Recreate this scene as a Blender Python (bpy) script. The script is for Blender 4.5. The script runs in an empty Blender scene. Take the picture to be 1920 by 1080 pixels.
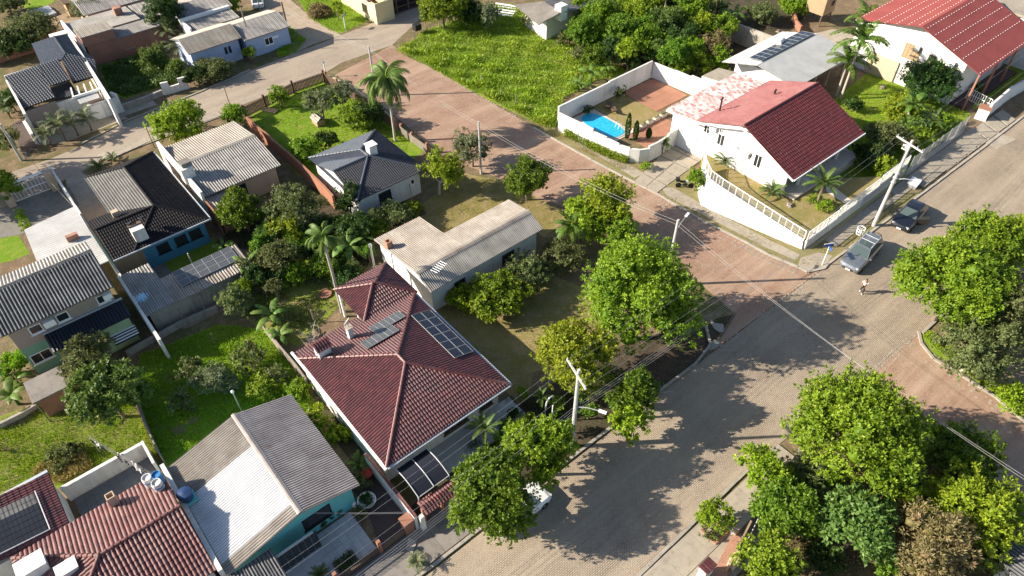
import bpy, math, random
import numpy as np
from mathutils import Vector, Matrix
from math import radians, sin, cos, pi, sqrt, atan2

rnd = random.Random(11)
SC = bpy.context.scene
COL = SC.collection

# ---------------------------------------------------------------- camera, sky, sun, exposure
CAM_H, FOC = 45.0, 1330.0
HEAD, PITCH, ROLL = radians(39.5), radians(45.0), radians(0.7)
cam_data = bpy.data.cameras.new('camera')
cam = bpy.data.objects.new('camera', cam_data)
COL.objects.link(cam)
cam_data.sensor_width = 36.0
cam_data.lens = FOC / 1920 * 36
cam_data.clip_start = 0.5
cam_data.clip_end = 3000
cam.matrix_world = Matrix.Translation((0, 0, CAM_H)) @ Matrix.Rotation(-HEAD, 4, 'Z') @ Matrix.Rotation(pi/2-PITCH, 4, 'X') @ Matrix.Rotation(-ROLL, 4, 'Z')
SC.camera = cam

SUN_EL = radians(27.5)
SUN_TRAVEL = radians(2.5) - HEAD            # direction in which the light travels over the ground
world = bpy.data.worlds.new('World')
SC.world = world
world.use_nodes = True
wn = world.node_tree
bg = wn.nodes['Background']
sky = wn.nodes.new('ShaderNodeTexSky')
sky.sky_type = 'NISHITA'
sky.sun_disc = False
sky.sun_elevation = SUN_EL
src = SUN_TRAVEL + pi                        # azimuth of the sun itself, counter-clockwise from +X
sky.sun_rotation = pi/2 - src
wn.links.new(sky.outputs[0], bg.inputs[0])
bg.inputs[1].default_value = 0.08
sd = bpy.data.lights.new('sun', 'SUN')
sd.energy = 5.0
sd.angle = radians(0.53)
sd.color = (1.0, 0.90, 0.745)
sun = bpy.data.objects.new('sun', sd)
COL.objects.link(sun)
dvec = Vector((cos(SUN_TRAVEL)*cos(SUN_EL), sin(SUN_TRAVEL)*cos(SUN_EL), -sin(SUN_EL)))
sun.rotation_euler = dvec.to_track_quat('-Z', 'Y').to_euler()
vs = SC.view_settings
vs.view_transform = 'Standard'
vs.look = 'None'
vs.gamma = 1
vs.use_curve_mapping = False
vs.exposure = 1.2
SC.cycles.max_bounces = 6
SC.cycles.transparent_max_bounces = 6

# ---------------------------------------------------------------- measuring: survey point seen at a photo pixel, at height z
_ch, _sh = cos(HEAD), sin(HEAD)
def P(u, v, z=0.0):
    a = (u-960)/FOC; b = (v-540)/FOC
    cr, sr = cos(ROLL), sin(ROLL)
    a, b = a*cr-b*sr, a*sr+b*cr
    c, s = cos(PITCH), sin(PITCH)
    dx, dy, dz = a, c-b*s, -s-b*c
    k = (CAM_H-z)/-dz
    x, y = dx*k, dy*k
    return Vector((x*_ch+y*_sh, -x*_sh+y*_ch, z))
def mpp(p):                                  # metres per photo pixel at a point
    d = (p - Vector((0, 0, CAM_H))).length
    return d/FOC*0.96

# ---------------------------------------------------------------- objects
ORG = {}
def link(o, parent=None):
    COL.objects.link(o)
    if parent is not None: o.parent = parent
    return o
def thing(name, label, cat, loc=(0, 0, 0), rz=0.0, group=None):
    o = bpy.data.objects.new(name, None)
    link(o)
    o.location = loc; o.rotation_euler = (0, 0, rz)
    o.empty_display_size = 0.2
    ORG[o] = Vector(loc)
    o['label'] = label; o['category'] = cat
    if group: o['group'] = group
    return o
def tag(o, label, cat, group=None):
    o['label'] = label; o['category'] = cat
    if group: o['group'] = group
    return o
def kind(o, k='structure'):
    o['kind'] = k
    return o
def dup(root, loc=None, rz=None, label=None, scale=None):
    r = root.copy(); COL.objects.link(r)
    if loc is not None: r.location = loc
    if rz is not None: r.rotation_euler = (0, 0, rz)
    if scale is not None: r.scale = (scale, scale, scale)
    if label: r['label'] = label
    for ch in list(root.children):
        c = ch.copy(); COL.objects.link(c); c.parent = r
        for g in ch.children:
            d = g.copy(); COL.objects.link(d); d.parent = c
    return r

class MB:
    def __init__(s, local=False): s.v = []; s.f = []; s.uv = []; s.mi = []; s.m = 0; s.local = local
    def face(s, pts, uv=None):
        n = len(s.v)
        pts = [Vector(p) for p in pts]
        s.v.extend(pts); s.f.append(tuple(range(n, n+len(pts)))); s.mi.append(s.m)
        if uv is None:
            nr = Vector((0, 0, 0))
            for i in range(len(pts)):
                a, b = pts[i], pts[(i+1) % len(pts)]
                nr += Vector(((a.y-b.y)*(a.z+b.z), (a.z-b.z)*(a.x+b.x), (a.x-b.x)*(a.y+b.y)))
            if nr.length > 0: nr.normalize()
            if abs(nr.z) > .75: uv = [(p.x, p.y) for p in pts]
            else:
                t = Vector((-nr.y, nr.x, 0)).normalized()
                uv = [(p.dot(t), p.z) for p in pts]
        s.uv.append(uv)
        return s
    def box(s, x0, x1, y0, y1, z0, z1):
        if x0 > x1: x0, x1 = x1, x0
        if y0 > y1: y0, y1 = y1, y0
        return s.prism([(x0, y0), (x1, y0), (x1, y1), (x0, y1)], z0, z1)
    def prism(s, poly, z0, z1, bottom=True):
        A = [Vector((p[0], p[1])) for p in poly]
        ar = sum(A[i].x*A[(i+1) % len(A)].y-A[(i+1) % len(A)].x*A[i].y for i in range(len(A)))
        if ar < 0: A = A[::-1]
        n = len(A)
        lo = [Vector((p.x, p.y, z0)) for p in A]; hi = [Vector((p.x, p.y, z1)) for p in A]
        for i in range(n):
            j = (i+1) % n
            s.face([lo[i], lo[j], hi[j], hi[i]])
        s.face(hi)
        if bottom: s.face(lo[::-1])
        return s
    def obox(s, c, sx, sy, sz, rz=0, tilt=None):
        R = Matrix.Rotation(rz, 3, 'Z')
        if tilt is not None: R = R @ tilt
        c = Vector(c)
        q = lambda x, y, z: c + R @ Vector((x*sx/2, y*sy/2, z*sz/2))
        for fc in (((-1,-1,-1),(-1,1,-1),(1,1,-1),(1,-1,-1)), ((-1,-1,1),(1,-1,1),(1,1,1),(-1,1,1)), ((-1,-1,-1),(1,-1,-1),(1,-1,1),(-1,-1,1)),
                   ((1,-1,-1),(1,1,-1),(1,1,1),(1,-1,1)), ((1,1,-1),(-1,1,-1),(-1,1,1),(1,1,1)), ((-1,1,-1),(-1,-1,-1),(-1,-1,1),(-1,1,1))):
            s.face([q(*k) for k in fc])
        return s
    def slab(s, p, q, w, z0, z1):            # upright wall strip from p to q of width w
        p = Vector((p[0], p[1])); q = Vector((q[0], q[1])); d = q-p
        n = Vector((-d.y, d.x)).normalized()*w/2
        return s.prism([p-n, q-n, q+n, p+n], z0, z1)
    def path(s, pts, rad, n=6, cap=True):
        pts = [Vector(p) for p in pts]
        if not hasattr(rad, '__len__'): rad = [rad]*len(pts)
        rings = []
        for i, p in enumerate(pts):
            d = (pts[min(i+1, len(pts)-1)]-pts[max(i-1, 0)]).normalized()
            a = d.cross(Vector((0, 0, 1)))
            if a.length < .05: a = d.cross(Vector((1, 0, 0)))
            a.normalize(); b = d.cross(a)
            rings.append([p+(a*cos(2*pi*k/n)+b*sin(2*pi*k/n))*rad[i] for k in range(n)])
        for i in range(len(rings)-1):
            for k in range(n):
                j = (k+1) % n
                s.face([rings[i][k], rings[i][j], rings[i+1][j], rings[i+1][k]])
        if cap: s.face(rings[0][::-1]); s.face(rings[-1])
        return s
    def lathe(s, c, prof, n=12, axis='z'):
        c = Vector(c); rings = []
        for r, z in prof:
            if axis == 'z': rings.append([c+Vector((r*cos(2*pi*k/n), r*sin(2*pi*k/n), z)) for k in range(n)])
            else: rings.append([c+Vector((r*cos(2*pi*k/n), z, r*sin(2*pi*k/n))) for k in range(n)])
        for i in range(len(rings)-1):
            for k in range(n):
                j = (k+1) % n
                s.face([rings[i][k], rings[i][j], rings[i+1][j], rings[i+1][k]])
        s.face(rings[0][::-1]); s.face(rings[-1])
        return s
    def build(s, name, mat, parent=None, smooth=False):
        off = ORG.get(parent, Vector((0, 0, 0))) if not s.local else Vector((0, 0, 0))
        me = bpy.data.meshes.new(name)
        me.from_pydata([v-off for v in s.v], [], s.f)
        mats = mat if isinstance(mat, (list, tuple)) else [mat]
        for m in mats: me.materials.append(m)
        if len(mats) > 1: me.polygons.foreach_set('material_index', s.mi)
        ul = me.uv_layers.new(name='UVMap')
        ul.data.foreach_set('uv', [c for f in s.uv for p in f for c in p])
        if smooth: me.polygons.foreach_set('use_smooth', [True]*len(me.polygons))
        me.update()
        o = bpy.data.objects.new(name, me)
        link(o, parent)
        ORG[o] = off
        return o

def npmesh(name, v, f, mat, parent=None, tint=None, smooth=False):
    """verts (n,3), faces (m,k) as numpy, linked as one object"""
    me = bpy.data.meshes.new(name)
    k = f.shape[1]
    me.vertices.add(len(v)); me.vertices.foreach_set('co', np.ascontiguousarray(v, np.float32).ravel())
    me.loops.add(f.size); me.loops.foreach_set('vertex_index', np.ascontiguousarray(f, np.int32).ravel())
    me.polygons.add(len(f)); me.polygons.foreach_set('loop_start', np.arange(0, f.size, k, dtype=np.int32))
    me.update(calc_edges=True)
    if tint is not None:
        a = me.attributes.new('tint', 'FLOAT', 'FACE'); a.data.foreach_set('value', np.ascontiguousarray(tint, np.float32))
    if smooth: me.polygons.foreach_set('use_smooth', np.ones(len(f), bool))
    me.materials.append(mat)
    o = bpy.data.objects.new(name, me)
    link(o, parent)
    return o

# ---------------------------------------------------------------- materials
class G:
    def __init__(s, name, rough=.85, spec=.25, metal=0.0):
        s.m = bpy.data.materials.new(name); s.m.use_nodes = True
        s.t = s.m.node_tree; s.b = s.t.nodes['Principled BSDF']
        s.b.inputs['Roughness'].default_value = rough
        s.b.inputs['Specular IOR Level'].default_value = spec
        s.b.inputs['Metallic'].default_value = metal
    def n(s, typ, **kw):
        x = s.t.nodes.new('ShaderNode'+typ)
        for k, v in kw.items(): setattr(x, k, v)
        return x
    def put(s, sock, val):
        if isinstance(val, bpy.types.NodeSocket): s.t.links.new(val, sock)
        elif isinstance(val, (tuple, list)) and len(val) == 3 and sock.type == 'RGBA': sock.default_value = (*val, 1)
        else: sock.default_value = val
    def pos(s): return s.n('NewGeometry').outputs['Position']
    def uv(s): return s.n('UVMap', uv_map='UVMap').outputs[0]
    def mapv(s, vec, scale=(1, 1, 1), loc=(0, 0, 0), rot=(0, 0, 0)):
        x = s.n('Mapping'); s.put(x.inputs[0], vec)
        x.inputs['Scale'].default_value = scale; x.inputs['Location'].default_value = loc; x.inputs['Rotation'].default_value = rot
        return x.outputs[0]
    def noise(s, vec, scale, detail=4, rough=.6):
        x = s.n('TexNoise'); s.put(x.inputs['Vector'], vec)
        x.inputs['Scale'].default_value = scale; x.inputs['Detail'].default_value = detail; x.inputs['Roughness'].default_value = rough
        return x.outputs[0]
    def ramp(s, fac, a, b):                  # 0..1 smooth step between a and b
        x = s.n('MapRange'); s.put(x.inputs[0], fac)
        x.inputs[1].default_value = a; x.inputs[2].default_value = b
        return x.outputs[0]
    def mix(s, fac, a, b, mode='MIX'):
        x = s.n('Mix', data_type='RGBA', blend_type=mode)
        s.put(x.inputs[0], fac); s.put(x.inputs[6], a); s.put(x.inputs[7], b)
        return x.outputs[2]
    def math(s, op, a, b=0.0):
        x = s.n('Math', operation=op); s.put(x.inputs[0], a); s.put(x.inputs[1], b)
        return x.outputs[0]
    def bump(s, h, strength=.4, dist=.02):
        x = s.n('Bump'); s.put(x.inputs['Height'], h)
        x.inputs['Strength'].default_value = strength; x.inputs['Distance'].default_value = dist
        s.t.links.new(x.outputs[0], s.b.inputs['Normal'])
    def col(s, c): s.put(s.b.inputs['Base Color'], c); return s
    def objrand(s): return s.n('ObjectInfo').outputs['Random']

def plain(name, c, rough=.6, metal=0, spec=.3):
    g = G(name, rough, spec, metal); g.col(c); return g.m
def plaster(name, c, dirt=(.25, .22, .18), amt=.35, rough=.85):
    g = G(name, rough, .2)
    p = g.pos()
    a = g.noise(p, .55, 6, .65)
    st = g.noise(g.mapv(p, (2.2, 2.2, .25)), 1.3, 5, .7)
    f = g.math('MULTIPLY', g.ramp(g.math('MULTIPLY', a, st), .2, .42), amt)
    g.col(g.mix(f, c, dirt))
    g.bump(g.noise(p, 25, 2), .15, .01)
    return g.m
def ground_mat(name, cols, scales=(.12, .9, 7), bump=.5, bscale=9, thr=((.42, .58), (.45, .62), (.35, .7)), rough=.95):
    g = G(name, rough, .1)
    p = g.pos()
    c = cols[0]
    for i, cc in enumerate(cols[1:]):
        k = i % 3
        n = g.noise(g.mapv(p, loc=(i*13.7, i*5.1, 0)), scales[k], 6, .65)
        c = g.mix(g.ramp(n, *thr[k]), c, cc)
    g.col(c)
    g.bump(g.noise(p, bscale, 4, .7), bump, .05)
    return g.m
def roof_tile_mat(name, c, c2, dirt, pitch=.22, row=.36, dirt_amt=.5, rough=.45, spec=.5, glint_peel=(.30, .22, .20)):
    g = G(name, rough, spec)
    uv = g.uv()
    sx = g.n('SeparateXYZ'); g.put(sx.inputs[0], uv)
    fu = g.math('FLOOR', g.math('DIVIDE', sx.outputs[0], pitch)); fv = g.math('FLOOR', g.math('DIVIDE', sx.outputs[1], row))
    cx = g.n('CombineXYZ'); g.put(cx.inputs[0], fu); g.put(cx.inputs[1], fv)
    wn_ = g.n('TexWhiteNoise'); g.put(wn_.inputs[0], cx.outputs[0])
    base = g.mix(wn_.outputs[0], c, c2)
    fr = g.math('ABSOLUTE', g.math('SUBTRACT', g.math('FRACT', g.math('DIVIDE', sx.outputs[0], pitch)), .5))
    trough_shade = g.math('MULTIPLY', g.ramp(fr, .33, .5), .75)  # self-shadow of the tile troughs, put into the colour
    p = g.pos()
    d = g.ramp(g.math('ADD', g.math('MULTIPLY', g.noise(p, .5, 6, .7), .6), g.math('MULTIPLY', g.noise(g.mapv(uv, (5, .9, 1)), 1.2, 5, .75), .5)), .5, .78)
    base = g.mix(g.math('MULTIPLY', d, dirt_amt), base, dirt)
    base = g.mix(g.math('MULTIPLY', g.math('GREATER_THAN', g.noise(g.mapv(uv, (3, 2, 1)), 2.2, 2, .5), .67), .5), base, glint_peel)  # pale spots: sun glints painted on the tiles, peeled paint on the annex
    base = g.mix(trough_shade, base, (.018, .010, .010))
    g.col(base)
    g.bump(g.noise(p, 22, 3), .25, .01)
    return g.m
def fibre_mat(name, c, c2, dark, amt=.7, moss=None, lap=1.75, rough=.9, pitch=.18, groove_shade=.8):
    g = G(name, rough, .15)
    uv = g.uv()
    st = g.noise(g.mapv(uv, (4.5, .35, 1)), 1.4, 6, .7)
    big = g.noise(g.mapv(uv, (.4, .5, 1)), 1, 5, .65)
    base = g.mix(g.ramp(big, .35, .65), c, c2)
    sx = g.n('SeparateXYZ'); g.put(sx.inputs[0], uv)
    fu = g.math('FLOOR', g.math('DIVIDE', sx.outputs[0], 1.06)); fv = g.math('FLOOR', g.math('DIVIDE', sx.outputs[1], lap))
    cx = g.n('CombineXYZ'); g.put(cx.inputs[0], fu); g.put(cx.inputs[1], fv)
    w = g.n('TexWhiteNoise'); g.put(w.inputs[0], cx.outputs[0])
    base = g.mix(g.math('MULTIPLY', w.outputs[0], .35), base, g.mix(.5, base, dark))
    base = g.mix(g.math('MULTIPLY', g.ramp(g.math('ADD', g.math('MULTIPLY', st, .6), g.math('MULTIPLY', big, .5)), .48, .72), amt), base, dark)
    fr = g.math('ABSOLUTE', g.math('SUBTRACT', g.math('FRACT', g.math('DIVIDE', sx.outputs[0], pitch)), .5))
    base = g.mix(g.math('MULTIPLY', g.ramp(fr, .24, .46), groove_shade), base, g.mix(.4, dark, (.02, .018, .016)))  # dark stripe of shade painted along each corrugation trough
    if moss: base = g.mix(g.math('MULTIPLY', g.ramp(g.noise(uv, .7, 6, .75), .56, .68), .55), base, moss)
    g.col(base)
    g.bump(g.noise(uv, 14, 3), .2, .01)
    return g.m
def leaf_mat(name, dark, light, accent=None, thr=.9, trans=.35):
    g = G(name, .5, .25)
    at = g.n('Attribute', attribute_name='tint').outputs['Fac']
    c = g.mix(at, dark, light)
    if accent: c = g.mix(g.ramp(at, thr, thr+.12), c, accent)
    hs = g.n('HueSaturation'); g.put(hs.inputs['Color'], c)
    g.put(hs.inputs['Hue'], g.math('ADD', .485, g.math('MULTIPLY', g.objrand(), .03)))
    g.put(hs.inputs['Value'], g.math('ADD', .85, g.math('MULTIPLY', g.objrand(), .3)))
    c = hs.outputs[0]
    g.col(c)
    tr = g.n('BsdfTranslucent'); g.put(tr.inputs[0], g.mix(.5, c, g.mix(1, c, (1.0, 1.0, .25), 'MULTIPLY')))
    mx = g.n('MixShader'); mx.inputs[0].default_value = trans
    out = g.t.nodes['Material Output']
    g.t.links.new(g.b.outputs[0], mx.inputs[1]); g.t.links.new(tr.outputs[0], mx.inputs[2]); g.t.links.new(mx.outputs[0], out.inputs[0])
    return g.m
def paver_mat(name, cols, mortar, bw, bh, rot=0.0, msize=.012, patch=None, bump=.5, msm=.2):
    g = G(name, .9, .15)
    p = g.pos()
    vec = g.mapv(p, (1, 1, 0), rot=(0, 0, rot))
    wob = g.n('TexNoise'); g.put(wob.inputs['Vector'], p); wob.inputs['Scale'].default_value = 2.0
    va = g.n('VectorMath', operation='MULTIPLY_ADD'); g.put(va.inputs[0], wob.outputs['Color']); va.inputs[1].default_value = (.03, .03, 0); g.put(va.inputs[2], vec)
    br = g.n('TexBrick'); g.put(br.inputs['Vector'], va.outputs[0])
    br.inputs['Scale'].default_value = 1; br.inputs['Brick Width'].default_value = bw; br.inputs['Row Height'].default_value = bh
    br.inputs['Mortar Size'].default_value = msize; br.inputs['Mortar Smooth'].default_value = msm; br.inputs['Bias'].default_value = 0
    g.put(br.inputs['Color1'], cols[0]); g.put(br.inputs['Color2'], cols[1]); g.put(br.inputs['Mortar'], mortar)
    c = br.outputs[0]
    c = g.mix(g.math('MULTIPLY', g.ramp(g.noise(g.mapv(p, loc=(3, 41, 0)), .22, 9, .72), .42, .62), .5), c, g.mix(.5, cols[3], cols[0]))
    c = g.mix(g.math('MULTIPLY', g.ramp(g.noise(p, .11, 5, .6), .4, .65), .55), c, g.mix(1, c, cols[2], 'MULTIPLY'))
    c = g.mix(g.math('MULTIPLY', g.ramp(g.noise(p, .7, 8, .72), .5, .75), .45), c, cols[3])
    # worn tracks along the street and fine grit
    c = g.mix(g.math('MULTIPLY', g.ramp(g.noise(g.mapv(p, (.035, .55, 1)), 1, 6, .65), .45, .68), .75), c, cols[4])
    c = g.mix(g.math('MULTIPLY', g.ramp(g.noise(g.mapv(p, loc=(31, 7, 0)), .33, 8, .78), .57, .72), .55), c, g.mix(1, c, (.6, .57, .55), 'MULTIPLY'))
    c = g.mix(g.math('MULTIPLY', g.ramp(g.noise(p, 6, 4, .8), .45, .75), .4), c, mortar)
    if patch: c = g.mix(g.math('MULTIPLY', g.ramp(g.noise(p, .3, 7, .75), .55, .66), .8), c, patch)
    g.col(c)
    h = g.math('ADD', g.math('MULTIPLY', br.outputs['Fac'], -1.0), g.math('MULTIPLY', g.noise(p, 7, 4, .7), .9))
    g.bump(h, bump, .02)
    return g.m
def brick_mat(name, c1, c2, mortar):
    g = G(name, .92, .1)
    uv = g.uv()
    br = g.n('TexBrick'); g.put(br.inputs['Vector'], uv)
    br.inputs['Scale'].default_value = 1; br.inputs['Brick Width'].default_value = .3; br.inputs['Row Height'].default_value = .15; br.inputs['Mortar Size'].default_value = .012
    g.put(br.inputs['Color1'], c1); g.put(br.inputs['Color2'], c2); g.put(br.inputs['Mortar'], mortar)
    c = g.mix(g.math('MULTIPLY', g.ramp(g.noise(uv, .5, 6, .7), .45, .7), .6), br.outputs[0], (.16, .12, .1))
    g.col(c); g.bump(br.outputs['Fac'], -.4, .02)
    return g.m

M = {}
M['soil'] = ground_mat('soil', [(.22, .15, .095), (.13, .145, .04), (.31, .22, .14), (.09, .07, .045)])
M['lawn'] = ground_mat('lawn', [(.16, .27, .018), (.23, .33, .024), (.29, .31, .06), (.10, .18, .016)], bscale=14, bump=.9)
M['lawn_dry'] = ground_mat('lawn_dry', [(.29, .24, .08), (.21, .20, .05), (.36, .28, .15), (.19, .15, .07)], bscale=14, bump=.8)
M['lawn_garden'] = ground_mat('lawn_garden', [(.17, .235, .025), (.24, .26, .05), (.34, .24, .14), (.11, .17, .018)], bscale=12, bump=.9)
M['field'] = ground_mat('field', [(.15, .25, .016), (.28, .31, .04), (.33, .30, .10), (.08, .15, .014)], scales=(.16, .7, 3), bscale=8, bump=1)
M['verge'] = ground_mat('verge', [(.17, .18, .045), (.24, .19, .10), (.12, .15, .025), (.28, .22, .14)], scales=(.5, 1.4, 7), bscale=12, bump=.8)
M['dirt'] = ground_mat('dirt', [(.34, .225, .15), (.27, .19, .13), (.40, .29, .21), (.22, .17, .10)], scales=(.2, .9, 5), bscale=10, bump=.6)
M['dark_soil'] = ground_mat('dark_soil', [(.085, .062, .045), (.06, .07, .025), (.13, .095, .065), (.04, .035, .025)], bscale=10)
M['leaf_litter'] = ground_mat('leaf_litter', [(.17, .11, .065), (.11, .10, .035), (.24, .16, .10), (.08, .06, .035)], scales=(.3, 1.5, 9), bscale=14, bump=.9)
M['paver'] = paver_mat('paver', [(.42, .345, .265), (.33, .272, .212), (.76, .73, .71), (.45, .36, .255), (.43, .355, .27)], (.15, .12, .092), .22, .12, 0, .014, bump=1.0)
M['paver_red'] = paver_mat('paver_red', [(.40, .245, .175), (.30, .18, .13), (.80, .82, .80), (.43, .325, .235), (.46, .335, .245)], (.18, .12, .085), .24, .13, pi/2, .016, patch=(.30, .25, .17))
M['street_stone'] = paver_mat('street_stone', [(.37, .31, .25), (.30, .25, .205), (.80, .78, .76), (.39, .305, .225), (.40, .33, .26)], (.2, .165, .13), .35, .2, .2, .012, bump=.35)
M['track'] = ground_mat('track', [(.40, .32, .25), (.34, .255, .19), (.44, .36, .29), (.27, .22, .15)], scales=(.25, .9, 6), bscale=10, bump=.4)
def concrete(name, c, c2, dark, amt=.6):
    g = G(name, .9, .15)
    p = g.pos()
    b = g.mix(g.ramp(g.noise(p, .6, 6, .65), .35, .65), c, c2)
    b = g.mix(g.math('MULTIPLY', g.ramp(g.noise(p, 1.7, 8, .75), .5, .7), amt), b, dark)
    b = g.mix(g.math('MULTIPLY', g.objrand(), .28), b, g.mix(1, b, (.6, .6, .6), 'MULTIPLY'))
    g.col(b); g.bump(g.noise(p, 16, 4), .25, .01)
    return g.m
M['concrete'] = concrete('concrete', (.40, .35, .28), (.33, .29, .235), (.17, .145, .11))
M['concrete_dark'] = concrete('concrete_dark', (.26, .235, .21), (.20, .185, .165), (.10, .09, .075))
M['kerb'] = concrete('kerb', (.40, .365, .31), (.33, .30, .25), (.14, .12, .10))
M['tile_grey'] = concrete('tile_grey', (.54, .54, .535), (.47, .475, .48), (.25, .24, .235), .35)
M['tile_dark'] = concrete('tile_dark', (.20, .205, .21), (.15, .155, .16), (.10, .10, .10), .4)
M['paving_brown'] = concrete('paving_brown', (.10, .075, .07), (.085, .065, .06), (.05, .04, .04))
M['paving_red'] = concrete('paving_red', (.38, .19, .125), (.33, .165, .11), (.27, .17, .12), .4)
M['deck'] = concrete('deck', (.62, .55, .46), (.56, .49, .41), (.36, .32, .27), .4)
M['tile_maroon'] = roof_tile_mat('tile_maroon', (.135, .042, .042), (.078, .025, .028), (.04, .026, .029), dirt_amt=.75, rough=.36, glint_peel=(.2, .11, .105))
M['tile_maroon_worn'] = roof_tile_mat('tile_maroon_worn', (.165, .045, .041), (.10, .029, .028), (.36, .26, .24), pitch=.26, row=.4, dirt_amt=.45, glint_peel=(.36, .27, .25))
M['tile_red'] = roof_tile_mat('tile_red', (.125, .022, .022), (.08, .015, .016), (.11, .03, .028), pitch=.3, row=.4, dirt_amt=.6)
M['tile_peeled'] = roof_tile_mat('tile_peeled', (.34, .14, .13), (.74, .66, .64), (.42, .2, .19), pitch=.3, row=.4, dirt_amt=.45, glint_peel=(.58, .44, .42))
M['tile_red_lit'] = roof_tile_mat('tile_red_lit', (.29, .105, .10), (.23, .085, .08), (.42, .22, .2), pitch=.3, row=.4, dirt_amt=.6)  # paler copy of the red tile, sunlight painted in for the sunny slope
M['tile_glazed'] = roof_tile_mat('tile_glazed', (.028, .033, .045), (.018, .022, .032), (.045, .045, .048), dirt_amt=.5, rough=.34, spec=.55, glint_peel=(.07, .07, .075))
M['tile_navy'] = roof_tile_mat('tile_navy', (.034, .040, .056), (.022, .027, .04), (.045, .045, .048), dirt_amt=.5, rough=.55, spec=.25, glint_peel=(.07, .07, .075))
M['tile_black'] = roof_tile_mat('tile_black', (.022, .022, .025), (.014, .014, .017), (.04, .033, .03), dirt_amt=.5, rough=.65, spec=.08, glint_peel=(.05, .045, .045))
M['tile_navy_lit'] = roof_tile_mat('tile_navy_lit', (.085, .10, .13), (.06, .072, .095), (.12, .12, .12), dirt_amt=.4, rough=.42, spec=.5, glint_peel=(.16, .17, .18))  # lighter copy of the navy tile, sunlight painted in for sunlit slopes
M['fibre'] = fibre_mat('fibre', (.44, .40, .355), (.36, .325, .285), (.16, .135, .115), .75, moss=(.27, .18, .12))
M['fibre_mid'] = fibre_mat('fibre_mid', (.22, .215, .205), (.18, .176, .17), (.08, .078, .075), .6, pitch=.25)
M['fibre_red'] = fibre_mat('fibre_red', (.56, .50, .46), (.48, .43, .395), (.22, .165, .15), .65, moss=(.20, .07, .05))
M['fibre_grey'] = fibre_mat('fibre_grey', (.42, .40, .375), (.35, .335, .315), (.13, .12, .115), .6)
M['fibre_grey_wide'] = fibre_mat('fibre_grey_wide', (.42, .40, .375), (.35, .335, .315), (.13, .12, .115), .6, pitch=.25)
M['fibre_dark'] = fibre_mat('fibre_dark', (.20, .20, .20), (.145, .147, .15), (.04, .04, .042), .7, pitch=.25, groove_shade=.85)
M['fibre_pale'] = fibre_mat('fibre_pale', (.42, .385, .34), (.35, .32, .285), (.20, .175, .15), .7, pitch=.25)
M['metal_white'] = fibre_mat('metal_white', (.72, .72, .73), (.66, .66, .68), (.42, .41, .40), .45, rough=.5, groove_shade=.45)
M['sheet_white'] = fibre_mat('sheet_white', (.58, .575, .56), (.52, .515, .50), (.34, .33, .31), .5, rough=.5, pitch=.3, groove_shade=.3)
M['metal_grey'] = fibre_mat('metal_grey', (.42, .43, .43), (.38, .39, .39), (.25, .25, .25), .6, rough=.5, pitch=.3, groove_shade=.3)
M['metal_navy'] = fibre_mat('metal_navy', (.028, .034, .05), (.022, .027, .04), (.012, .014, .02), .5, rough=.45, pitch=.25)
M['metal_red'] = fibre_mat('metal_red', (.275, .072, .064), (.235, .062, .055), (.20, .05, .045), .4, rough=.55, pitch=.3, groove_shade=.35)
M['white_wall'] = plaster('white_wall', (.70, .685, .65), (.36, .32, .27), .5)
M['white_clean'] = plaster('white_clean', (.72, .71, .69), (.44, .41, .37), .4)
M['boundary_white'] = plaster('boundary_white', (.72, .70, .66), (.30, .27, .23), .55)
M['grey_wall'] = plaster('grey_wall', (.46, .45, .43), (.25, .23, .2), .4)
M['pale_wall'] = plaster('pale_wall', (.58, .60, .58), (.3, .3, .28), .4)
M['beige_wall'] = plaster('beige_wall', (.52, .40, .29), (.25, .2, .16), .4)
M['cream_wall'] = plaster('cream_wall', (.66, .56, .34), (.35, .28, .2), .35)
M['teal_wall'] = plaster('teal_wall', (.16, .52, .52), (.12, .3, .3), .3)
M['blue_wall'] = plaster('blue_wall', (.07, .25, .37), (.06, .16, .22), .4)
M['sky_wall'] = plaster('sky_wall', (.38, .46, .66), (.22, .24, .3), .4)
M['green_wall'] = plaster('green_wall', (.40, .50, .30), (.25, .3, .2), .4)
M['green_wall2'] = plaster('green_wall2', (.20, .38, .27), (.12, .2, .15), .4)
M['taupe_wall'] = plaster('taupe_wall', (.34, .28, .23), (.2, .17, .14), .4)
M['brick'] = brick_mat('brick', (.40, .165, .105), (.33, .13, .085), (.30, .24, .2))
M['brick_pale'] = brick_mat('brick_pale', (.42, .20, .13), (.36, .17, .11), (.4, .32, .26))
M['terracotta'] = plaster('terracotta', (.32, .15, .095), (.2, .12, .09), .5)
M['concrete_wall'] = plaster('concrete_wall', (.36, .33, .29), (.12, .11, .09), .75)
M['white_paint'] = plain('white_paint', (.80, .80, .78), .5)
M['grey_paint'] = plain('grey_paint', (.34, .35, .36), .5)
M['gutter'] = plain('gutter', (.46, .49, .52), .45, .3)
M['galv'] = plain('galv', (.55, .56, .57), .4, .7)
M['alu'] = plain('alu', (.62, .63, .64), .4, .4)
M['panel_frame'] = plain('panel_frame', (.34, .35, .36), .45, .3)
M['black'] = plain('black', (.02, .02, .02), .6)
M['dark_metal'] = plain('dark_metal', (.06, .06, .06), .5, .5)
M['tyre'] = plain('tyre', (.018, .018, .018), .85)
M['rim'] = plain('rim', (.5, .5, .5), .35, .8)
M['glass'] = plain('glass', (.025, .03, .035), .08, 0, .6)
M['car_glass'] = plain('car_glass', (.06, .085, .085), .06, 0, .8)
M['pole_conc'] = concrete('pole_conc', (.52, .51, .49), (.45, .44, .42), (.40, .37, .33), .4)
M['wood'] = plaster('wood', (.15, .10, .07), (.08, .06, .045), .6)
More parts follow.
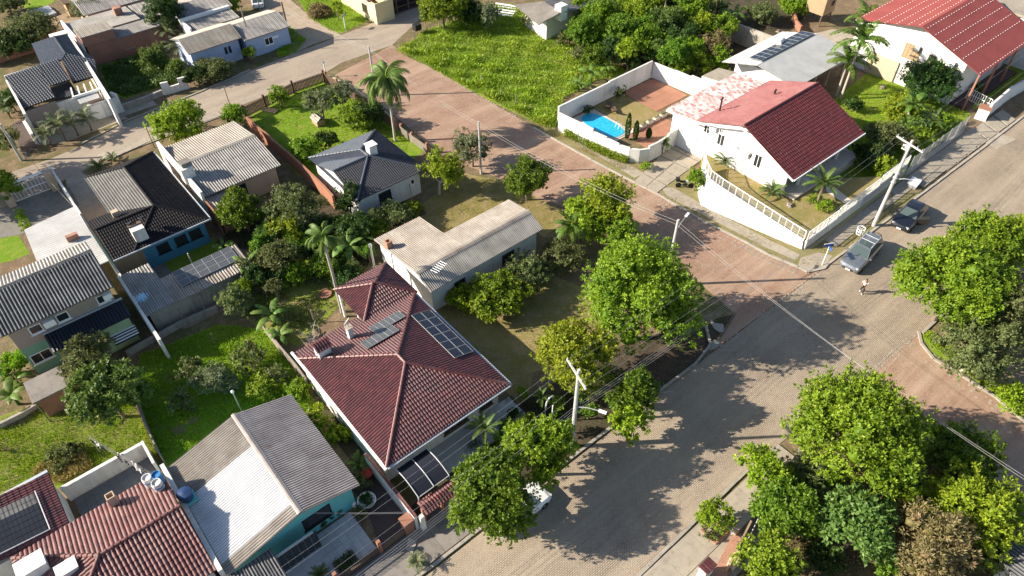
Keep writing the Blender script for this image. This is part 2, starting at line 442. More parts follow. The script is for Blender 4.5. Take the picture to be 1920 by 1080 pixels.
M['wood_pale'] = plaster('wood_pale', (.36, .26, .16), (.2, .14, .09), .6)
M['wood_grey'] = plaster('wood_grey', (.28, .24, .2), (.14, .12, .1), .6)
M['bark'] = plaster('bark', (.20, .155, .115), (.08, .07, .05), .6)
M['bark_pale'] = plaster('bark_pale', (.42, .37, .31), (.2, .17, .14), .6)
M['bare'] = plain('bare', (.42, .38, .35), .9)
M['plastic_blue'] = plain('plastic_blue', (.05, .20, .42), .45)
M['plastic_navy'] = plain('plastic_navy', (.02, .05, .13), .45)
M['plastic_sky'] = plain('plastic_sky', (.25, .55, .72), .45)
M['terracotta_pot'] = plain('terracotta_pot', (.36, .13, .08), .8)
M['red_plastic'] = plain('red_plastic', (.45, .05, .03), .5)
M['sign_blue'] = plain('sign_blue', (.03, .10, .42), .5)
M['rock'] = concrete('rock', (.33, .28, .24), (.26, .22, .18), (.12, .1, .08))
g = G('solar_cell', .12, .6); uvn = g.uv()
br = g.n('TexBrick', offset=0.0); g.put(br.inputs['Vector'], uvn); br.inputs['Scale'].default_value = 1; br.inputs['Brick Width'].default_value = .165; br.inputs['Row Height'].default_value = .165
br.inputs['Mortar Size'].default_value = .006; g.put(br.inputs['Color1'], (.010, .012, .022)); g.put(br.inputs['Color2'], (.013, .015, .027)); g.put(br.inputs['Mortar'], (.06, .065, .075))
g.col(br.outputs[0]); M['cell'] = g.m
g = G('solar_cell_grey', .25, .5); uvn = g.uv()
br = g.n('TexBrick', offset=0.0); g.put(br.inputs['Vector'], uvn); br.inputs['Scale'].default_value = 1; br.inputs['Brick Width'].default_value = .165; br.inputs['Row Height'].default_value = .165
br.inputs['Mortar Size'].default_value = .012; g.put(br.inputs['Color1'], (.045, .05, .055)); g.put(br.inputs['Color2'], (.055, .06, .065)); g.put(br.inputs['Mortar'], (.16, .165, .17))
g.col(br.outputs[0]); M['cell_grey'] = g.m
g = G('pool_water', .04, .5); p_ = g.pos()
vo = g.n('TexVoronoi', feature='DISTANCE_TO_EDGE'); g.put(vo.inputs['Vector'], p_); vo.inputs['Scale'].default_value = 2.4
g.col(g.mix(g.ramp(vo.outputs[0], 0, .12), (.06, .47, .66), (.012, .36, .60)))
g.bump(g.noise(p_, 3.5, 4), .5, .04); M['pool_water'] = g.m
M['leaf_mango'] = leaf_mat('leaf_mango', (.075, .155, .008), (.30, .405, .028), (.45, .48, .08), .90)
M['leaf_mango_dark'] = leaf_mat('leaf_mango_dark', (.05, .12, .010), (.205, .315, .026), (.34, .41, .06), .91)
M['leaf_avocado'] = leaf_mat('leaf_avocado', (.045, .095, .018), (.20, .29, .065), (.36, .40, .14), .86)
M['leaf_yellow'] = leaf_mat('leaf_yellow', (.13, .20, .010), (.37, .455, .03), (.50, .50, .07), .87)
M['leaf_lime'] = leaf_mat('leaf_lime', (.13, .23, .010), (.29, .41, .025), (.4, .45, .06), .93)
M['leaf_olive'] = leaf_mat('leaf_olive', (.075, .105, .03), (.21, .24, .09), (.32, .30, .15), .92)
M['leaf_grey'] = leaf_mat('leaf_grey', (.10, .13, .06), (.26, .29, .16), (.36, .36, .24), .92)
M['leaf_dark'] = leaf_mat('leaf_dark', (.026, .062, .014), (.08, .14, .028), (.13, .18, .04), .95)
M['leaf_brown'] = leaf_mat('leaf_brown', (.15, .14, .045), (.34, .27, .14), (.42, .25, .16), .7)
M['leaf_palm'] = leaf_mat('leaf_palm', (.05, .11, .018), (.17, .25, .045), (.32, .32, .09), .95, .25)
M['leaf_banana'] = leaf_mat('leaf_banana', (.075, .15, .03), (.20, .30, .06), (.35, .36, .10), .9, .4)
M['leaf_cycad'] = leaf_mat('leaf_cycad', (.045, .09, .02), (.13, .19, .04), (.3, .3, .08), .95, .2)
M['leaf_creeper'] = leaf_mat('leaf_creeper', (.05, .10, .025), (.13, .20, .055), (.2, .27, .09), .95)
M['grass_tall'] = leaf_mat('grass_tall', (.11, .215, .010), (.32, .40, .03), (.46, .42, .12), .9, .3)
M['grass_short'] = leaf_mat('grass_short', (.15, .255, .012), (.29, .41, .026), (.42, .41, .11), .93, .35)
M['grass_dry'] = leaf_mat('grass_dry', (.22, .20, .05), (.38, .32, .12), (.48, .38, .2), .85, .3)
# ---------------------------------------------------------------- ground, streets, pavements
SHEET_N = [0]
def sheet(name, poly, z, mat, kd='structure'):
    b = MB(); SHEET_N[0] += 1; z = z+SHEET_N[0]*.0003
    pts = [Vector((p.x, p.y, z)) if isinstance(p, Vector) else (P(p[0], p[1]) + Vector((0, 0, z)) if True else 0) for p in poly]
    a = sum(pts[i].x*pts[(i+1) % len(pts)].y-pts[(i+1) % len(pts)].x*pts[i].y for i in range(len(pts)))
    if a < 0: pts = pts[::-1]
    b.face(pts)
    o = b.build(name, M[mat])
    # long outlines can be concave: triangulate them properly
    import bmesh
    bm = bmesh.new(); bm.from_mesh(o.data); bmesh.ops.triangulate(bm, faces=bm.faces[:]); bm.to_mesh(o.data); bm.free()
    o['kind'] = kd
    return o
def V2(*a): return [Vector((x, y, 0)) for x, y in a]

ground = MB().face([(-400, -300, 0), (700, -300, 0), (700, 700, 0), (-400, 700, 0)]).build('ground', M['soil']); kind(ground)
Z = .004
# lots
sheet('garden_lawn', [(470, 215), (608, 146), (650, 170), (705, 215), (770, 262), (795, 285), (770, 300), (600, 330), (560, 330), (500, 262)], 1*Z, 'lawn')
sheet('dry_lawn', [(775, 395), (870, 325), (935, 338), (1010, 372), (1075, 402), (1020, 445), (955, 390), (835, 445), (790, 410)], 1*Z, 'lawn_dry')
sheet('shaded_lawn', [(815, 580), (1000, 500), (1140, 560), (1110, 640), (1000, 700), (985, 770), (945, 730), (850, 640)], 1*Z, 'lawn_dry')
sheet('backyard_lawn', [(262, 665), (330, 640), (410, 608), (500, 618), (560, 705), (600, 770), (440, 790), (310, 880), (285, 820), (248, 740)], 1*Z, 'lawn')
sheet('left_lawn', [(-60, 800), (60, 760), (135, 735), (245, 745), (285, 830), (300, 870), (115, 915), (-60, 935)], 1*Z, 'lawn_garden')
sheet('drying_yard_lawn', [(268, 525), (325, 515), (440, 470), (395, 445), (300, 490)], 1*Z, 'lawn')
sheet('orchard_floor', [(400, 560), (470, 470), (600, 480), (690, 500), (650, 560), (560, 650), (505, 625)], 1*Z, 'lawn_garden')
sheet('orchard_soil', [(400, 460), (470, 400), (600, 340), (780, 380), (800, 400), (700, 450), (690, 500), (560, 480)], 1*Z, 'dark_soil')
sheet('corner_lawn', [(-40, 440), (35, 442), (56, 475), (20, 490), (-40, 500)], 1*Z, 'lawn')
sheet('overgrown_lot', [(185, 125), (280, 95), (350, 130), (345, 150), (235, 185), (205, 175)], 1*Z, 'lawn')
sheet('street_verge', [(548, -20), (650, -20), (690, 40), (640, 62), (618, 60), (580, 35)], 2*Z, 'lawn')
sheet('corner_verge', [(498, 30), (525, 36), (548, 55), (575, 74), (575, 86), (555, 100), (522, 108), (510, 60)], 2*Z, 'lawn')
sheet('vacant_field', [(740, 96), (778, 72), (800, 55), (880, 30), (960, 5), (1010, 45), (1062, 78), (1130, 110), (1190, 140), (1120, 150), (1055, 185), (1044, 245), (1000, 228), (930, 195), (860, 160), (800, 125)], 2*Z, 'field')
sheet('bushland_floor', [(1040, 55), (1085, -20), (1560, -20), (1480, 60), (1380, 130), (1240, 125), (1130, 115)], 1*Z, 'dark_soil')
sheet('shrub_garden_floor', [(1500, 330), (1560, 190), (1640, 125), (1780, 175), (1820, 215), (1700, 330), (1570, 425)], 1*Z, 'lawn')
sheet('side_garden_lawn', [(1790, 190), (1860, 140), (1990, 60), (1990, 100), (1830, 205)], 2*Z, 'lawn')
sheet('park_soil', [(1300, 1120), (1400, 960), (1490, 850), (1700, 800), (1800, 900), (1990, 1010), (1990, 1120)], 1*Z, 'leaf_litter')
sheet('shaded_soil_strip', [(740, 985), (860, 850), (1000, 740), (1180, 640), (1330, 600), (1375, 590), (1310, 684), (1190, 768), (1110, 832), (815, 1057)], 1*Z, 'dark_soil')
# streets
sheet('paved_street', V2((-60, 18.5), (36, 18.3), (51.9, 18.1), (140, 17.45), (140, 8.0), (51.2, 8.4), (42, 8.6), (36, 9.4), (29.4, 9.9), (18, 9.7), (-60, 9.6)), 4*Z, 'paver')
rn = [P(*q) for q in ((1514, 512), (1495, 503), (1440, 480), (1395, 455), (1315, 415), (1232, 366), (1190, 345), (1122, 310), (1045, 263), (960, 215), (860, 158), (770, 105), (735, 85), (628, 141), (665, 160), (700, 184), (745, 222), (800, 268), (850, 302), (905, 322), (960, 345), (1010, 372), (1090, 400), (1200, 450), (1310, 530), (1380, 590))]
sheet('red_street', rn + V2((36.5, 18.4), (44, 18.26), (51.8, 18.14)), 5*Z, 'paver_red')
sheet('red_side_street', [P(1731, 618)] + [P(*q) for q in ((1736, 657), (1752, 676), (1800, 705), (1865, 748), (1915, 790), (1990, 850), (1990, 1010), (1900, 940), (1760, 830), (1600, 735))], 5*Z, 'paver_red')
us = [P(*q) for q in ((-80, 425), (20, 388), (130, 333), (225, 287), (290, 258), (400, 220), (455, 197), (540, 163), (610, 137), (640, 118), (735, 85), (800, 25), (830, 5), (900, -60), (860, -70), (790, 0), (690, 47), (640, 66), (590, 86), (545, 103), (480, 128), (380, 173), (300, 205), (240, 228), (150, 275), (90, 300), (0, 330), (-80, 360))]
sheet('upper_street', us, 4*Z, 'street_stone')
sheet('dirt_track', [(545, 103), (585, 84), (640, 66), (590, 38), (545, 0), (500, -45), (440, -45), (490, 20), (540, 70)], 5*Z, 'track')
# joint bands of pale stones where street surfaces meet
band = MB()
def stone_band(b, pts, w, z):
    for i in range(len(pts)-1):
        p, q = Vector(pts[i]), Vector(pts[i+1]); d = (q-p); L_ = d.length; n = max(1, int(L_/.42)); d.normalize(); nn = Vector((-d.y, d.x, 0))
        for k in range(n):
            for row in range(int(w/.3)+1):
                if rnd.random() < .4: continue
                c = p+d*(k+.5)*L_/n+nn*(row-(w/.3)/2)*.3+Vector((rnd.uniform(-.05, .05), rnd.uniform(-.05, .05), z))
                b.obox(c, rnd.uniform(.16, .28), rnd.uniform(.10, .18), .04, rnd.uniform(-.3, .3)+atan2(d.y, d.x))
stone_band(band, [(36.8, 18.3, 0), (51.5, 18.15, 0)], .5, .02)
stone_band(band, [(42.4, 8.7, 0), (50.8, 8.5, 0)], .6, .02)
stone_band(band, [P(1495, 510), P(1440, 488), P(1395, 463), P(1315, 423), P(1232, 376)], 1.0, .02)
stone_band(band, [P(1040, 268), P(960, 218), P(860, 162), P(790, 118)], .7, .02)
stone_band(band, [P(1740, 668), P(1800, 712), P(1865, 756), P(1930, 806)], 1.2, .02)
stone_band(band, [P(628, 143), P(665, 163), P(700, 188), P(745, 226)], .6, .02)
kind(band.build('edge_stones', M['concrete']), 'stuff')

def kerb(pts, w=.22, h=.13, name='kerb', m='kerb'):
    b = MB()
    for i in range(len(pts)-1):
        p, q = Vector(pts[i]), Vector(pts[i+1]); d = q-p; n = max(1, int(d.length/1.0))
        for k in range(n):
            a = p+d*(k/n); c = p+d*((k+1)/n-.02/max(d.length, .1))
            o = Vector((rnd.uniform(-.015, .015), rnd.uniform(-.015, .015), 0))
            b.slab(a+o, c+o, w, -.05, h+rnd.uniform(-.012, .012))
    return kind(b.build(name, M[m]))
kerb([(-40, 18.62, 0), (8, 18.62, 0), (22.8, 18.62, 0), (34.2, 18.42, 0), (36.8, 18.9, 0), (38.2, 20.5, 0)])
kerb([(-40, 9.5, 0), (18, 9.6, 0), (29.4, 9.8, 0), (33, 9.5, 0)])
kerb([P(1497, 502), P(1514, 511), P(1545, 504)]+[Vector(q) for q in ((52.6, 18.15, 0), (60.2, 18.02, 0), (84, 17.65, 0), (140, 17.5, 0))])
kerb([P(*q) for q in ((1495, 501), (1440, 478), (1395, 453), (1315, 413), (1234, 365), (1192, 344), (1123, 308), (1045, 265), (1000, 240))])
kerb([P(*q) for q in ((1722, 622), (1727, 645), (1750, 674), (1800, 703), (1865, 745), (1925, 795), (1990, 850))])
kerb([Vector(q) for q in ((51.3, 8.3, 0), (60, 8.2, 0), (140, 7.9, 0))])
kerb([P(*q) for q in ((625, 146), (665, 168), (700, 192), (740, 226))])
kerb([P(*q) for q in ((200, 302), (290, 262), (400, 223), (455, 200))])
kerb([P(*q) for q in ((150, 272), (240, 226), (300, 203), (380, 171), (470, 131))])

slab_cache = {}
def slabs(parent_name, x0, x1, y0, y1, dx, dy, mat, z=.10, piece='pavement_slab', skip=.0, gap=.02, base='concrete_dark', jz=.012, th=.06):
    """a pavement: a base with separate slabs laid on it"""
    t = kind(MB().box(x0, x1, y0, y1, -.05, z-th+.01).build(parent_name, M[base]))
    nx, ny = max(1, round((x1-x0)/dx)), max(1, round((y1-y0)/dy)); sx, sy = (x1-x0)/nx, (y1-y0)/ny
    key = (round(sx, 3), round(sy, 3), mat, th)
    for i in range(nx):
        for j in range(ny):
            if rnd.random() < skip: continue
            if key not in slab_cache:
                b = MB(); b.obox((0, 0, -th/2), sx-gap, sy-gap, th); slab_cache[key] = b.build(piece, M[mat], t)
                o = slab_cache[key]
            else:
                o = slab_cache[key].copy(); o.parent = t; COL.objects.link(o)
            o.location = (x0+(i+.5)*sx, y0+(j+.5)*sy, z+rnd.uniform(0, jz))
            o.rotation_euler = (rnd.uniform(-.004, .004), rnd.uniform(-.004, .004), 0)
    return t
# south pavement, north-east pavement path, drive of the white house, left pavement
slabs('south_pavement', -8, 33, 7.6, 9.45, 2.6, 1.85, 'concrete', .11)
slabs('south_pavement', -8, 27.5, 5.6, 7.58, 2.6, 1.98, 'concrete', .11)
slabs('north_pavement', 55.5, 85.5, 18.95, 20.3, 1.9, 1.35, 'concrete', .09, skip=.05)
slabs('entrance_pavement', 70.5, 83.5, 18.25, 18.9, 2.4, .65, 'concrete', .1)
slabs('left_pavement', -8, 11.8, 18.8, 21.4, 2.3, 2.6, 'concrete_dark', .1)
slabs('far_left_pavement', 7, 21, 79.2, 80.7, 1.8, 1.5, 'concrete', .09)
slabs('driveway_pavement', 9.5, 16.0, 87.0, 90.0, 1.6, 1.5, 'concrete', .06)
sheet('north_verge', [(1512, 508), (1545, 500), (1640, 428), (1735, 357), (1700, 345), (1600, 405), (1508, 470), (1490, 478)], 6*Z, 'verge')
sheet('red_street_verge', [(1500, 502), (1440, 477), (1395, 452), (1315, 412), (1240, 366), (1228, 352), (1290, 280), (1318, 370), (1503, 466), (1512, 480)], 6*Z, 'verge')
sheet('field_verge', [(1195, 343), (1123, 307), (1045, 265), (1000, 242), (1045, 238), (1130, 275), (1195, 305), (1240, 318)], 6*Z, 'verge')
sheet('footpath', [(1240, 352), (1262, 352), (1345, 400), (1440, 449), (1500, 478), (1490, 488), (1430, 462), (1335, 412), (1250, 368)], 7*Z, 'concrete')
sheet('footpath', [(1080, 268), (1100, 266), (1208, 325), (1190, 334)], 7*Z, 'concrete')
sheet('corner_paving', [(1496, 499), (1516, 511), (1545, 502), (1560, 480), (1535, 474), (1500, 484)], 7*Z, 'concrete')
def quad_slabs(parent_name, q, nu, nv, mat, z, piece='pavement_slab'):
    """slabs laid over the four-cornered ground area q (photo pixels)"""
    A, B, C_, D = [P(*k) for k in q]
    t = kind(sheet(parent_name, q, z-.05, 'concrete_dark'))
    for i in range(nu):
        for j in range(nv):
            f = lambda a, b_: A.lerp(B, a).lerp(D.lerp(C_, a), b_)
            e = .012
            pts = [f(i/nu+e/nu*2, j/nv+e), f((i+1)/nu-e/nu*2, j/nv+e), f((i+1)/nu-e/nu*2, (j+1)/nv-e), f(i/nu+e/nu*2, (j+1)/nv-e)]
            b = MB(); b.prism(pts, z-.05, z+rnd.uniform(0, .012)); b.build(piece, M[mat], t)
quad_slabs('house_drive', ((1188, 342), (1230, 364), (1330, 290), (1268, 262)), 2, 5, 'concrete', .08)
quad_slabs('corner_pavement', ((1740, 300), (1775, 322), (1905, 225), (1880, 205)), 1, 7, 'concrete', .09)
sheet('white_patch', [(1820, 255), (1850, 240), (1905, 262), (1870, 280)], 8*Z, 'concrete')
sheet('park_path', [(1740, 640), (1765, 660), (1990, 790), (1990, 740), (1830, 640), (1790, 610)], 3*Z, 'dirt')
sheet('park_grass_strip', [(1728, 630), (1740, 618), (1790, 650), (1900, 740), (1990, 805), (1990, 830), (1900, 762), (1800, 694), (1745, 660)], 6*Z, 'lawn')
sheet('park_path', [(1770, 600), (1830, 560), (1990, 440), (1990, 520), (1850, 620)], 2*Z, 'dirt')
sheet('front_yard_paving', V2((6.5, 21.8), (9.0, 21.8), (9.0, 25.5), (7.3, 29.5), (7.3, 25)), 2*Z, 'paving_brown')

# ---------------------------------------------------------------- roofs and houses
TILE = dict(pitch=.22, amp=.058, row=.36, step=.035, k=5, barrel=1)
TILE_L = dict(pitch=.30, amp=.07, row=.40, step=.04, k=5, barrel=1)
FIB = dict(pitch=.18, amp=.065, row=1.75, step=.014, k=4)
FIBL = dict(pitch=.25, amp=.08, row=1.75, step=.014, k=4)
SHEETM = dict(pitch=.30, amp=.035, row=None, step=0, k=4)
def roof_plane(b, poly, edge, sty, thick=.07):
    """one corrugated or tiled roof slope over a planar convex outline; edge = the eave's direction"""
    poly = [Vector(p) for p in poly]
    n = Vector((0, 0, 0))
    for i in range(len(poly)):
        a, c = poly[i], poly[(i+1) % len(poly)]
        n += Vector(((a.y-c.y)*(a.z+c.z), (a.z-c.z)*(a.x+c.x), (a.x-c.x)*(a.y+c.y)))
    n.normalize()
    if n.z < 0: n = -n; poly = poly[::-1]
    e = Vector(edge); e = (e-n*e.dot(n)).normalized()
    d = n.cross(e)
    if d.z > 0: d = -d                       # points down the slope
    O = poly[0]
    pl = [((p-O).dot(e), (p-O).dot(d)) for p in poly]
    smin, smax = min(p[0] for p in pl), max(p[0] for p in pl)
    pitch, amp, k = sty['pitch'], sty['amp'], sty['k']
    ss = set(round(p[0], 4) for p in pl)
    s = math.floor(smin/pitch)*pitch
    while s < smax:
        for q in range(k):
            w = s+q*pitch/k
            if smin < w < smax: ss.add(round(w, 4))
        s += pitch
    ss = sorted(ss)
    def span(w):
        lo, hi = None, None
        for i in range(len(pl)):
            a, c = pl[i], pl[(i+1) % len(pl)]
            if abs(a[0]-c[0]) < 1e-6:
                if abs(a[0]-w) < 1e-4:
                    for t in (a[1], c[1]): lo = t if lo is None else min(lo, t); hi = t if hi is None else max(hi, t)
                continue
            f = (w-a[0])/(c[0]-a[0])
            if -1e-6 <= f <= 1+1e-6:
                t = a[1]+(c[1]-a[1])*f
                lo = t if lo is None else min(lo, t); hi = t if hi is None else max(hi, t)
        return (lo, hi) if lo is not None else (0, 0)
    sp = {w: span(w) for w in ss}
    tmin = min(p[1] for p in pl); tmax = max(p[1] for p in pl)
    row = sty['row'] or (tmax-tmin)+1
    r0 = math.floor(tmin/row); r1 = math.ceil(tmax/row)
    if not sty['row']: r0, r1 = 0, 1; 
    base0 = tmin if not sty['row'] else 0
    H = (lambda w: amp*abs(sin(pi*w/pitch))**.85) if sty.get('barrel') else (lambda w: amp*(.5-.5*cos(2*pi*w/pitch)))
    step = sty['step']
    pt = lambda w, t, h: O+e*w+d*t+n*h
    for i in range(len(ss)-1):
        wa, wb = ss[i], ss[i+1]
        if wb-wa < 1e-4: continue
        (la, ha), (lb, hb) = sp[wa], sp[wb]
        # polygons change slope only at listed s-values, so spans are linear in between
        A, B_ = H(wa), H(wb)
        for r in range(r0, r1):
            t0, t1 = base0+r*row, base0+(r+1)*row
            a0, a1 = min(max(t0, la), ha), max(min(t1, ha), la)
            c0, c1 = min(max(t0, lb), hb), max(min(t1, hb), lb)
            if a1-a0 < 1e-4 and c1-c0 < 1e-4: continue
            f = lambda t: step*(t-t0)/row
            b.face([pt(wa, a0, A+f(a0)), pt(wa, a1, A+f(a1)), pt(wb, c1, B_+f(c1)), pt(wb, c0, B_+f(c0))], [(wa, a0), (wa, a1), (wb, c1), (wb, c0)])
    und = [p-n*thick for p in poly]
    b.face(und[::-1])
    for i in range(len(poly)):
        j = (i+1) % len(poly)
        b.face([und[i], und[j], poly[j]+n*amp*.25, poly[i]+n*amp*.25])
    return b
def ridge_caps(b, p, q, r=.13, L_=.38):
    p, q = Vector(p), Vector(q); d = q-p; n = max(1, int(d.length/L_)); d.normalize()
    side = d.cross(Vector((0, 0, 1))).normalized(); up = side.cross(d)
    for i in range(n):
        a = p+d*(i*(q-p).length/n); c = a+d*((q-p).length/n*1.08)
        prev = None
        for k in range(6):
            an = pi*k/5
            o0 = side*cos(an)*r*.85+up*(sin(an)*r*.75-.02); o1 = side*cos(an)*r*1.05+up*(sin(an)*r+.0)
            cur = (a+o0, c+o1)
            if prev: b.face([prev[0], prev[1], cur[1], cur[0]], [(0, i), (0, i+.9), (.2, i+.9), (.2, i)])
            prev = cur
        ring = [c+side*cos(pi*k/5)*r*1.05+up*sin(pi*k/5)*r for k in range(6)]
        b.face(ring)
def roof(t, x0, x1, y0, y1, z0, z1, zr, rp, axis, sty, mats, h0=0, h1=0, caps=True, capmat=None, names='roof_slope'):
    """gable or hip roof. axis 'x': ridge along x at y=rp, eave heights z0 at y0 and z1 at y1; h0/h1 = hip insets at the low/high end.
    mats = (low slope, high slope, low hip, high hip)"""
    if not isinstance(mats, (tuple, list)): mats = (mats,)*4
    sw = (lambda p: p) if axis == 'x' else (lambda p: (p[1], p[0], p[2]))
    ed = (1, 0, 0) if axis == 'x' else (0, 1, 0); eo = (0, 1, 0) if axis == 'x' else (1, 0, 0)
    if axis == 'y': x0, x1, y0, y1 = y0, y1, x0, x1
    A, B_ = (x0+h0, rp, zr), (x1-h1, rp, zr)
    R = []
    def one(poly, e, m, nm):
        if m is None: return
        b = MB(); roof_plane(b, [sw(p) for p in poly], e, sty); R.append(b.build(nm, M[m], t))
    one([(x0, y0, z0), (x1, y0, z0), B_, A], ed, mats[0], names)
    one([(x1, y1, z1), (x0, y1, z1), A, B_], ed, mats[1], names)
    if h0 > 0: one([(x0, y1, z1), (x0, y0, z0), A], eo, mats[2], names)
    if h1 > 0: one([(x1, y0, z0), (x1, y1, z1), B_], eo, mats[3], names)
    if caps:
        b = MB()
        if (Vector(B_)-Vector(A)).length > .1: ridge_caps(b, sw((A[0], A[1], A[2]+.04)), sw((B_[0], B_[1], B_[2]+.04)))
        for P_, c0, c1, hh in ((A, (x0, y0, z0), (x0, y1, z1), h0), (B_, (x1, y0, z0), (x1, y1, z1), h1)):
            if hh > 0:
                for c in (c0, c1): ridge_caps(b, sw((c[0], c[1], c[2]+.06)), sw((P_[0], P_[1], P_[2]+.06)))
        if b.f: R.append(b.build('ridge_cap', M[capmat or mats[0] or mats[1]], t))
    return R
def shed(t, pts, edge, sty, m, name='roof_slope'):
    b = MB(); roof_plane(b, pts, edge, sty); return b.build(name, M[m], t)
def walls(t, x0, x1, y0, y1, z0, z1, m, gable=None, zr=None, rp=None, name='wall', mats=None):
    """four wall panels, the gable ends raised to the ridge"""
    T = .15
    mm = mats or {}
    def pan(poly, off, key):                 # poly in (x,y,z), extruded by off
        b = MB(); p = [Vector(q) for q in poly]; q = [k+Vector(off) for k in p]
        nr = (p[1]-p[0]).cross(p[2]-p[0])
        if nr.dot(Vector(off)) > 0: p = p[::-1]; q = q[::-1]
        b.face(p); b.face(q[::-1])
        for i in range(len(p)):
            j = (i+1) % len(p); b.face([p[j], p[i], q[i], q[j]])
        b.build(name, M[mm.get(key, m)], t)
    g = lambda key, a, b_: [a, b_]
    if gable == 'x':   # ridge along x: gable panels on the x ends
        tz = zr
        pan([(x0, y0, z0), (x0, y1, z0), (x0, y1, z1), (x0, rp, tz), (x0, y0, z1)], (T, 0, 0), '-x')
        pan([(x1, y0, z0), (x1, y1, z0), (x1, y1, z1), (x1, rp, tz), (x1, y0, z1)], (-T, 0, 0), '+x')
    else:
        pan([(x0, y0, z0), (x0, y1, z0), (x0, y1, z1), (x0, y0, z1)], (T, 0, 0), '-x')
        pan([(x1, y0, z0), (x1, y1, z0), (x1, y1, z1), (x1, y0, z1)], (-T, 0, 0), '+x')
    xa, xb = x0+T+.003, x1-T-.003
    if gable == 'y':
        pan([(xa, y0, z0), (xb, y0, z0), (xb, y0, z1), (rp, y0, zr), (xa, y0, z1)], (0, T, 0), '-y')
        pan([(xa, y1, z0), (xb, y1, z0), (xb, y1, z1), (rp, y1, zr), (xa, y1, z1)], (0, -T, 0), '+y')
    else:
        pan([(xa, y0, z0), (xb, y0, z0), (xb, y0, z1), (xa, y0, z1)], (0, T, 0), '-y')
        pan([(xa, y1, z0), (xb, y1, z0), (xb, y1, z1), (xa, y1, z1)], (0, -T, 0), '+y')
def window(t, side, plane, pos, z, w, h, frame='white_paint', pane='glass', bars=1, name='window', sill=True):
    """a window set in a wall: frame part with a pane as its sub-part"""
    b = MB(); f = .07; D = .05
    def bx(b, a0, a1, z0, z1, d0, d1):
        s = 1 if side[0] == '+' else -1
        if side[1] == 'x': b.box(plane+s*d0, plane+s*d1, a0, a1, z0, z1)
        else: b.box(a0, a1, plane+s*d0, plane+s*d1, z0, z1)
    a0, a1 = pos-w/2, pos+w/2
    bx(b, a0, a1, z, z+f, .004, D); bx(b, a0, a1, z+h-f, z+h, .004, D)
    bx(b, a0, a0+f, z+f, z+h-f, .004, D); bx(b, a1-f, a1, z+f, z+h-f, .004, D)
    for i in range(bars):
        c = a0+(i+1)*w/(bars+1); bx(b, c-.025, c+.025, z+f, z+h-f, .004, D)
    if sill: bx(b, a0-.08, a1+.08, z-.06, z-.003, .004, .14)
    fr = b.build(name, M[frame], t)
    b = MB(); bx(b, a0+f-.01, a1-f+.01, z+f-.01, z+h-f+.01, .006, .022); b.build('pane', M[pane], fr)
    return fr
def box_part(t, name, x0, x1, y0, y1, z0, z1, m): return MB().box(x0, x1, y0, y1, z0, z1).build(name, M[m], t)
def solar_panel(t, corners, m='cell', cross=True, name='solar_panel', fr='panel_frame'):
    """one panel over the quad corners (on the roof), lifted above it; frame + cells"""
    a, b_, c, d = [Vector(p) for p in corners]
    n = (b_-a).cross(d-a).normalized()
    if n.z < 0: n = -n
    L = lambda u, v, h: a.lerp(b_, u).lerp(d.lerp(c, u), v)+n*h
    b = MB()
    def bar(u0, u1, v0, v1, h0, h1):
        lo = [L(u0, v0, h0), L(u1, v0, h0), L(u1, v1, h0), L(u0, v1, h0)]; hi = [L(u0, v0, h1), L(u1, v0, h1), L(u1, v1, h1), L(u0, v1, h1)]
        if (lo[1]-lo[0]).cross(lo[3]-lo[0]).dot(n) < 0: lo = lo[::-1]; hi = hi[::-1]
        b.face(hi); b.face(lo[::-1])
        for i in range(4): j = (i+1) % 4; b.face([lo[i], lo[j], hi[j], hi[i]])
    w = (b_-a).length; h = (d-a).length; fu, fv = .022/w, .022/h
    bar(0, 1, 0, fv, .10, .155); bar(0, 1, 1-fv, 1, .10, .155); bar(0, fu, fv, 1-fv, .10, .155); bar(1-fu, 1, fv, 1-fv, .10, .155)
    if cross:
        bar(.5-fu*.45, .5+fu*.45, fv, 1-fv, .12, .158)
        bar(fu, .5-fu*.45, .5-fv*.4, .5+fv*.4, .12, .157); bar(.5+fu*.45, 1-fu, .5-fv*.4, .5+fv*.4, .12, .157)
    o = b.build(name, M[fr], t)
    b = MB(); q = [L(fu*.8, fv*.8, .14), L(1-fu*.8, fv*.8, .14), L(1-fu*.8, 1-fv*.8, .14), L(fu*.8, 1-fv*.8, .14)]
    uvs = [(0, 0), (w, 0), (w, h), (0, h)]
    if (q[1]-q[0]).cross(q[3]-q[0]).dot(n) < 0: q = q[::-1]; uvs = uvs[::-1]
    b.face(q, uvs); b.build('cell_sheet', M[m], o)
    return o
def panel_grid(t, zf, x0, x1, y0, y1, nx, ny, gap=.016, **kw):
    """panels laid in a grid on a roof plane z = zf(x, y)"""
    sx, sy = (x1-x0)/nx, (y1-y0)/ny
    for i in range(nx):
        for j in range(ny):
            c = []
            for a, b_ in ((0, 0), (1, 0), (1, 1), (0, 1)):
                x = x0+(i+a)*sx+(gap/2 if a == 0 else -gap/2); y = y0+(j+b_)*sy+(gap/2 if b_ == 0 else -gap/2)
                c.append((x, y, zf(x, y)))
            solar_panel(t, c, **kw)
# ---------------------------------------------------------------- houses
def ray(u, v):
    q = P(u, v, 0); o = Vector((0, 0, CAM_H)); return o, q-o
def RY(u, v, y):
    o, d = ray(u, v); return o+d*(y-o.y)/d.y
def RX(u, v, x):
    o, d = ray(u, v); return o+d*(x-o.x)/d.x
TILE3 = dict(pitch=.26, amp=.07, row=.40, step=.035, k=5, barrel=1)

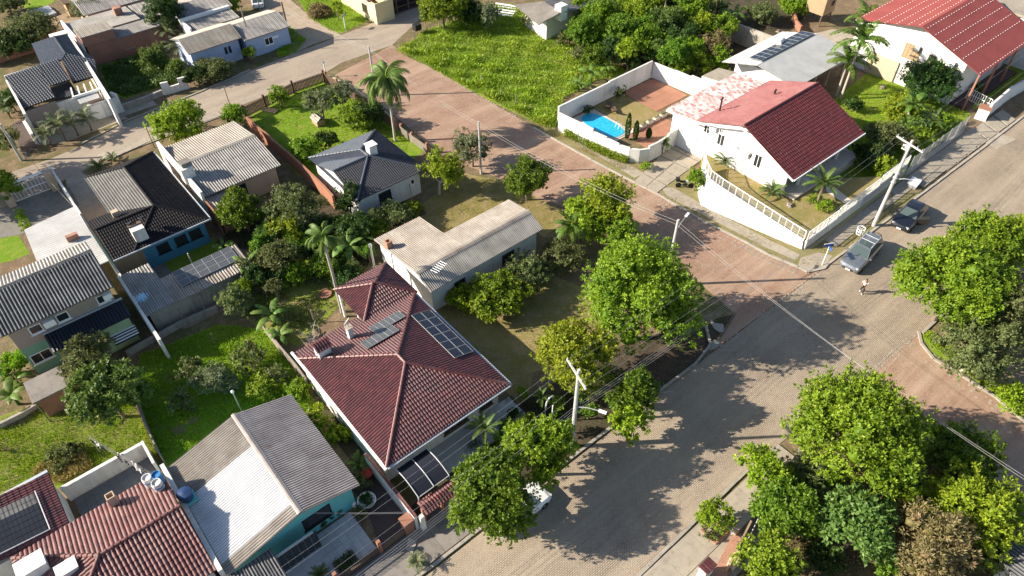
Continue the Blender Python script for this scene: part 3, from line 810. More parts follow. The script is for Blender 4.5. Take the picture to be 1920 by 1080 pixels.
# --- maroon hip-roofed house in the middle
t = H1 = thing('hip_roof_house', 'white house under a maroon tiled hip roof with solar panels on two slopes', 'house', (14.6, 31, 0))
walls(t, 9.5, 19.6, 25.6, 36.8, 0, 3.2, 'white_wall')
roof(t, 9.35, 20.0, 24.7, 36.9, 3.25, 3.25, 5.0, 14.67, 'y', TILE, ('tile_maroon',)*4, 5.3, 5.9, capmat='tile_maroon_worn')
b = MB(); roof_plane(b, [(9.35, 36.9, 3.25), (15.1, 36.9, 3.25), (15.1, 37.9, 2.95), (9.35, 37.9, 2.95)], (1, 0, 0), TILE); b.build('roof_slope', M['tile_maroon'], t)
roof(t, 15.15, 20.3, 36.95, 41.75, 3.2, 3.2, 4.1, 39.35, 'x', TILE, ('tile_maroon',)*4, 2.45, 2.45, capmat='tile_maroon_worn')
box_part(t, 'gutter', 9.16, 9.33, 24.6, 37.9, 3.1, 3.24, 'white_paint')
box_part(t, 'gutter', 20.03, 20.2, 24.6, 41.7, 3.1, 3.22, 'gutter')
box_part(t, 'gutter', 9.36, 20.0, 24.52, 24.67, 3.1, 3.22, 'gutter')
for x, y in ((15.4, 41.4), (17.8, 41.4), (20, 41.4), (15.4, 38.4)): box_part(t, 'porch_post', x-.08, x+.08, y-.08, y+.08, 0, 3.15, 'white_paint')
window(t, '-y', 25.6, 15.6, .9, 2.2, 1.2, 'wood', 'glass', 3); window(t, '-y', 25.6, 18.4, .9, 1.2, 1.2, 'wood', 'glass', 1)
box_part(t, 'terrace', 12.5, 20.6, 23.3, 25.58, 0, .28, 'tile_grey')
zb = lambda x, y: 3.25+(36.9-y)*.2966+.05
zr_ = lambda x, y: 3.25+(20.0-x)*.328+.05
panel_grid(t, zb, 14.85, 17.65, 34.5, 35.65, 3, 1, m='cell_grey')
panel_grid(t, zb, 13.45, 16.3, 33.3, 34.42, 3, 1, m='cell_grey')
panel_grid(t, zr_, 18.0, 19.75, 28.7, 34.4, 2, 6, m='cell', cross=False)
q = P(607, 660, 3.9)
ch = box_part(t, 'chimney', q.x-.5, q.x+.5, q.y-.3, q.y+.5, 3.2, 4.55, 'white_wall')
b = MB(); roof_plane(b, [(q.x-.62, q.y-.45, 4.55), (q.x+.62, q.y-.45, 4.55), (q.x+.62, q.y+.15, 4.95), (q.x-.62, q.y+.15, 4.95)], (1, 0, 0), TILE); roof_plane(b, [(q.x-.62, q.y+.65, 4.55), (q.x+.62, q.y+.65, 4.55), (q.x+.62, q.y+.15, 4.95), (q.x-.62, q.y+.15, 4.95)], (1, 0, 0), TILE); b.build('chimney_cap', M['tile_maroon'], ch)
q = P(657, 627, 3.9)
ch = box_part(t, 'chimney', q.x-.2, q.x+.2, q.y-.2, q.y+.2, 3.3, 4.7, 'white_wall')
box_part(ch, 'chimney_cap', q.x-.27, q.x+.27, q.y-.27, q.y+.27, 4.7, 4.78, 'concrete')
def dish(loc, rz, label, r=.35, m='grey_paint'):
    d = thing('satellite_dish', label, 'satellite dish', loc, rz, 'satellite dishes on the roofs')
    b = MB(local=True)
    prof = [(r*k/5, .22*r*(k/5)**2) for k in range(6)]
    Rm = Matrix.Rotation(radians(55), 3, 'Y'); n = 14; rings = []
    for rr, h in prof: rings.append([Rm @ Vector((rr*cos(2*pi*k/n), rr*sin(2*pi*k/n), h))+Vector((0, 0, .55)) for k in range(n)])
    for i in range(5):
        for k in range(n):
            j = (k+1) % n; b.face([rings[i][k], rings[i][j], rings[i+1][j], rings[i+1][k]])
    b.build('bowl', M[m], d, True)
    b = MB(local=True); b.path([(0, 0, 0), (-.05, 0, .5)], .03, 6); b.build('mast', M['galv'], d)
    b = MB(local=True); b.path([(0, 0, .35), Rm @ Vector((0, 0, r*.9))+Vector((0, 0, .5))], .015, 5); b.build('feed_arm', M['galv'], d)
    return d
dish((q.x, q.y, 4.78), 2.2, 'grey satellite dish on the small white chimney of the maroon hip-roofed house')
t = thing('antenna_mast', 'thin grey pipe mast standing behind the rear wing of the maroon roof', 'mast', P(705, 515))
MB().path([P(705, 515), P(705, 515)+Vector((0, 0, 3.4))], .09, 8).build('pipe', M['galv'], t)
MB().path([P(705, 515)+Vector((0, 0, 3.4)), P(705, 515)+Vector((0, 0, 3.7))], .16, 8).build('cowl', M['galv'], t)

# --- smoked carport canopy, boundary wall and gate roof of that house
t = thing('carport_canopy', 'arched carport canopy of smoked dark sheeting in front of the maroon-roofed house', 'canopy', (11, 23.4, 0))
b = MB(); n = 10; x0, x1, y0, y1 = 9.9, 12.4, 21.9, 24.55
arc = [(y0+(y1-y0)*i/n, 2.5+.30*sin(pi*i/n)+.1*i/n) for i in range(n+1)]
for i in range(n):
    (ya, za), (yb, zb_) = arc[i], arc[i+1]
    b.face([(x0, ya, za), (x1, ya, za), (x1, yb, zb_), (x0, yb, zb_)]); b.face([(x0, yb, zb_-.01), (x1, yb, zb_-.01), (x1, ya, za-.01), (x0, ya, za-.01)])
g = G('smoked_sheet', .25, .5); g.col((.02, .021, .028)); M['smoked'] = g.m
b.build('canopy_sheet', M['smoked'], t, True)
for x in (x0, (x0+x1)/2, x1): MB().path([(x, y, z+.03) for y, z in arc], .035, 6).build('canopy_rib', M['alu'], t)
for y, z in (arc[0], arc[-1]): MB().path([(x0, y, z), (x1, y, z)], .035, 6).build('canopy_beam', M['alu'], t)
for x in (x0, x1): MB().path([(x, y0, 0), (x, y0, 2.5)], .05, 6).build('canopy_post', M['alu'], t)
t = thing('side_wall', 'white garden wall with red coping tiles beside the smoked carport', 'wall', (9.2, 24.3, 0))
MB().box(9.05, 9.25, 21.3, 27.5, 0, 1.75).build('wall_body', M['white_wall'], t)
for i in range(17): MB().obox((9.15, 21.5+i*.36, 1.77), .22, .345, .05, 0).build('coping_tile', M['tile_maroon_worn'], t)
t = thing('gate_roof', 'small red tiled roof over the street gate beside the smoked carport', 'gate', (11.2, 21.2, 0))
shed(t, [(9.7, 20.75, 2.05), (12.9, 20.75, 2.05), (12.9, 21.3, 2.35), (9.7, 21.3, 2.35)], (1, 0, 0), TILE, 'tile_maroon_worn')
shed(t, [(9.7, 21.85, 2.05), (12.9, 21.85, 2.05), (12.9, 21.3, 2.35), (9.7, 21.3, 2.35)], (1, 0, 0), TILE, 'tile_maroon_worn')
for x in (9.75, 11.2, 12.8): box_part(t, 'gate_post', x-.1, x+.1, 21.2, 21.4, 0, 2.1, 'terracotta')
for i in range(22):
    x = 9.95+i*.13
    if abs(x-11.2) > .12: box_part(t, 'gate_bar', x-.015, x+.015, 21.28, 21.31, .1, 1.9, 'dark_metal')

# --- teal house with fibre-cement roof
t = H2 = thing('teal_house', 'turquoise house under a weathered fibre-cement gable roof, half its roof painted white', 'house', (3, 29.7, 0))
walls(t, -1.5, 6.9, 25.5, 34.2, 0, 2.85, 'teal_wall', 'y', 4.0, 3.3)
def h2(x): return 4.2-(3.3-x)*.275 if x < 3.3 else 4.2-(x-3.3)*.30
p18 = .18
for ya, yb, m in ((24.9, 24.9+5*p18, 'fibre'), (24.9+5*p18, 24.9+36*p18, 'metal_white'), (24.9+36*p18, 34.5, 'fibre')):
    shed(t, [(-1.85, ya, h2(-1.85)), (3.3, ya, 4.2), (3.3, yb, 4.2), (-1.85, yb, h2(-1.85))], (0, 1, 0), FIB, m)
shed(t, [(7.35, 24.9, h2(7.35)), (3.3, 24.9, 4.2), (3.3, 34.5, 4.2), (7.35, 34.5, h2(7.35))], (0, 1, 0), FIB, 'fibre_red')
b = MB()
for i in range(9):                            # ridge capping pieces
    ya = 24.9+i*1.067; yb = ya+1.1
    b.face([(3.12, ya, 4.22), (3.3, ya, 4.3), (3.3, yb, 4.31), (3.12, yb, 4.23)]); b.face([(3.3, ya, 4.3), (3.5, ya, 4.21), (3.5, yb, 4.22), (3.3, yb, 4.31)])
b.build('ridge_cap', M['fibre_red'], t)
q = RY(593, 965, 25.5); window(t, '-y', 25.5, q.x, 1.0, 2.0, 1.25, 'black', 'glass', 1)
# glazed porch with grey frames
pr = box_part(t, 'porch_floor', .4, 3.4, 23.6, 25.48, 0, .16, 'tile_grey')
for i in range(7):
    x = .5+i*.45; box_part(pr, 'glass_panel', x, x+.41, 24.32, 24.36, .22, 2.3, 'glass')
box_part(pr, 'porch_frame', .4, 3.45, 24.28, 24.42, 2.32, 2.42, 'alu'); box_part(pr, 'porch_frame', .4, 3.45, 24.25, 24.44, .165, .215, 'alu')
shed(t, [(-1.8, 21.2, 2.3), (.9, 21.2, 2.3), (.9, 24.85, 2.75), (-1.8, 24.85, 2.75)], (1, 0, 0), FIB, 'fibre_dark', 'porch_roof')
for x, y in ((-1.6, 21.4), (.7, 21.4)): box_part(t, 'porch_post', x-.06, x+.06, y-.06, y+.06, 0, 2.25, 'galv')
slabs('patio', .95, 6.3, 22.0, 25.3, .55, .55, 'tile_grey', .09, 'floor_tile', gap=.018, jz=.003)
t = thing('roof_lamp_post', 'small white globe lamp on a short post behind the white-painted roof', 'lamp', P(455, 775, 0))
q = P(455, 775, 0); MB().path([q, q+Vector((0, 0, 2.6))], .05, 8).build('lamp_pole', M['galv'], t); MB().lathe(q+Vector((0, 0, 2.6)), [(.04, 0), (.1, .04), (.13, .13), (.1, .22), (.04, .26)], 12).build('lamp_globe', M['white_paint'], t, True)

# --- red tiled house in the lower left corner with courtyard
t = H3 = thing('red_roof_house', 'house with sun-bleached red tile roof and grey courtyard in the lower left corner', 'house', (-6.5, 30, 0))
walls(t, -11, -2.5, 26.2, 33.8, 0, 3.1, 'white_wall', 'x', 4.0, 29.9)
roof(t, -11.45, -2.2, 25.5, 34.25, 3.15, 3.15, 4.6, 29.9, 'x', TILE3, ('tile_maroon_worn',)*4, 4.4, 0)
box_part(t, 'gutter_wall', -2.17, -1.9, 25.2, 34.6, 0, 3.35, 'boundary_white')
shed(t, [(-16, 34.35, 3.9), (-8.1, 34.35, 2.9), (-8.1, 39.2, 2.9), (-16, 39.2, 3.9)], (0, 1, 0), TILE, 'tile_maroon', 'wing_roof')
box_part(t, 'wing_wall', -15.8, -8.3, 34.6, 39.0, 0, 2.72, 'white_wall')
box_part(t, 'gutter', -16, -8.1, 39.22, 39.45, 2.85, 3.05, 'gutter')
def zw(x, y): return 2.9+(-8.1-x)*.1266+.17
for i in range(7):                            # black pool-heating mats
    y = 34.75+i*.47
    b = MB(); b.face([(-13.6, y, zw(-13.6, 0)), (-9.2, y, zw(-9.2, 0)), (-9.2, y+.44, zw(-9.2, 0)), (-13.6, y+.44, zw(-13.6, 0))])
    b.face([(-13.6, y, zw(-13.6, 0)), (-13.6, y, zw(-13.6, 0)-.05), (-9.2, y, zw(-9.2, 0)-.05), (-9.2, y, zw(-9.2, 0))])
    b.build('heating_mat', M['fibre_dark' if i > 4 else 'metal_navy'], t)
MB().path([(-13.6, 34.65, zw(-13.6, 0)+.03), (-9.1, 34.65, zw(-9.1, 0)+.03)], .04, 6).build('pipe', M['alu'], t)
MB().path([(-9.1, 34.65, zw(-9.1, 0)+.03), (-9.1, 38.1, zw(-9.1, 0)+.03)], .04, 6).build('pipe', M['alu'], t)
slabs('courtyard', -7.9, -2.7, 34.9, 38.5, .6, .6, 'tile_dark', .1, 'floor_tile', gap=.015, jz=.002)
kind(MB().box(-7.6, -2.5, 34.45, 34.88, .0, .35).build('courtyard_step', M['tile_grey']))
t2 = thing('courtyard_wall', 'low white wall with flat top around the grey tiled courtyard', 'wall', (-5.4, 38.7, 0))
MB().box(-8.1, -2.6, 38.55, 38.8, 0, 1.6).build('wall_body', M['boundary_white'], t2); MB().box(-2.6, -2.42, 36.5, 38.8, 0, 1.62).build('wall_body', M['boundary_white'], t2)
for px, py, s in ((60, 1062, 1.0), (128, 1068, .75)):
    q = P(px, py, 4.2); ch = box_part(t, 'chimney', q.x-s*.7, q.x+s*.7, q.y-s*.5, q.y+s*.5, 2.9, 4.5, 'white_clean'); box_part(ch, 'chimney_cap', q.x-s*.78, q.x+s*.78, q.y-s*.58, q.y+s*.58, 4.5, 4.56, 'white_paint')

# --- two-storey green house on the left
t = H4 = thing('two_storey_house', 'two-storey pale green house with black corrugated roof and a navy lean-to roof', 'house', (-3, 54, 0))
walls(t, -6.7, .8, 51.9, 57.4, 3.0, 5.55, 'taupe_wall', 'x', 6.6, 55.0, 'upper_wall')
walls(t, -6.68, .78, 51.92, 57.38, 0, 2.99, 'green_wall2', name='lower_wall')
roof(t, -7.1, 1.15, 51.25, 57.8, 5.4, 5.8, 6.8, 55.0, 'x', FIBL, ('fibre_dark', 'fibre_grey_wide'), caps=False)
b = MB()
for i in range(8):
    xa = -7.1+i*1.03
    b.face([(xa, 54.75, 6.76), (xa+1.06, 54.75, 6.77), (xa+1.06, 55, 6.9), (xa, 55, 6.89)]); b.face([(xa, 55, 6.89), (xa+1.06, 55, 6.9), (xa+1.06, 55.25, 6.77), (xa, 55.25, 6.76)])
b.build('ridge_cap', M['fibre_dark'], t)
for px, py in ((115, 590), (188, 552), (62, 610)):
    q = RY(px, py, 51.9); window(t, '-y', 51.9, q.x, 3.9, .9, .8, 'white_paint', 'glass', 0)
q = RX(63, 655, -6.7)
window(t, '-y', 51.92, -5.75, 1.1, 1.5, 1.0, 'white_paint', 'glass', 1)
box_part(t, 'air_conditioner', -4.4, -3.6, 51.45, 51.85, 4.2, 4.75, 'white_paint'); box_part(t, 'air_conditioner', .1, .75, 51.45, 51.85, 4.3, 4.8, 'white_paint')
shed(t, [(-4.8, 50.05, 2.95), (1.2, 50.05, 2.95), (1.2, 51.85, 3.55), (-4.8, 51.85, 3.55)], (1, 0, 0), FIBL, 'metal_navy', 'lean_to_roof')
box_part(t, 'flashing', -4.85, 1.25, 51.7, 51.86, 3.56, 3.68, 'gutter')
box_part(t, 'lean_to_wall', -4.55, .95, 50.35, 51.8, 0, 2.9, 'green_wall')
for x0, x1 in ((-4.3, -2.9), (-.9, 1.05)):
    aw = MB()
    for i in range(8):
        y0 = 50.33-i*.11; z0 = 1.75-i*.05
        aw.m = i % 2
        aw.face([(x0, y0, z0), (x1, y0, z0), (x1, y0-.11, z0-.05), (x0, y0-.11, z0-.05)]); aw.face([(x0, y0-.11, z0-.07), (x1, y0-.11, z0-.07), (x1, y0, z0-.02), (x0, y0, z0-.02)])
    aw.build('striped_awning', [M['white_paint'], M['metal_navy']], t)
window(t, '-y', 50.35, -2.0, .6, 1.3, 1.3, 'wood_grey', 'glass', 2)
t = thing('brick_hut', 'small brick hut with flat stained concrete roof beside the two-storey green house', 'hut', (-6.1, 48, 0))
walls(t, -7.2, -5.1, 46.9, 49.0, 0, 2.1, 'brick'); MB().box(-7.5, -4.9, 46.7, 49.2, 2.1, 2.28).build('roof_slab', M['concrete_dark'], t)
for x in (-7.3, -5.0): MB().path([(x, 46.55, 0), (x, 46.55, 2.5)], .05, 6).build('post', M['wood_grey'], t)

# --- white metal carport and boundary wall beside it
t = thing('metal_carport', 'carport with flat white ribbed metal roof beside the long white wall', 'carport', (-.5, 63, 0))
shed(t, [(-3.1, 58.1, 2.9), (2.0, 58.1, 2.9), (2.0, 68.6, 2.6), (-2.6, 68.0, 2.6)], (0, 1, 0), SHEETM, 'sheet_white')
for x, y in ((-2.4, 67.6), (1.8, 68.2), (-2.8, 63), (-2.9, 59)): box_part(t, 'carport_post', x-.07, x+.07, y-.07, y+.07, 0, 2.55, 'white_paint')
q = P(137, 447, 2.9); box_part(t, 'chimney', q.x-.5, q.x+.5, q.y-.2, q.y+.2, 2.4, 3.35, 'brick_pale')
t = thing('boundary_wall', 'long white boundary wall between the white carport and the black tiled roof', 'wall', (2.2, 67, 0))
MB().box(2.08, 2.26, 56.5, 78.4, 0, 2.0).build('wall_body', M['boundary_white'], t)
t = thing('entrance_gate', 'white framed entrance gate between beige pillars on the shaded street', 'gate', (-.2, 77.5, 0))
for x in (-2.6, 1.6): MB().box(x-.35, x+.35, 76.7, 77.5, 0, 2.3).build('pillar', M['beige_wall'], t)
for x0, x1 in ((-2.2, -.55), (-.45, 1.2)):
    fr = MB()
    for z in (.2, 1.1, 1.9): fr.box(x0, x1, 77.2, 77.26, z, z+.06)
    for k in range(6): xx = x0+(x1-x0)*k/5; fr.box(xx-.02, xx+.02, 77.21, 77.25, .26, 1.9)
    fr.build('gate_leaf', M['white_paint'], t)
MB().box(-2.2, 1.2, 77.15, 77.4, 2.2, 2.32).build('lintel', M['white_paint'], t)

# --- black tiled house with turquoise walls
t = H5 = thing('black_roof_house', 'turquoise-walled house under a glossy black tiled roof with stepped slopes', 'house', (7, 63, 0))
walls(t, 2.8, 10.6, 58.4, 64.0, 0, 2.9, 'blue_wall'); walls(t, 4.7, 10.58, 64.05, 71.6, 0, 2.88, 'beige_wall')
roof(t, 4.2, 11.1, 57.8, 72.1, 3.0, 3.0, 4.2, 7.65, 'y', TILE, (None, 'tile_black', None, 'tile_black'), 3.45, 2.9, capmat='tile_black')
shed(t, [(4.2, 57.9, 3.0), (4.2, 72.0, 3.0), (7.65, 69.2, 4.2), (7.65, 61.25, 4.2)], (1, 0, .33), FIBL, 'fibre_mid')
shed(t, [(2.3, 57.8, 3.0), (11.1, 57.8, 3.0), (7.65, 61.25, 4.2), (2.3, 61.25, 4.2)], (1, 0, 0), TILE, 'tile_black')
shed(t, [(7.55, 64.7, 3.0), (2.3, 64.7, 3.0), (2.3, 61.25, 4.2), (7.55, 61.25, 4.2)], (1, 0, 0), TILE, 'tile_black')
b = MB(); ridge_caps(b, (2.3, 61.25, 4.24), (7.65, 61.25, 4.24)); b.build('ridge_cap', M['tile_black'], t)
box_part(t, 'gutter', 11.12, 11.26, 57.7, 72.1, 2.88, 3.0, 'white_paint'); box_part(t, 'gutter', 2.3, 11.1, 57.62, 57.77, 2.9, 3.02, 'gutter')
for px, py in ((302, 455), (336, 442), (362, 428)):
    q = RY(px, py, 58.4); window(t, '-y', 58.4, q.x, 1.1, 1.1, 1.0, 'black', 'glass', 1)
box_part(t, 'back_terrace', 2.5, 6.0, 55.7, 58.3, 0, .12, 'concrete_dark'); box_part(t, 'terrace_wall', 2.3, 4.8, 58.34, 58.38, 0, 2.6, 'wood_pale')
q = P(217, 402, 4.0); box_part(t, 'chimney', q.x-.3, q.x+.3, q.y-.25, q.y+.25, 3.2, 4.4, 'beige_wall')
q = P(262, 440, 3.6); ch = box_part(t, 'chimney', q.x-.55, q.x+.55, q.y-.55, q.y+.45, 3.1, 4.5, 'boundary_white'); box_part(ch, 'chimney_cap', q.x-.6, q.x+.6, q.y+.2, q.y+.55, 4.5, 4.62, 'wood')
dish((q.x-.3, q.y+.7, 4.0), 2.4, 'left one of two grey dishes beside the white chimney on the black roof')
dish((q.x+.75, q.y+.75, 4.0), 2.4, 'right one of two grey dishes beside the white chimney on the black roof')

# --- fibre-cement house right of it
t = H6 = thing('fibre_cement_house', 'low house with pale corrugated fibre-cement gable roof beside the black tiled one', 'house', (16, 66.5, 0))
walls(t, 12.3, 19.8, 62.0, 72.0, 0, 2.7, 'beige_wall', 'x', 3.5, 66.9)
roof(t, 12.15, 20.25, 61.5, 72.5, 2.8, 2.8, 3.75, 66.9, 'x', FIBL, ('fibre_grey_wide', 'fibre_pale'), caps=False)
b = MB()
for i in range(8):
    xa = 12.15+i*1.01
    b.face([(xa, 66.6, 3.76), (xa+1.04, 66.6, 3.77), (xa+1.04, 66.9, 3.86), (xa, 66.9, 3.85)]); b.face([(xa, 66.9, 3.85), (xa+1.04, 66.9, 3.86), (xa+1.04, 67.2, 3.77), (xa, 67.2, 3.76)])
b.build('ridge_cap', M['fibre_pale'], t)
box_part(t, 'parapet', 11.85, 12.12, 61.3, 72.7, 0, 3.6, 'boundary_white')
shed(t, [(12.2, 58.9, 2.2), (14.4, 58.9, 2.2), (14.4, 61.9, 2.5), (12.2, 61.9, 2.5)], (1, 0, 0), FIBL, 'fibre_pale', 'annex_roof')
box_part(t, 'annex_wall', 14.45, 14.62, 58.9, 61.7, 0, 2.75, 'terracotta'); box_part(t, 'annex_wall', 11.95, 12.12, 58.8, 61.2, 0, 2.6, 'terracotta'); box_part(t, 'annex_wall', 12.3, 14.4, 58.72, 58.88, 0, 2.1, 'brick')
q = P(352, 325, 3.7); ch = box_part(t, 'tank_stand', q.x-.6, q.x+.6, q.y-.5, q.y+.5, 2.9, 4.5, 'boundary_white'); box_part(ch, 'stand_cap', q.x-.3, q.x+.7, q.y-.2, q.y+.7, 4.5, 4.95, 'concrete_dark')
window(t, '-y', 62.0, 15.7, .8, 1.4, 1.4, 'black', 'glass', 0)

# --- slate-blue tiled house in the corner garden
t = H7 = thing('slate_roof_house', 'white gabled house under a slate-blue tiled roof with a white chimney', 'house', (27, 55.5, 0))
walls(t, 23.3, 30.6, 51.5, 56.9, 0, 2.9, 'pale_wall', 'x', 4.1, 55.05, mats={'-x': 'white_clean', '+x': 'pale_wall'}) if False else None
walls(t, 23.35, 30.5, 51.6, 60.0, 0, 2.9, 'pale_wall', mats={'-x': 'white_clean'})
b = MB(); b.face([(23.2, 51.6, 2.5), (23.2, 51.6, 3.1), (23.2, 55.05, 4.2), (23.2, 58.0, 3.25), (23.2, 58, 2.5)][::-1]); b.face([(23.3, 51.6, 2.5), (23.3, 51.6, 3.1), (23.3, 55.05, 4.2), (23.3, 58.0, 3.25), (23.3, 58, 2.5)]); b.build('gable', M['white_clean'], t)
roof(t, 22.95, 31.0, 51.0, 60.5, 3.0, 3.0, 4.3, 26.95, 'y', TILE, ('tile_navy_lit', 'tile_navy', None, 'tile_navy_lit'), 4.05, 4.05, capmat='tile_navy_lit')  # sun-facing slopes take the painted-lit copy of the tile
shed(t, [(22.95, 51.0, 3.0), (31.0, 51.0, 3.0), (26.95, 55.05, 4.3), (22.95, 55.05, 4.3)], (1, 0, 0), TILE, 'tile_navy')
shed(t, [(26.9, 58.4, 3.25), (22.95, 58.4, 3.25), (22.95, 55.05, 4.3), (26.9, 55.05, 4.3)], (1, 0, 0), TILE, 'tile_navy_lit')
b = MB(); ridge_caps(b, (22.95, 55.05, 4.34), (26.95, 55.05, 4.34)); b.build('ridge_cap', M['tile_navy_lit'], t)
q = P(698, 291, 4.0); ch = box_part(t, 'chimney', q.x-.3, q.x+.55, q.y-.2, q.y+.6, 3.4, 5.0, 'white_clean'); box_part(ch, 'chimney_cap', q.x-.4, q.x+.65, q.y-.3, q.y+.7, 5.12, 5.2, 'white_clean'); box_part(ch, 'flue', q.x-.2, q.x+.45, q.y-.1, q.y+.5, 5.0, 5.12, 'black')
window(t, '-y', 51.6, 26.3, 1.0, 1.4, 1.2, 'black', 'glass', 1); window(t, '-y', 51.6, 29.6, 1.5, .5, .6, 'white_paint', 'glass', 0)

# --- long fibre-cement house behind the maroon roof
t = H8 = thing('long_grey_house', 'long house with brown-stained fibre-cement roof and brick chimney behind the maroon roof', 'house', (27, 40, 0))
walls(t, 21.6, 33.4, 36.9, 41.0, 0, 2.95, 'white_wall'); walls(t, 21.62, 25.9, 41.05, 45.0, 0, 2.8, 'white_wall')
shed(t, [(21.25, 45.3, 2.9), (26.25, 45.3, 2.9), (26.25, 38.4, 3.8), (21.25, 38.4, 3.8)], (1, 0, 0), FIB, 'fibre')
shed(t, [(26.25, 41.35, 3.415), (33.85, 41.35, 3.415), (33.85, 38.4, 3.8), (26.25, 38.4, 3.8)], (1, 0, 0), FIB, 'fibre')
shed(t, [(21.25, 36.45, 2.95), (33.85, 36.45, 2.95), (33.85, 38.4, 3.8), (21.25, 38.4, 3.8)], (1, 0, 0), FIB, 'fibre_grey')
b = MB()
for i in range(12):
    xa = 21.25+i*1.05
    b.face([(xa, 38.15, 3.78), (xa+1.08, 38.15, 3.79), (xa+1.08, 38.42, 3.9), (xa, 38.42, 3.89)]); b.face([(xa, 38.42, 3.89), (xa+1.08, 38.42, 3.9), (xa+1.08, 38.75, 3.84), (xa, 38.75, 3.83)])
b.build('ridge_cap', M['fibre'], t)
q = P(729, 462, 3.3); ch = MB(); 
for dx, dy, sx, sy in ((-.22, 0, .1, .54), (.22, 0, .1, .54), (0, -.22, .34, .1), (0, .22, .34, .1)): ch.obox((q.x+dx, q.y+dy, 3.5), sx, sy, .9)
ch.build('chimney', M['brick_pale'], t)
window(t, '-y', 36.9, 24.5, .8, 1.2, 1.2, 'wood', 'glass', 1); window(t, '-y', 36.9, 30, .8, 1.4, 1.2, 'wood', 'glass', 1)
q = P(815, 545, 0)
t = thing('concrete_tank_box', 'grey concrete box tank beside the lower eave of the long grey roof', 'tank', (q.x, q.y, 0))
MB().box(q.x-.5, q.x+.5, q.y-.4, q.y+.4, 0, 2.2).build('tank_body', M['concrete_dark'], t); MB().box(q.x-.55, q.x+.55, q.y-.45, q.y+.45, 2.2, 2.28).build('tank_lid', M['concrete'], t)
q = P(826, 530, 3.5)
t = thing('tv_antenna', 'thin television antenna standing on the long grey fibre-cement roof', 'antenna', (q.x, q.y, 3.5))
MB().path([q, q+Vector((0, 0, 1.9))], .025, 5).build('mast', M['galv'], t)
MB().path([q+Vector((-.7, -.2, 1.8)), q+Vector((.7, .2, 1.8))], .02, 5).build('boom', M['galv'], t)
for k in range(6): c = q+Vector((-.6+k*.24, -.17+k*.07, 1.8)); MB().path([c+Vector((.1, -.35, 0)), c+Vector((-.1, .35, 0))], .012, 4).build('element', M['galv'], t)

# --- white house with red roof, pool side
t = H9 = thing('white_villa', 'large white house with a red tiled roof and raised front garden', 'house', (63, 33, 0))
def xwall(t, x, prof, m, T=.2, name='wall'):
    b = MB(); a = [Vector((x, y, z)) for y, z in prof]; c = [p+Vector((T, 0, 0)) for p in a]
    ar = sum(prof[i][0]*prof[(i+1) % len(prof)][1]-prof[(i+1) % len(prof)][0]*prof[i][1] for i in range(len(prof)))
    if ar > 0: a = a[::-1]; c = c[::-1]
    b.face(a); b.face(c[::-1])
    for i in range(len(a)): j = (i+1) % len(a); b.face([a[j], a[i], c[i], c[j]])
    return b.build(name, M[m], t)
xwall(t, 57.1, [(26.5, 0), (41.2, 0), (41.2, 4.05), (37.7, 4.35), (32.2, 6.3), (26.5, 4.05)], 'white_clean')
xwall(t, 68.6, [(26.5, 0), (41.2, 0), (41.2, 4.05), (37.7, 4.35), (32.2, 6.3), (26.5, 4.05)], 'white_clean')
box_part(t, 'wall', 57.3, 68.6, 28.4, 28.6, 0, 4.5, 'white_wall'); box_part(t, 'wall', 57.3, 68.6, 41.0, 41.2, 0, 4.0, 'white_clean')
shed(t, [(56.3, 25.45, 3.8), (68.9, 25.45, 3.8), (69.4, 32.2, 6.5), (56.6, 32.2, 6.5)], (1, 0, 0), TILE_L, 'tile_red')
shed(t, [(56.6, 37.75, 4.45), (69.4, 37.75, 4.45), (69.4, 32.2, 6.5), (56.6, 32.2, 6.5)], (1, 0, 0), TILE_L, 'tile_red_lit')
shed(t, [(56.4, 41.6, 4.2), (68.6, 41.6, 4.2), (68.6, 37.7, 4.5), (56.7, 37.7, 4.5)], (1, 0, 0), TILE_L, 'tile_peeled')
b = MB(); ridge_caps(b, (56.6, 32.2, 6.55), (69.4, 32.2, 6.55)); b.build('ridge_cap', M['tile_red'], t)
box_part(t, 'gutter', 56.3, 68.9, 25.3, 25.42, 3.7, 3.84, 'white_paint')
b = MB()
for ya, za, yb, zb_ in ((25.45, 3.68, 32.2, 6.36), (37.75, 4.33, 32.2, 6.36), (41.6, 4.08, 37.7, 4.36)):
    b.face([(56.25, ya, za-.1), (56.25, yb, zb_-.1), (56.25, yb, zb_+.1), (56.25, ya, za+.1)]); b.face([(56.3, ya, za+.1), (56.3, yb, zb_+.1), (56.3, yb, zb_-.1), (56.3, ya, za-.1)]); b.face([(56.25, ya, za+.1), (56.25, yb, zb_+.1), (56.3, yb, zb_+.1), (56.3, ya, za+.1)])
b.build('bargeboard', M['white_paint'], t)
for px, py, w, h in ((1326, 242, .8, 1.0), (1353, 246, .5, .5), (1352, 262, .9, 1.4), (1384, 278, .4, .6), (1408, 290, .5, .7), (1421, 302, .9, 1.5)):
    q = RX(px, py, 57.1); window(t, '-x', 57.1, q.y, q.z-h/2, w, h, 'white_paint', 'glass', 1)
for px, py in ((1340, 240), (1400, 288)): q = RX(px, py, 57.1); box_part(t, 'air_conditioner', 56.7, 57.05, q.y-.4, q.y+.4, q.z-.25, q.z+.25, 'white_paint')
q = RX(1283, 255, 57.1); box_part(t, 'garage_door', 57.02, 57.08, 37.6, 41.0, 0, 2.3, 'white_paint')
for px, py in ((1351, 200), (1450, 185)):
    q = P(px, py, 5.2); MB().path([q-Vector((0, 0, .5)), q+Vector((0, 0, .75))], .09, 8).build('flue', M['black'], t); MB().path([q+Vector((-.1, 0, .8)), q+Vector((.25, .1, .95))], .11, 8).build('flue', M['black'], t)
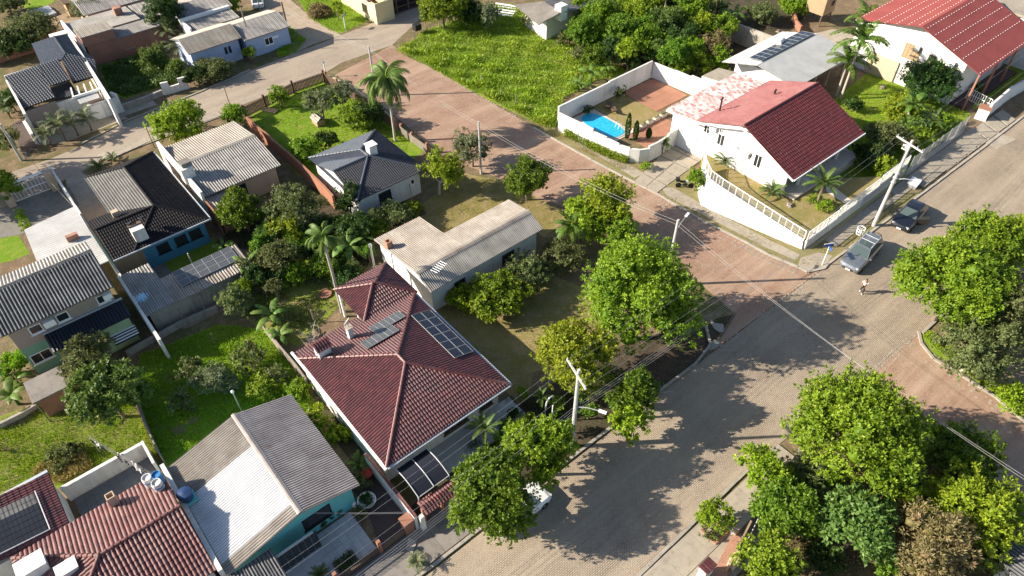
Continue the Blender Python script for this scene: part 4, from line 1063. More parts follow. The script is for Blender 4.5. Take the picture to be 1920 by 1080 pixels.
for x in (59.5, 63, 66.5): box_part(t, 'porch_post', x-.1, x+.1, 26.3, 26.5, 0, 3.75, 'white_paint')
box_part(t, 'veranda', 57.3, 69, 25.2, 28.38, 0, 1.15, 'deck'); window(t, '-y', 28.4, 61, 1.5, 2.2, 1.6, 'wood', 'glass', 1); window(t, '-y', 28.4, 65.5, 1.5, 1.6, 1.4, 'wood', 'glass', 1)
# garden terrace of the villa
gz = .95
gp = [P(*q, gz) for q in ((1316, 296), (1326, 284), (1345, 284), (1390, 322), (1476, 362), (1500, 345), (1560, 335), (1660, 330), (1690, 318), (1610, 380), (1512, 445), (1420, 392), (1338, 335), (1322, 318))]
b = MB(); b.prism([(p.x, p.y) for p in gp], 0, gz)
import bmesh
o = kind(b.build('villa_garden', M['lawn_dry']))
bm = bmesh.new(); bm.from_mesh(o.data); bmesh.ops.triangulate(bm, faces=bm.faces[:]); bm.to_mesh(o.data); bm.free()
def sheet_z(name, pix, z, m):
    pts = [P(*q, z) for q in pix]
    a = sum(pts[i].x*pts[(i+1) % len(pts)].y-pts[(i+1) % len(pts)].x*pts[i].y for i in range(len(pts)))
    if a < 0: pts = pts[::-1]
    o = MB().face(pts).build(name, M[m]); bm = bmesh.new(); bm.from_mesh(o.data); bmesh.ops.triangulate(bm, faces=bm.faces[:]); bm.to_mesh(o.data); bm.free()
    return kind(o)
sheet_z('side_path', [(1330, 280), (1345, 278), (1478, 355), (1470, 362), (1390, 326)], gz+.02, 'deck')
sheet_z('garden_path', [(1548, 346), (1566, 352), (1600, 378), (1585, 382), (1550, 360)], gz+.02, 'deck')

# --- big white house with red metal roof, top right
t = H10 = thing('red_metal_roof_house', 'big white house with a ribbed red metal gable roof dotted with white screws', 'house', (95, 31, 0))
xwall(t, 88.3, [(24.6, 0), (38.4, 0), (38.4, 5.3), (30.5, 7.75), (24.6, 5.6)], 'white_clean')
box_part(t, 'wall', 88.5, 101.8, 24.6, 24.8, 0, 5.4, 'white_wall'); box_part(t, 'wall', 88.5, 101.8, 38.2, 38.4, 0, 5.3, 'white_wall'); box_part(t, 'wall', 101.8, 102, 24.6, 38.4, 0, 5.3, 'white_wall')
shed(t, [(87.3, 22.5, 5.0), (102.5, 22.5, 5.0), (102.5, 30.5, 8.0), (87.0, 30.5, 8.0)], (1, 0, 0), SHEETM, 'metal_red')
shed(t, [(88.6, 39.0, 5.5), (102.5, 39.0, 5.5), (102.5, 30.5, 8.0), (87.0, 30.5, 8.0)], (1, 0, 0), SHEETM, 'metal_red')
b = MB()
for sgn, y0, z0, y1, z1 in ((0, 22.5, 5.0, 30.5, 8.0), (1, 39.0, 5.5, 30.5, 8.0)):
    for r in (.06, .2, .36, .52, .68, .97):
        y = y1+(y0-y1)*r; z = z1+(z0-z1)*r+.05
        for k in range(24): b.obox((87.6+k*.62, y, z), .13, .065, .04)
kind(b.build('roof_screw', M['white_paint'], t), 'stuff')
for px, py, w, h, f in ((1710, 97, 2.0, 1.7, 'wood_pale'), (1748, 110, 1.0, .9, 'wood_grey'), (1637, 108, 1.3, 1.4, 'wood_grey')):
    q = RX(px, py, 88.3); window(t, '-x', 88.3, q.y, q.z-h/2, w, h, f, 'glass' if f != 'wood_pale' else 'wood_pale', 3 if w > 1.5 else 1)
q = RX(1784, 118, 88.3); box_part(t, 'air_conditioner', 87.8, 88.2, q.y-.5, q.y+.5, q.z-.35, q.z+.35, 'white_paint'); q = RX(1722, 90, 88.3); box_part(t, 'air_conditioner', 87.9, 88.2, q.y-.3, q.y+.3, q.z-.3, q.z+.3, 'grey_paint')
q = RX(1650, 122, 88.3); box_part(t, 'plinth', 88.1, 88.27, q.y-2.2, q.y+1.6, q.z-1.6, q.z+1.2, 'beige_wall')
q = P(1827, 150, 0)
for x in (88.3, 93, 98): box_part(t, 'porch_post', x-.1, x+.1, 22.8, 23.0, 0, 5.0, 'terracotta')
box_part(t, 'porch_floor', 88.5, 102, 22.6, 24.55, 0, .3, 'paving_brown')
t = thing('white_block_house', 'plain white house with small windows at the top right edge', 'house', (108, 27, 0))
walls(t, 103.6, 116, 20, 40, 0, 6.0, 'white_clean'); MB().box(103.3, 116, 19.7, 40.3, 6.0, 6.25).build('roof_slab', M['concrete'], t)
shed(t, [(103.2, 19.5, 3.0), (103.2, 32, 3.0), (105.5, 32, 3.4), (105.5, 19.5, 3.4)][::-1], (0, 1, 0), SHEETM, 'metal_grey', 'canopy_roof') if False else None
for y, z in ((37, 4.2), (33, 3.6), (29, 3.8), (25, 3.4)): window(t, '-x', 103.6, y, z, 1.2, .9, 'wood_grey', 'glass', 1)

# --- solar shed
t = thing('solar_shed', 'white ribbed metal shed roof carrying two rows of solar panels', 'shed', (78, 41, 0))
zs = lambda x, y: 3.75-abs(y-41.6)*.16
shed(t, [(71.2, 45.6, zs(0, 45.6)), (83.6, 45.6, zs(0, 45.6)), (85.2, 41.6, 3.75), (72.6, 41.6, 3.75)], (1, 0, 0), SHEETM, 'sheet_white')
shed(t, [(72.8, 36.2, zs(0, 36.6)), (85.2, 36.2, zs(0, 36.6)), (85.2, 41.5, 3.75), (72.6, 41.5, 3.75)], (1, 0, 0), SHEETM, 'metal_grey')
panel_grid(t, lambda x, y: zs(x, y)+.06, 73.6, 84.6, 41.75, 43.5, 10, 2, m='cell', cross=False)
box_part(t, 'wall', 73.4, 73.6, 37.0, 45, 0, 3.0, 'white_clean'); box_part(t, 'wall', 73.6, 84, 44.8, 45, 0, 2.9, 'white_clean')
for x in (75, 78, 81, 84.5): box_part(t, 'shed_post', x-.12, x+.12, 36.6, 36.85, 0, 2.8, 'beige_wall')
q = P(1462, 82, 3.5); t = thing('water_heater', 'white horizontal water heater tank on the solar shed roof', 'water heater', (q.x, q.y, 3.3))
MB().path([q+Vector((-.7, -.2, .3)), q+Vector((.7, .2, .3))], .35, 12).build('tank_body', M['white_paint'], t, True); MB().obox(q+Vector((0, 0, -.1)), 1.2, .5, .2, .3).build('tank_base', M['alu'], t)
t = thing('flat_annex', 'small flat-roofed white annex behind the pink roof', 'annex', (70, 45, 0))
q = [P(*k, 3.2) for k in ((1316, 143), (1347, 128), (1388, 138), (1370, 160))]
MB().prism([(p.x, p.y) for p in q], 0, 3.2).build('annex_body', M['white_clean'], t); MB().prism([(p.x+.0, p.y) for p in q], 3.203, 3.26).build('roof_slab', M['concrete'], t)

# --- modern house, top left
t = H13 = thing('parapet_house', 'modern house with glossy navy tiled roofs between white parapets and a white street wall', 'house', (8, 97, 0))
G2 = dict(pitch=.30, amp=.09, row=.42, step=.04, k=4)
shed(t, [P(9, 143, 4.2), P(72, 122, 4.2), P(103, 183, 3.2), P(44, 204, 3.2)], P(72, 122, 4.2)-P(9, 143, 4.2), G2, 'tile_glazed')
shed(t, [P(71, 122, 4.18), P(109, 110, 4.2), P(132, 150, 3.55), P(93, 162, 3.55)], P(109, 110, 4.2)-P(71, 122, 4.18), G2, 'tile_glazed')
shed(t, [P(94, 164, 3.0), P(130, 151, 3.0), P(147, 176, 2.7), P(103, 188, 2.7)], P(130, 151, 3)-P(94, 164, 3), TILE, 'tile_glazed')
shed(t, [P(60, 83, 3.3), P(101, 68, 4.2), P(123, 101, 4.2), P(116, 113, 4.1), P(78, 122, 3.4)], P(123, 101, 4.2)-P(101, 68, 4.2), TILE, 'tile_navy_lit')
shed(t, [P(101, 68, 4.2), P(128, 63, 3.5), P(178, 114, 3.5), P(123, 101, 4.2)], P(123, 101, 4.2)-P(101, 68, 4.2), TILE, 'tile_glazed')
shed(t, [P(123, 101, 4.2), P(178, 114, 3.5), P(184, 142, 3.1), P(137, 157, 3.1), P(115, 113, 4.1)], (1, 0, 0), G2, 'tile_glazed')
b = MB(); ridge_caps(b, P(101, 68, 4.24), P(123, 101, 4.24)); ridge_caps(b, P(123, 101, 4.24), P(115, 113, 4.1)); b.build('ridge_cap', M['tile_navy_lit'], t)
MB().slab(P(128, 62, 3.9), P(208, 192, 3.3), .3, 0, 3.75).build('parapet', M['white_clean'], t)
MB().slab(P(7, 141, 4.3), P(52, 224, 3.0), .25, 0, 3.7).build('parapet', M['white_clean'], t)
MB().slab(P(10, 147, 3.3), P(70, 128, 3.3), .25, 0, 3.6).build('parapet', M['white_clean'], t)
a, c = P(48, 212, 2.6), P(105, 192, 2.6)
MB().slab(a, c, .2, 0, 2.8).build('front_wall', M['taupe_wall'], t)
MB().slab(P(60, 211, 2), P(85, 202, 2), .08, .1, 2.3).build('garage_door', M['white_paint'], t)
MB().slab(P(103, 192, 2.6), P(147, 179, 2.6), .2, 0, 2.5).build('front_wall', M['white_wall'], t)
for k in range(5):
    f = k/4; MB().slab(P(137+f*50, 181-f*16, 3.0), P(132+f*48, 163-f*13, 3.0), .14, 2.8, 3.0).build('pergola_beam', M['white_paint'], t)
MB().slab(P(135, 182, 3.0), P(195, 163, 3.0), .2, 2.75, 3.02).build('pergola_beam', M['white_paint'], t)
MB().slab(P(143, 200, 0), P(195, 185, 0), 2.5, 0, .08).build('pergola_floor', M['paving_brown'], t)
sheet_z('skylight_pane', [(140, 180), (180, 168), (187, 183), (150, 195)], 2.72, 'metal_grey')
t = thing('street_wall', 'white street wall and sliding gate panels before the navy tiled house', 'wall', P(190, 205))
for (a, c, h, m) in (((146, 222), (176, 214), 2.2, 'white_clean'), ((176, 226), (232, 210), 2.0, 'white_clean'), ((222, 206), (232, 210), 2.4, 'white_clean')):
    MB().slab(P(*a), P(*c), .25, 0, h).build('wall_panel', M[m], t)
for a, c in (((180, 225), (201, 219)), ((203, 218), (225, 212))): MB().slab(P(*a)-Vector((.05, .2, 0)), P(*c)-Vector((.05, .2, 0)), .06, .1, 1.85).build('gate_panel', M['white_paint'], t)
t = thing('planter_wall', 'white planter wall with terracotta flowers beside small palms at the kerb', 'wall', P(80, 230))
for a, c in (((68, 227), (82, 250)), ((55, 245), (70, 270)), ((108, 222), (122, 230))): MB().slab(P(*a), P(*c), .3, 0, 1.3).build('wall_panel', M['white_clean'], t)

# --- unfinished brick house
t = thing('brick_house', 'bare red brick house with flat grey fibre-cement roof above an overgrown lot', 'house', (18, 106, 0))
walls(t, 13.4, 21.0, 102.2, 110.8, 0, 2.7, 'brick'); walls(t, 13.2, 17.2, 102.0, 104.6, 2.75, 3.9, 'brick', name='upper_wall')
walls(t, 17.3, 23.5, 102.3, 104.5, 0, 2.5, 'brick_pale', name='side_wall')
shed(t, [(13.2, 104.7, 3.15), (21.5, 104.7, 3.15), (21.5, 111, 2.8), (13.2, 111, 2.8)], (1, 0, 0), FIB, 'fibre_grey')
shed(t, [(17.1, 101.9, 2.7), (24, 101.9, 2.7), (24, 104.6, 3.0), (17.1, 104.6, 3.0)], (1, 0, 0), FIB, 'fibre_grey')
shed(t, [(13.1, 101.9, 4.0), (17.3, 101.9, 4.0), (17.3, 104.7, 4.1), (13.1, 104.7, 4.1)], (1, 0, 0), FIB, 'fibre_pale')
box_part(t, 'parapet', 12.9, 13.15, 102, 111, 0, 3.3, 'boundary_white'); q = P(222, 24, 3.2); box_part(t, 'chimney', q.x-.5, q.x+.5, q.y-.5, q.y+.5, 2.6, 4.0, 'brick_pale'); window(t, '-y', 102.3, 18.4, .9, 1.3, 1.0, 'grey_paint', 'glass', 1)
box_part(t, 'roof_annex', 10.6, 12.6, 106.5, 108.4, 0, 3.0, 'boundary_white')
t = thing('brick_yard_wall', 'low red brick yard wall running left of the navy tiled house', 'wall', P(30, 110))
MB().slab(P(-30, 128), P(62, 98), .2, 0, 1.9).build('wall_body', M['brick'], t); MB().slab(P(62, 98), P(112, 70), .2, 0, 1.8).build('wall_body', M['brick'], t)

# --- blue house and its neighbours
t = thing('sky_blue_house', 'sky-blue house with pale fibre-cement gable roof beyond the upper street', 'house', (26, 93.5, 0))
walls(t, 22.8, 29.2, 91.2, 96.6, 0, 2.9, 'sky_wall', 'x', 3.8, 93)
roof(t, 22.4, 29.5, 90.6, 97.1, 3.0, 2.7, 4.0, 93.2, 'x', FIBL, ('fibre', 'fibre_pale'), caps=False)
for px in (421, 429): q = RY(px, 86, 91.2); window(t, '-y', 91.2, q.x, 1.3, .35, .9, 'black', 'glass', 0, sill=False)
t = thing('blue_annex_house', 'second blue house with brown-grey roof joined to the sky-blue house', 'house', (33, 93, 0))
walls(t, 29.9, 36.0, 90.6, 96.6, 0, 2.6, 'sky_wall', 'x', 3.5, 93); roof(t, 29.6, 36.3, 90.1, 97.0, 2.7, 2.6, 3.6, 93.6, 'x', FIBL, ('fibre_grey', 'fibre_pale'), caps=False)
window(t, '-y', 90.6, 33, 1.0, 1.2, 1.0, 'white_paint', 'glass', 1)
t = thing('white_parapet_house', 'grey roofed house with a bright white parapet behind the sky-blue house', 'house', (29, 99, 0))
walls(t, 25.6, 32, 97.6, 100.3, 0, 2.6, 'boundary_white'); shed(t, [(25.6, 97.2, 2.7), (32.2, 97.2, 2.7), (32.2, 100, 3.0), (25.6, 100, 3.0)], (1, 0, 0), FIBL, 'fibre_grey')
box_part(t, 'parapet', 25.3, 32.2, 100.05, 100.5, 0, 3.4, 'white_clean'); box_part(t, 'parapet', 25.3, 25.55, 97.2, 100, 0, 3.2, 'white_clean')
t = thing('back_grey_house', 'grey corrugated roof house behind the big dark round tree at the top', 'house', (29, 104, 0))
walls(t, 26.2, 32.6, 101.3, 107.5, 0, 2.8, 'grey_wall'); roof(t, 25.8, 33, 100.9, 108, 2.9, 2.9, 3.6, 104.6, 'x', FIBL, ('fibre_grey', 'fibre_pale'), caps=False)
t = thing('top_edge_house', 'dull grey roofed house at the top edge left of the dark round tree', 'house', (20, 113, 0))
walls(t, 16.5, 25.0, 106.8+5, 118, 0, 2.8, 'beige_wall'); roof(t, 16, 25.4, 111.4, 118.5, 2.9, 2.9, 3.6, 115, 'x', FIBL, 'fibre_grey', caps=False)
shed(t, [(21.8, 105.9, 2.4), (25, 105.9, 2.4), (25, 111.2, 2.7), (21.8, 111.2, 2.7)], (1, 0, 0), FIBL, 'fibre_grey', 'porch_roof')
t = thing('cream_house', 'cream-walled house on the street corner at the top edge', 'house', (53, 92, 0))
walls(t, 48.2, 51.2, 88.0, 98, 0, 3.0, 'cream_wall'); roof(t, 47.9, 60.5, 89.2, 98.6, 3.0, 3.0, 4.6, 94, 'x', TILE_L, 'tile_maroon_worn', caps=False); walls(t, 51.25, 59.5, 92.5, 98, 0, 2.9, 'wood')
for x in (52.5, 54.5, 56.5, 58.5): box_part(t, 'porch_post', x-.1, x+.1, 89.3, 89.5, 0, 2.95, 'wood')
box_part(t, 'porch_floor', 51.25, 59.5, 89.2, 92.45, 0, .15, 'paving_brown')
box_part(t, 'porch_rail', 51.3, 59.4, 89.35, 89.45, .8, .9, 'wood'); window(t, '-x', 48.2, 91, .9, 1.4, 1.2, 'wood', 'glass', 1)
t = thing('pale_roof_house', 'house with broad pale grey flat-looking roof beyond the vacant field', 'house', (66, 71, 0))
shed(t, [P(965, 10, 3.2), P(1020, 3, 4.2), P(1052, 24, 4.2), P(1010, 47, 3.2)], P(1052, 24, 4.2)-P(1020, 3, 4.2), FIBL, 'fibre_pale')
shed(t, [P(1020, 3, 4.2), P(1110, -28, 3.4), P(1150, 2, 3.4), P(1052, 24, 4.2)], P(1052, 24, 4.2)-P(1020, 3, 4.2), FIBL, 'fibre_grey')
q = [P(*k, 3) for k in ((985, 12), (1090, -16), (1125, 6), (1025, 36))]; MB().prism([(p.x, p.y) for p in q], 0, 3.0).build('wall', M['white_wall'], t); q = P(1052, 22, 4); box_part(t, 'chimney', q.x-.6, q.x+.6, q.y-.6, q.y+.6, 3, 5.0, 'white_clean')
q = P(948, 22, 0)
t = thing('timber_stack', 'loose stack of white boards lying at the edge of the vacant field', 'boards', (q.x, q.y, 0))
for k in range(7): MB().obox((q.x-1.4+k*.5, q.y-.3+k*.25, .15+.1*(k % 3)), .28, 4.0, .08, .5+rnd.uniform(-.05, .05)).build('board', M['white_paint'], t)

# --- sheds with solar panels on the left
t = thing('solar_lean_to', 'L-shaped corrugated lean-to with a bank of solar panels beside the small back lawn', 'shed', (6.5, 52, 0))
shed(t, [(2.15, 50.1, 2.2), (4.6, 50.1, 2.2), (4.6, 56.0, 2.5), (2.15, 56.0, 2.5)], (1, 0, 0), FIBL, 'fibre_grey')
shed(t, [(4.62, 50.0, 2.2), (11.6, 50.0, 2.2), (11.6, 53.5, 2.4), (4.62, 53.5, 2.4)], (1, 0, 0), FIBL, 'fibre')
panel_grid(t, lambda x, y: 2.2+(y-50)*.055+.06, 5.7, 11.0, 51.3, 53.4, 6, 3, m='cell_grey', cross=False)
box_part(t, 'wall', 2.4, 11.4, 50.35, 50.55, 0, 2.1, 'concrete_wall'); box_part(t, 'parapet', 1.88, 2.12, 46.6, 56.2, 0, 2.45, 'boundary_white'); box_part(t, 'wall', 11.3, 11.5, 50.6, 53, 0, 2.2, 'concrete_wall')
for k in range(4): x = 4.5+k*1.9; MB().path([(x, 49.6, 0), (x, 49.6, 2.1)], .06, 6).build('post', M['wood_grey'], t)
q = P(283, 592, 0)
t = thing('blue_water_tank', 'round pale-blue water tank with ribbed lid on timber legs beside the lean-to', 'water tank', (q.x, q.y, 0))
for dx, dy in ((-.4, -.4), (.4, -.4), (.4, .4), (-.4, .4)): MB().box(q.x+dx-.06, q.x+dx+.06, q.y+dy-.06, q.y+dy+.06, 0, 1.4).build('leg', M['wood'], t)
MB().box(q.x-.6, q.x+.6, q.y-.6, q.y+.6, 1.4, 1.5).build('platform', M['wood'], t)
MB().lathe((q.x, q.y, 1.5), [(.55, 0), (.65, .75), (.66, .78)], 20).build('tank_body', M['plastic_sky'], t, True); MB().lathe((q.x, q.y, 2.28), [(.68, 0), (.68, .05), (.1, .16), (.02, .16)], 20).build('tank_lid', M['plastic_sky'], t)
for k in range(8): a = 2*pi*k/8; MB().path([(q.x+.08*cos(a), q.y+.08*sin(a), 2.45), (q.x+.66*cos(a), q.y+.66*sin(a), 2.35)], .02, 4).build('lid_rib', M['white_paint'], t)

# --- pool yard
def wall_line(name, label, pts, heights, m, w=.2, cat='wall', piece='wall_panel', cop=None):
    t = thing(name, label, cat, pts[0])
    for i in range(len(pts)-1):
        p, q = Vector(pts[i]), Vector(pts[i+1]); d = (q-p).normalized()
        MB().slab(p, q-d*.004, w, 0, heights[i] if hasattr(heights, '__len__') else heights).build(piece, M[m], t)
        if cop: h = heights[i] if hasattr(heights, '__len__') else heights; MB().slab(p, q-d*.004, w+.08, h+.002, h+.07).build('coping', M[cop], t)
    return t
wall_line('pool_wall', 'tall white wall with a rounded corner around the swimming pool yard', [P(1047, 244), P(1110, 275), P(1135, 286), P(1158, 297), P(1178, 303), P(1197, 305), P(1213, 303), P(1228, 296), P(1248, 283), P(1266, 272)], [2.3, 2.0, 1.9, 1.8, 1.7, 1.7, 2.0, 2.0, 2.2], 'white_wall')
wall_line('pool_wall', 'long shaded white wall on the field side of the swimming pool', [Vector((50.2, 52.1, 0)), Vector((58.5, 52.2, 0)), Vector((66.3, 52.3, 0))], [2.2, 2.3], 'white_wall')
wall_line('pool_wall', 'sunlit white wall stepping down along the red paved yard towards the pink roof', [Vector((66.5, 52.2, 0)), Vector((66.8, 49.0, 0)), Vector((67.0, 46.6, 0)), Vector((67.3, 42.8, 0))], [2.1, 2.2, 2.4], 'white_clean')
wall_line('back_wall', 'grey weathered block wall behind the shrubs next to the solar shed', [P(1356, 70), P(1390, 84), P(1440, 103), P(1475, 115)], 2.6, 'concrete_wall')
slabs('red_yard', 60.8, 66.4, 46.3, 51.9, 1.1, 1.1, 'paving_red', .05, gap=.015, jz=.004)
slabs('red_yard', 54.2, 60.4, 41.6, 44.9, 1.1, 1.1, 'paving_red', .05, gap=.015, jz=.004)
sheet('yard_bed', V2((55.6, 45.4), (60.7, 45.2), (60.7, 51.8), (55.8, 51.8)), 3*Z, 'lawn_dry')
slabs('pool_deck', 50.5, 55.5, 45.0, 51.7, .8, .8, 'deck', .06, 'floor_tile', gap=.012, jz=.003)
pts = []
for k in range(28):
    a = 2*pi*k/28; rx, ry = 1.35, 2.9
    cx_ = 53.2+rx*(abs(cos(a))**.6)*(1 if cos(a) > 0 else -1); cy_ = 48.3+ry*(abs(sin(a))**.7)*(1 if sin(a) > 0 else -1)
    if cos(a) < 0 and sin(a) < 0: cx_ += .0
    pts.append((cx_+.5, cy_))
t = thing('swimming_pool', 'bright blue swimming pool with rounded ends and pale rim', 'pool', (53.2, 48.3, 0))
MB().prism([(53.2+(x-53.2)*1.12, 48.3+(y-48.3)*1.06) for x, y in pts], .0, .115).build('rim', M['deck'], t)
MB().prism(pts, .05, .145).build('water', M['pool_water'], t)
b = MB()
for k in range(4): b.box(54.6-.02, 55.0, 46.6+k*.0, 46.64, .15+k*.2, .19+k*.2) if False else None
for y in (46.5, 47.0): b.path([(54.4, y, .1), (54.7, y, .75), (55.0, y, .75), (55.1, y, .1)], .025, 6)
b.build('ladder', M['alu'], t)
# ---------------------------------------------------------------- plants
nr = np.random.default_rng(5)
def unit(n): v = nr.normal(size=(n, 3)); return v/np.linalg.norm(v, axis=1, keepdims=True)
def nrm(v): return v/np.maximum(np.linalg.norm(v, axis=1, keepdims=True), 1e-6)
def leaf_quads(p, d, side, L, W, fold=.0):
    n = len(p); L = L.reshape(-1, 1); W = W.reshape(-1, 1)
    up = nrm(np.cross(side, d))
    v = np.empty((n, 4, 3)); v[:, 0] = p; v[:, 1] = p+d*L*.45+side*W*.5-up*W*fold; v[:, 2] = p+d*L; v[:, 3] = p+d*L*.45-side*W*.5-up*W*fold
    return v.reshape(-1, 3), np.arange(n*4).reshape(-1, 4)
KIND = {  # leaf length, width, blobs, blob ratio, leaves per r2, flatness, mat, inner
    'mango':   (.21, .105, 56, .25, 1500, .85, 'leaf_mango'),
    'mangod':  (.21, .105, 52, .26, 1500, .85, 'leaf_mango_dark'),
    'avocado': (.27, .14, 30, .25, 850, .9, 'leaf_avocado'),
    'yellow':  (.21, .105, 36, .25, 1150, .85, 'leaf_yellow'),
    'lime':    (.16, .09, 26, .36, 2000, .9, 'leaf_lime'),
    'feather': (.22, .10, 26, .30, 900, .6, 'leaf_yellow'),
    'olive':   (.19, .085, 30, .31, 1100, .95, 'leaf_olive'),
    'grey':    (.18, .08, 26, .31, 950, .95, 'leaf_grey'),
    'dark':    (.20, .11, 34, .31, 1200, 1.0, 'leaf_dark'),
    'green':   (.20, .11, 34, .31, 1150, .95, 'leaf_mango'),
    'brown':   (.24, .08, 34, .30, 1000, .9, 'leaf_brown'),
    'loose':   (.19, .10, 22, .27, 620, .95, 'leaf_olive'),
}
def crown_mesh(r, rz, kd, parent, name='crown'):
    L, W, nb, br, dens, fl, mt = KIND[kd]
    nb = max(7, int(nb*min(1.3, .45+r/5)))
    u = unit(nb*3); u = u[u[:, 2] > -.55][:nb]; nb = len(u)
    rad = nr.uniform(.66, .80, (nb, 1)) if kd[:5] == 'mango' else nr.uniform(.60, .80, (nb, 1)); c = u*rad*np.array([r, r, rz])
    squash = nr.uniform(.88, 1.12, (nb, 1)); c *= squash
    rb = r*br*1.1*nr.uniform(.75, 1.3, nb)
    c[: nb//6] *= .35
    n = int(np.clip(dens*1.12*r*r, 600, 42000))
    k_ = .62+.35*r if r < 1.3 else 1.12
    L, W = L*k_, W*k_
    ns = max(24, n//13)                      # twig-end leaf clusters spread over the blobs
    w = rb**2; ib = nr.choice(nb, ns, p=w/w.sum())
    o = unit(ns); o[:, 2] = np.where(o[:, 2] < -.45, -o[:, 2], o[:, 2])
    cs = c[ib]+o*(rb[ib]*nr.uniform(.62, 1.12, ns)).reshape(-1, 1)*np.array([1, 1, min(1, rz/r+.15)])
    gl0 = nrm(cs/np.array([r, r, rz])); os_ = nrm(o+.5*gl0+np.array([0, 0, .35])+unit(ns)*.3)
    ic = nr.integers(0, ns, n); idx = ib[ic]
    sp = nr.uniform(.55, 1.2, ns)*L*.62
    rad_ = nrm(unit(n)+os_[ic]*.55)
    p = cs[ic]+rad_*(sp[ic]*nr.uniform(.1, 1.0, n)).reshape(-1, 1)
    out = os_[ic]
    d = nrm(rad_*.9+unit(n)*.35+out*.15+np.array([0, 0, -.15]))
    side = nrm(np.cross(d, out+unit(n)*.35))
    bt = nr.uniform(0, 1, nb)
    ct = nr.uniform(0, 1, ns); tint = np.clip(.32*bt[idx]+.38*ct[ic]+.32*nr.uniform(0, 1, n)-.01, 0, 1)
    tint = np.where(nr.uniform(0, 1, n) > .985, 1.0, tint*.93)
    sc = nr.uniform(.7, 1.25, n)
    v, f = leaf_quads(p, d, side, L*sc, W*sc, .12)
    # inner leaf mass of each lobe, so that the crown is not see-through
    if r > .9:
        na, nz = 8, 5; cv = []; cf = []; ctn = []
        th_ = np.linspace(0, 2*pi, na, endpoint=False); ph_ = np.linspace(-1.35, 1.35, nz)
        for i in range(nb):
            k = len(v)+len(cv)*1
            g_ = np.array([(cos(a_)*cos(b_), sin(a_)*cos(b_), sin(b_)) for b_ in ph_ for a_ in th_])*rb[i]*(.40+nr.uniform(-.12, .08, (na*nz, 1)))+c[i]
            base_ = len(v)+sum(len(q_) for q_ in cv)
            cv.append(g_)
            for a_ in range(nz-1):
                for b_ in range(na): cf.append([base_+a_*na+b_, base_+a_*na+(b_+1) % na, base_+(a_+1)*na+(b_+1) % na, base_+(a_+1)*na+b_])
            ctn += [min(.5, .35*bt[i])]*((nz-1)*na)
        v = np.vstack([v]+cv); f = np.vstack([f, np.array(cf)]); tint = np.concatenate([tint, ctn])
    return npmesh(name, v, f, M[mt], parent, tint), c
def tree(px, py, rpx, zc, kd, name, label, cat='tree', group=None, ratio=.8, base=0.0, bark='bark', lean=(0, 0), rad=None):
    c = P(px, py, zc); r = rad or rpx*mpp(c)
    if 'shrub' in name and kd:
        zc = base+min(zc-base, r*ratio*.8+.1); c = P(px, py, zc)
    rz = min(r*ratio, max(zc-base-.15, .3)) if kd else r
    t = thing(name, label, cat, (c.x, c.y, base), nr.uniform(0, 6.28), group)
    o, bl = crown_mesh(r, rz, kd, t)
    o.location = (0, 0, zc-base)
    h = zc-base; tr = .035*r+.035
    b = MB(local=True)
    nt = max(.25, h-rz*.45)
    kx, ky = rnd.uniform(-.12, .12)*nt, rnd.uniform(-.12, .12)*nt
    b.path([(0, 0, -.05), (kx*.4, ky*.4, nt*.5), (kx, ky, nt)], [tr*1.35, tr, tr*.8], 7)
    order = sorted(range(len(bl)), key=lambda i: -np.linalg.norm(bl[i]))
    for i in order[::max(1, len(order)//7)][:7]:
        q = bl[i]; e = Vector((q[0]*.8, q[1]*.8, h+q[2]*.75)); s = Vector((kx, ky, nt*rnd.uniform(.75, 1)))
        m = s.lerp(e, .5)+Vector((0, 0, -.08*r))
        b.path([s, m, e], [tr*.55, tr*.38, tr*.14], 5)
    b.build('trunk', M[bark], t)
    return t
def zfor(bp, tp, zb=0.0):
    b = P(*bp, zb); o, d = ray(*tp)
    k = ((b.x-o.x)*d.x+(b.y-o.y)*d.y)/(d.x**2+d.y**2)
    return CAM_H+k*d.z

# --- palms, cycads, bananas: fronds are parts that share their mesh
def frond_mesh(name, L, droop, nl, ll, lw, mat, rise=.6, vee=.5, hang=.3, rach=.02):
    vs, fs = [], []; tt = []
    def cv(s): a = rise*(1-s)-droop*s; return a
    pts = [np.zeros(3)]; x = z = 0; N = 24
    for i in range(N):
        s = i/N; a = rise-(rise+droop)*s
        x += cos(a)*L/N; z += sin(a)*L/N; pts.append(np.array([x, 0, z]))
    pts = np.array(pts)
    def at(s): f = s*N; i = min(int(f), N-1); return pts[i]+(pts[i+1]-pts[i])*(f-i), nrm((pts[i+1]-pts[i])[None])[0]
    for i in range(N):
        w0, w1 = rach*(1-i/N)+.006, rach*(1-(i+1)/N)+.006
        k = len(vs); vs += [pts[i]+[0, w0, 0], pts[i]-[0, w0, 0], pts[i+1]-[0, w1, 0], pts[i+1]+[0, w1, 0]]; fs.append([k, k+1, k+2, k+3]); tt.append(.8)
    for i in range(nl):
        s = .10+.9*(i+.5)/nl
        p, d = at(s)
        env = min(1, s*3.2)*(1-.55*max(0, s-.45)/.55)
        for sg in (-1, 1):
            ln = ll*env*nr.uniform(.85, 1.1)
            dr = np.array([d[0]*.55, sg*1.0, d[2]*.55+vee-hang])+nr.normal(size=3)*.08; dr /= np.linalg.norm(dr)
            sd = np.array(d)*lw*.5
            mid = p+dr*ln*.5; tip = p+dr*ln+np.array([0, 0, -hang*ln*.7])
            k = len(vs); vs += [p, mid+sd, tip, mid-sd]; fs.append([k, k+1, k+2, k+3]); tt.append(nr.uniform(0, .9))
    o = npmesh(name, np.array(vs, float), np.array(fs), M[mat], None, np.array(tt))
    me = o.data; bpy.data.objects.remove(o)
    return me
FR = {}
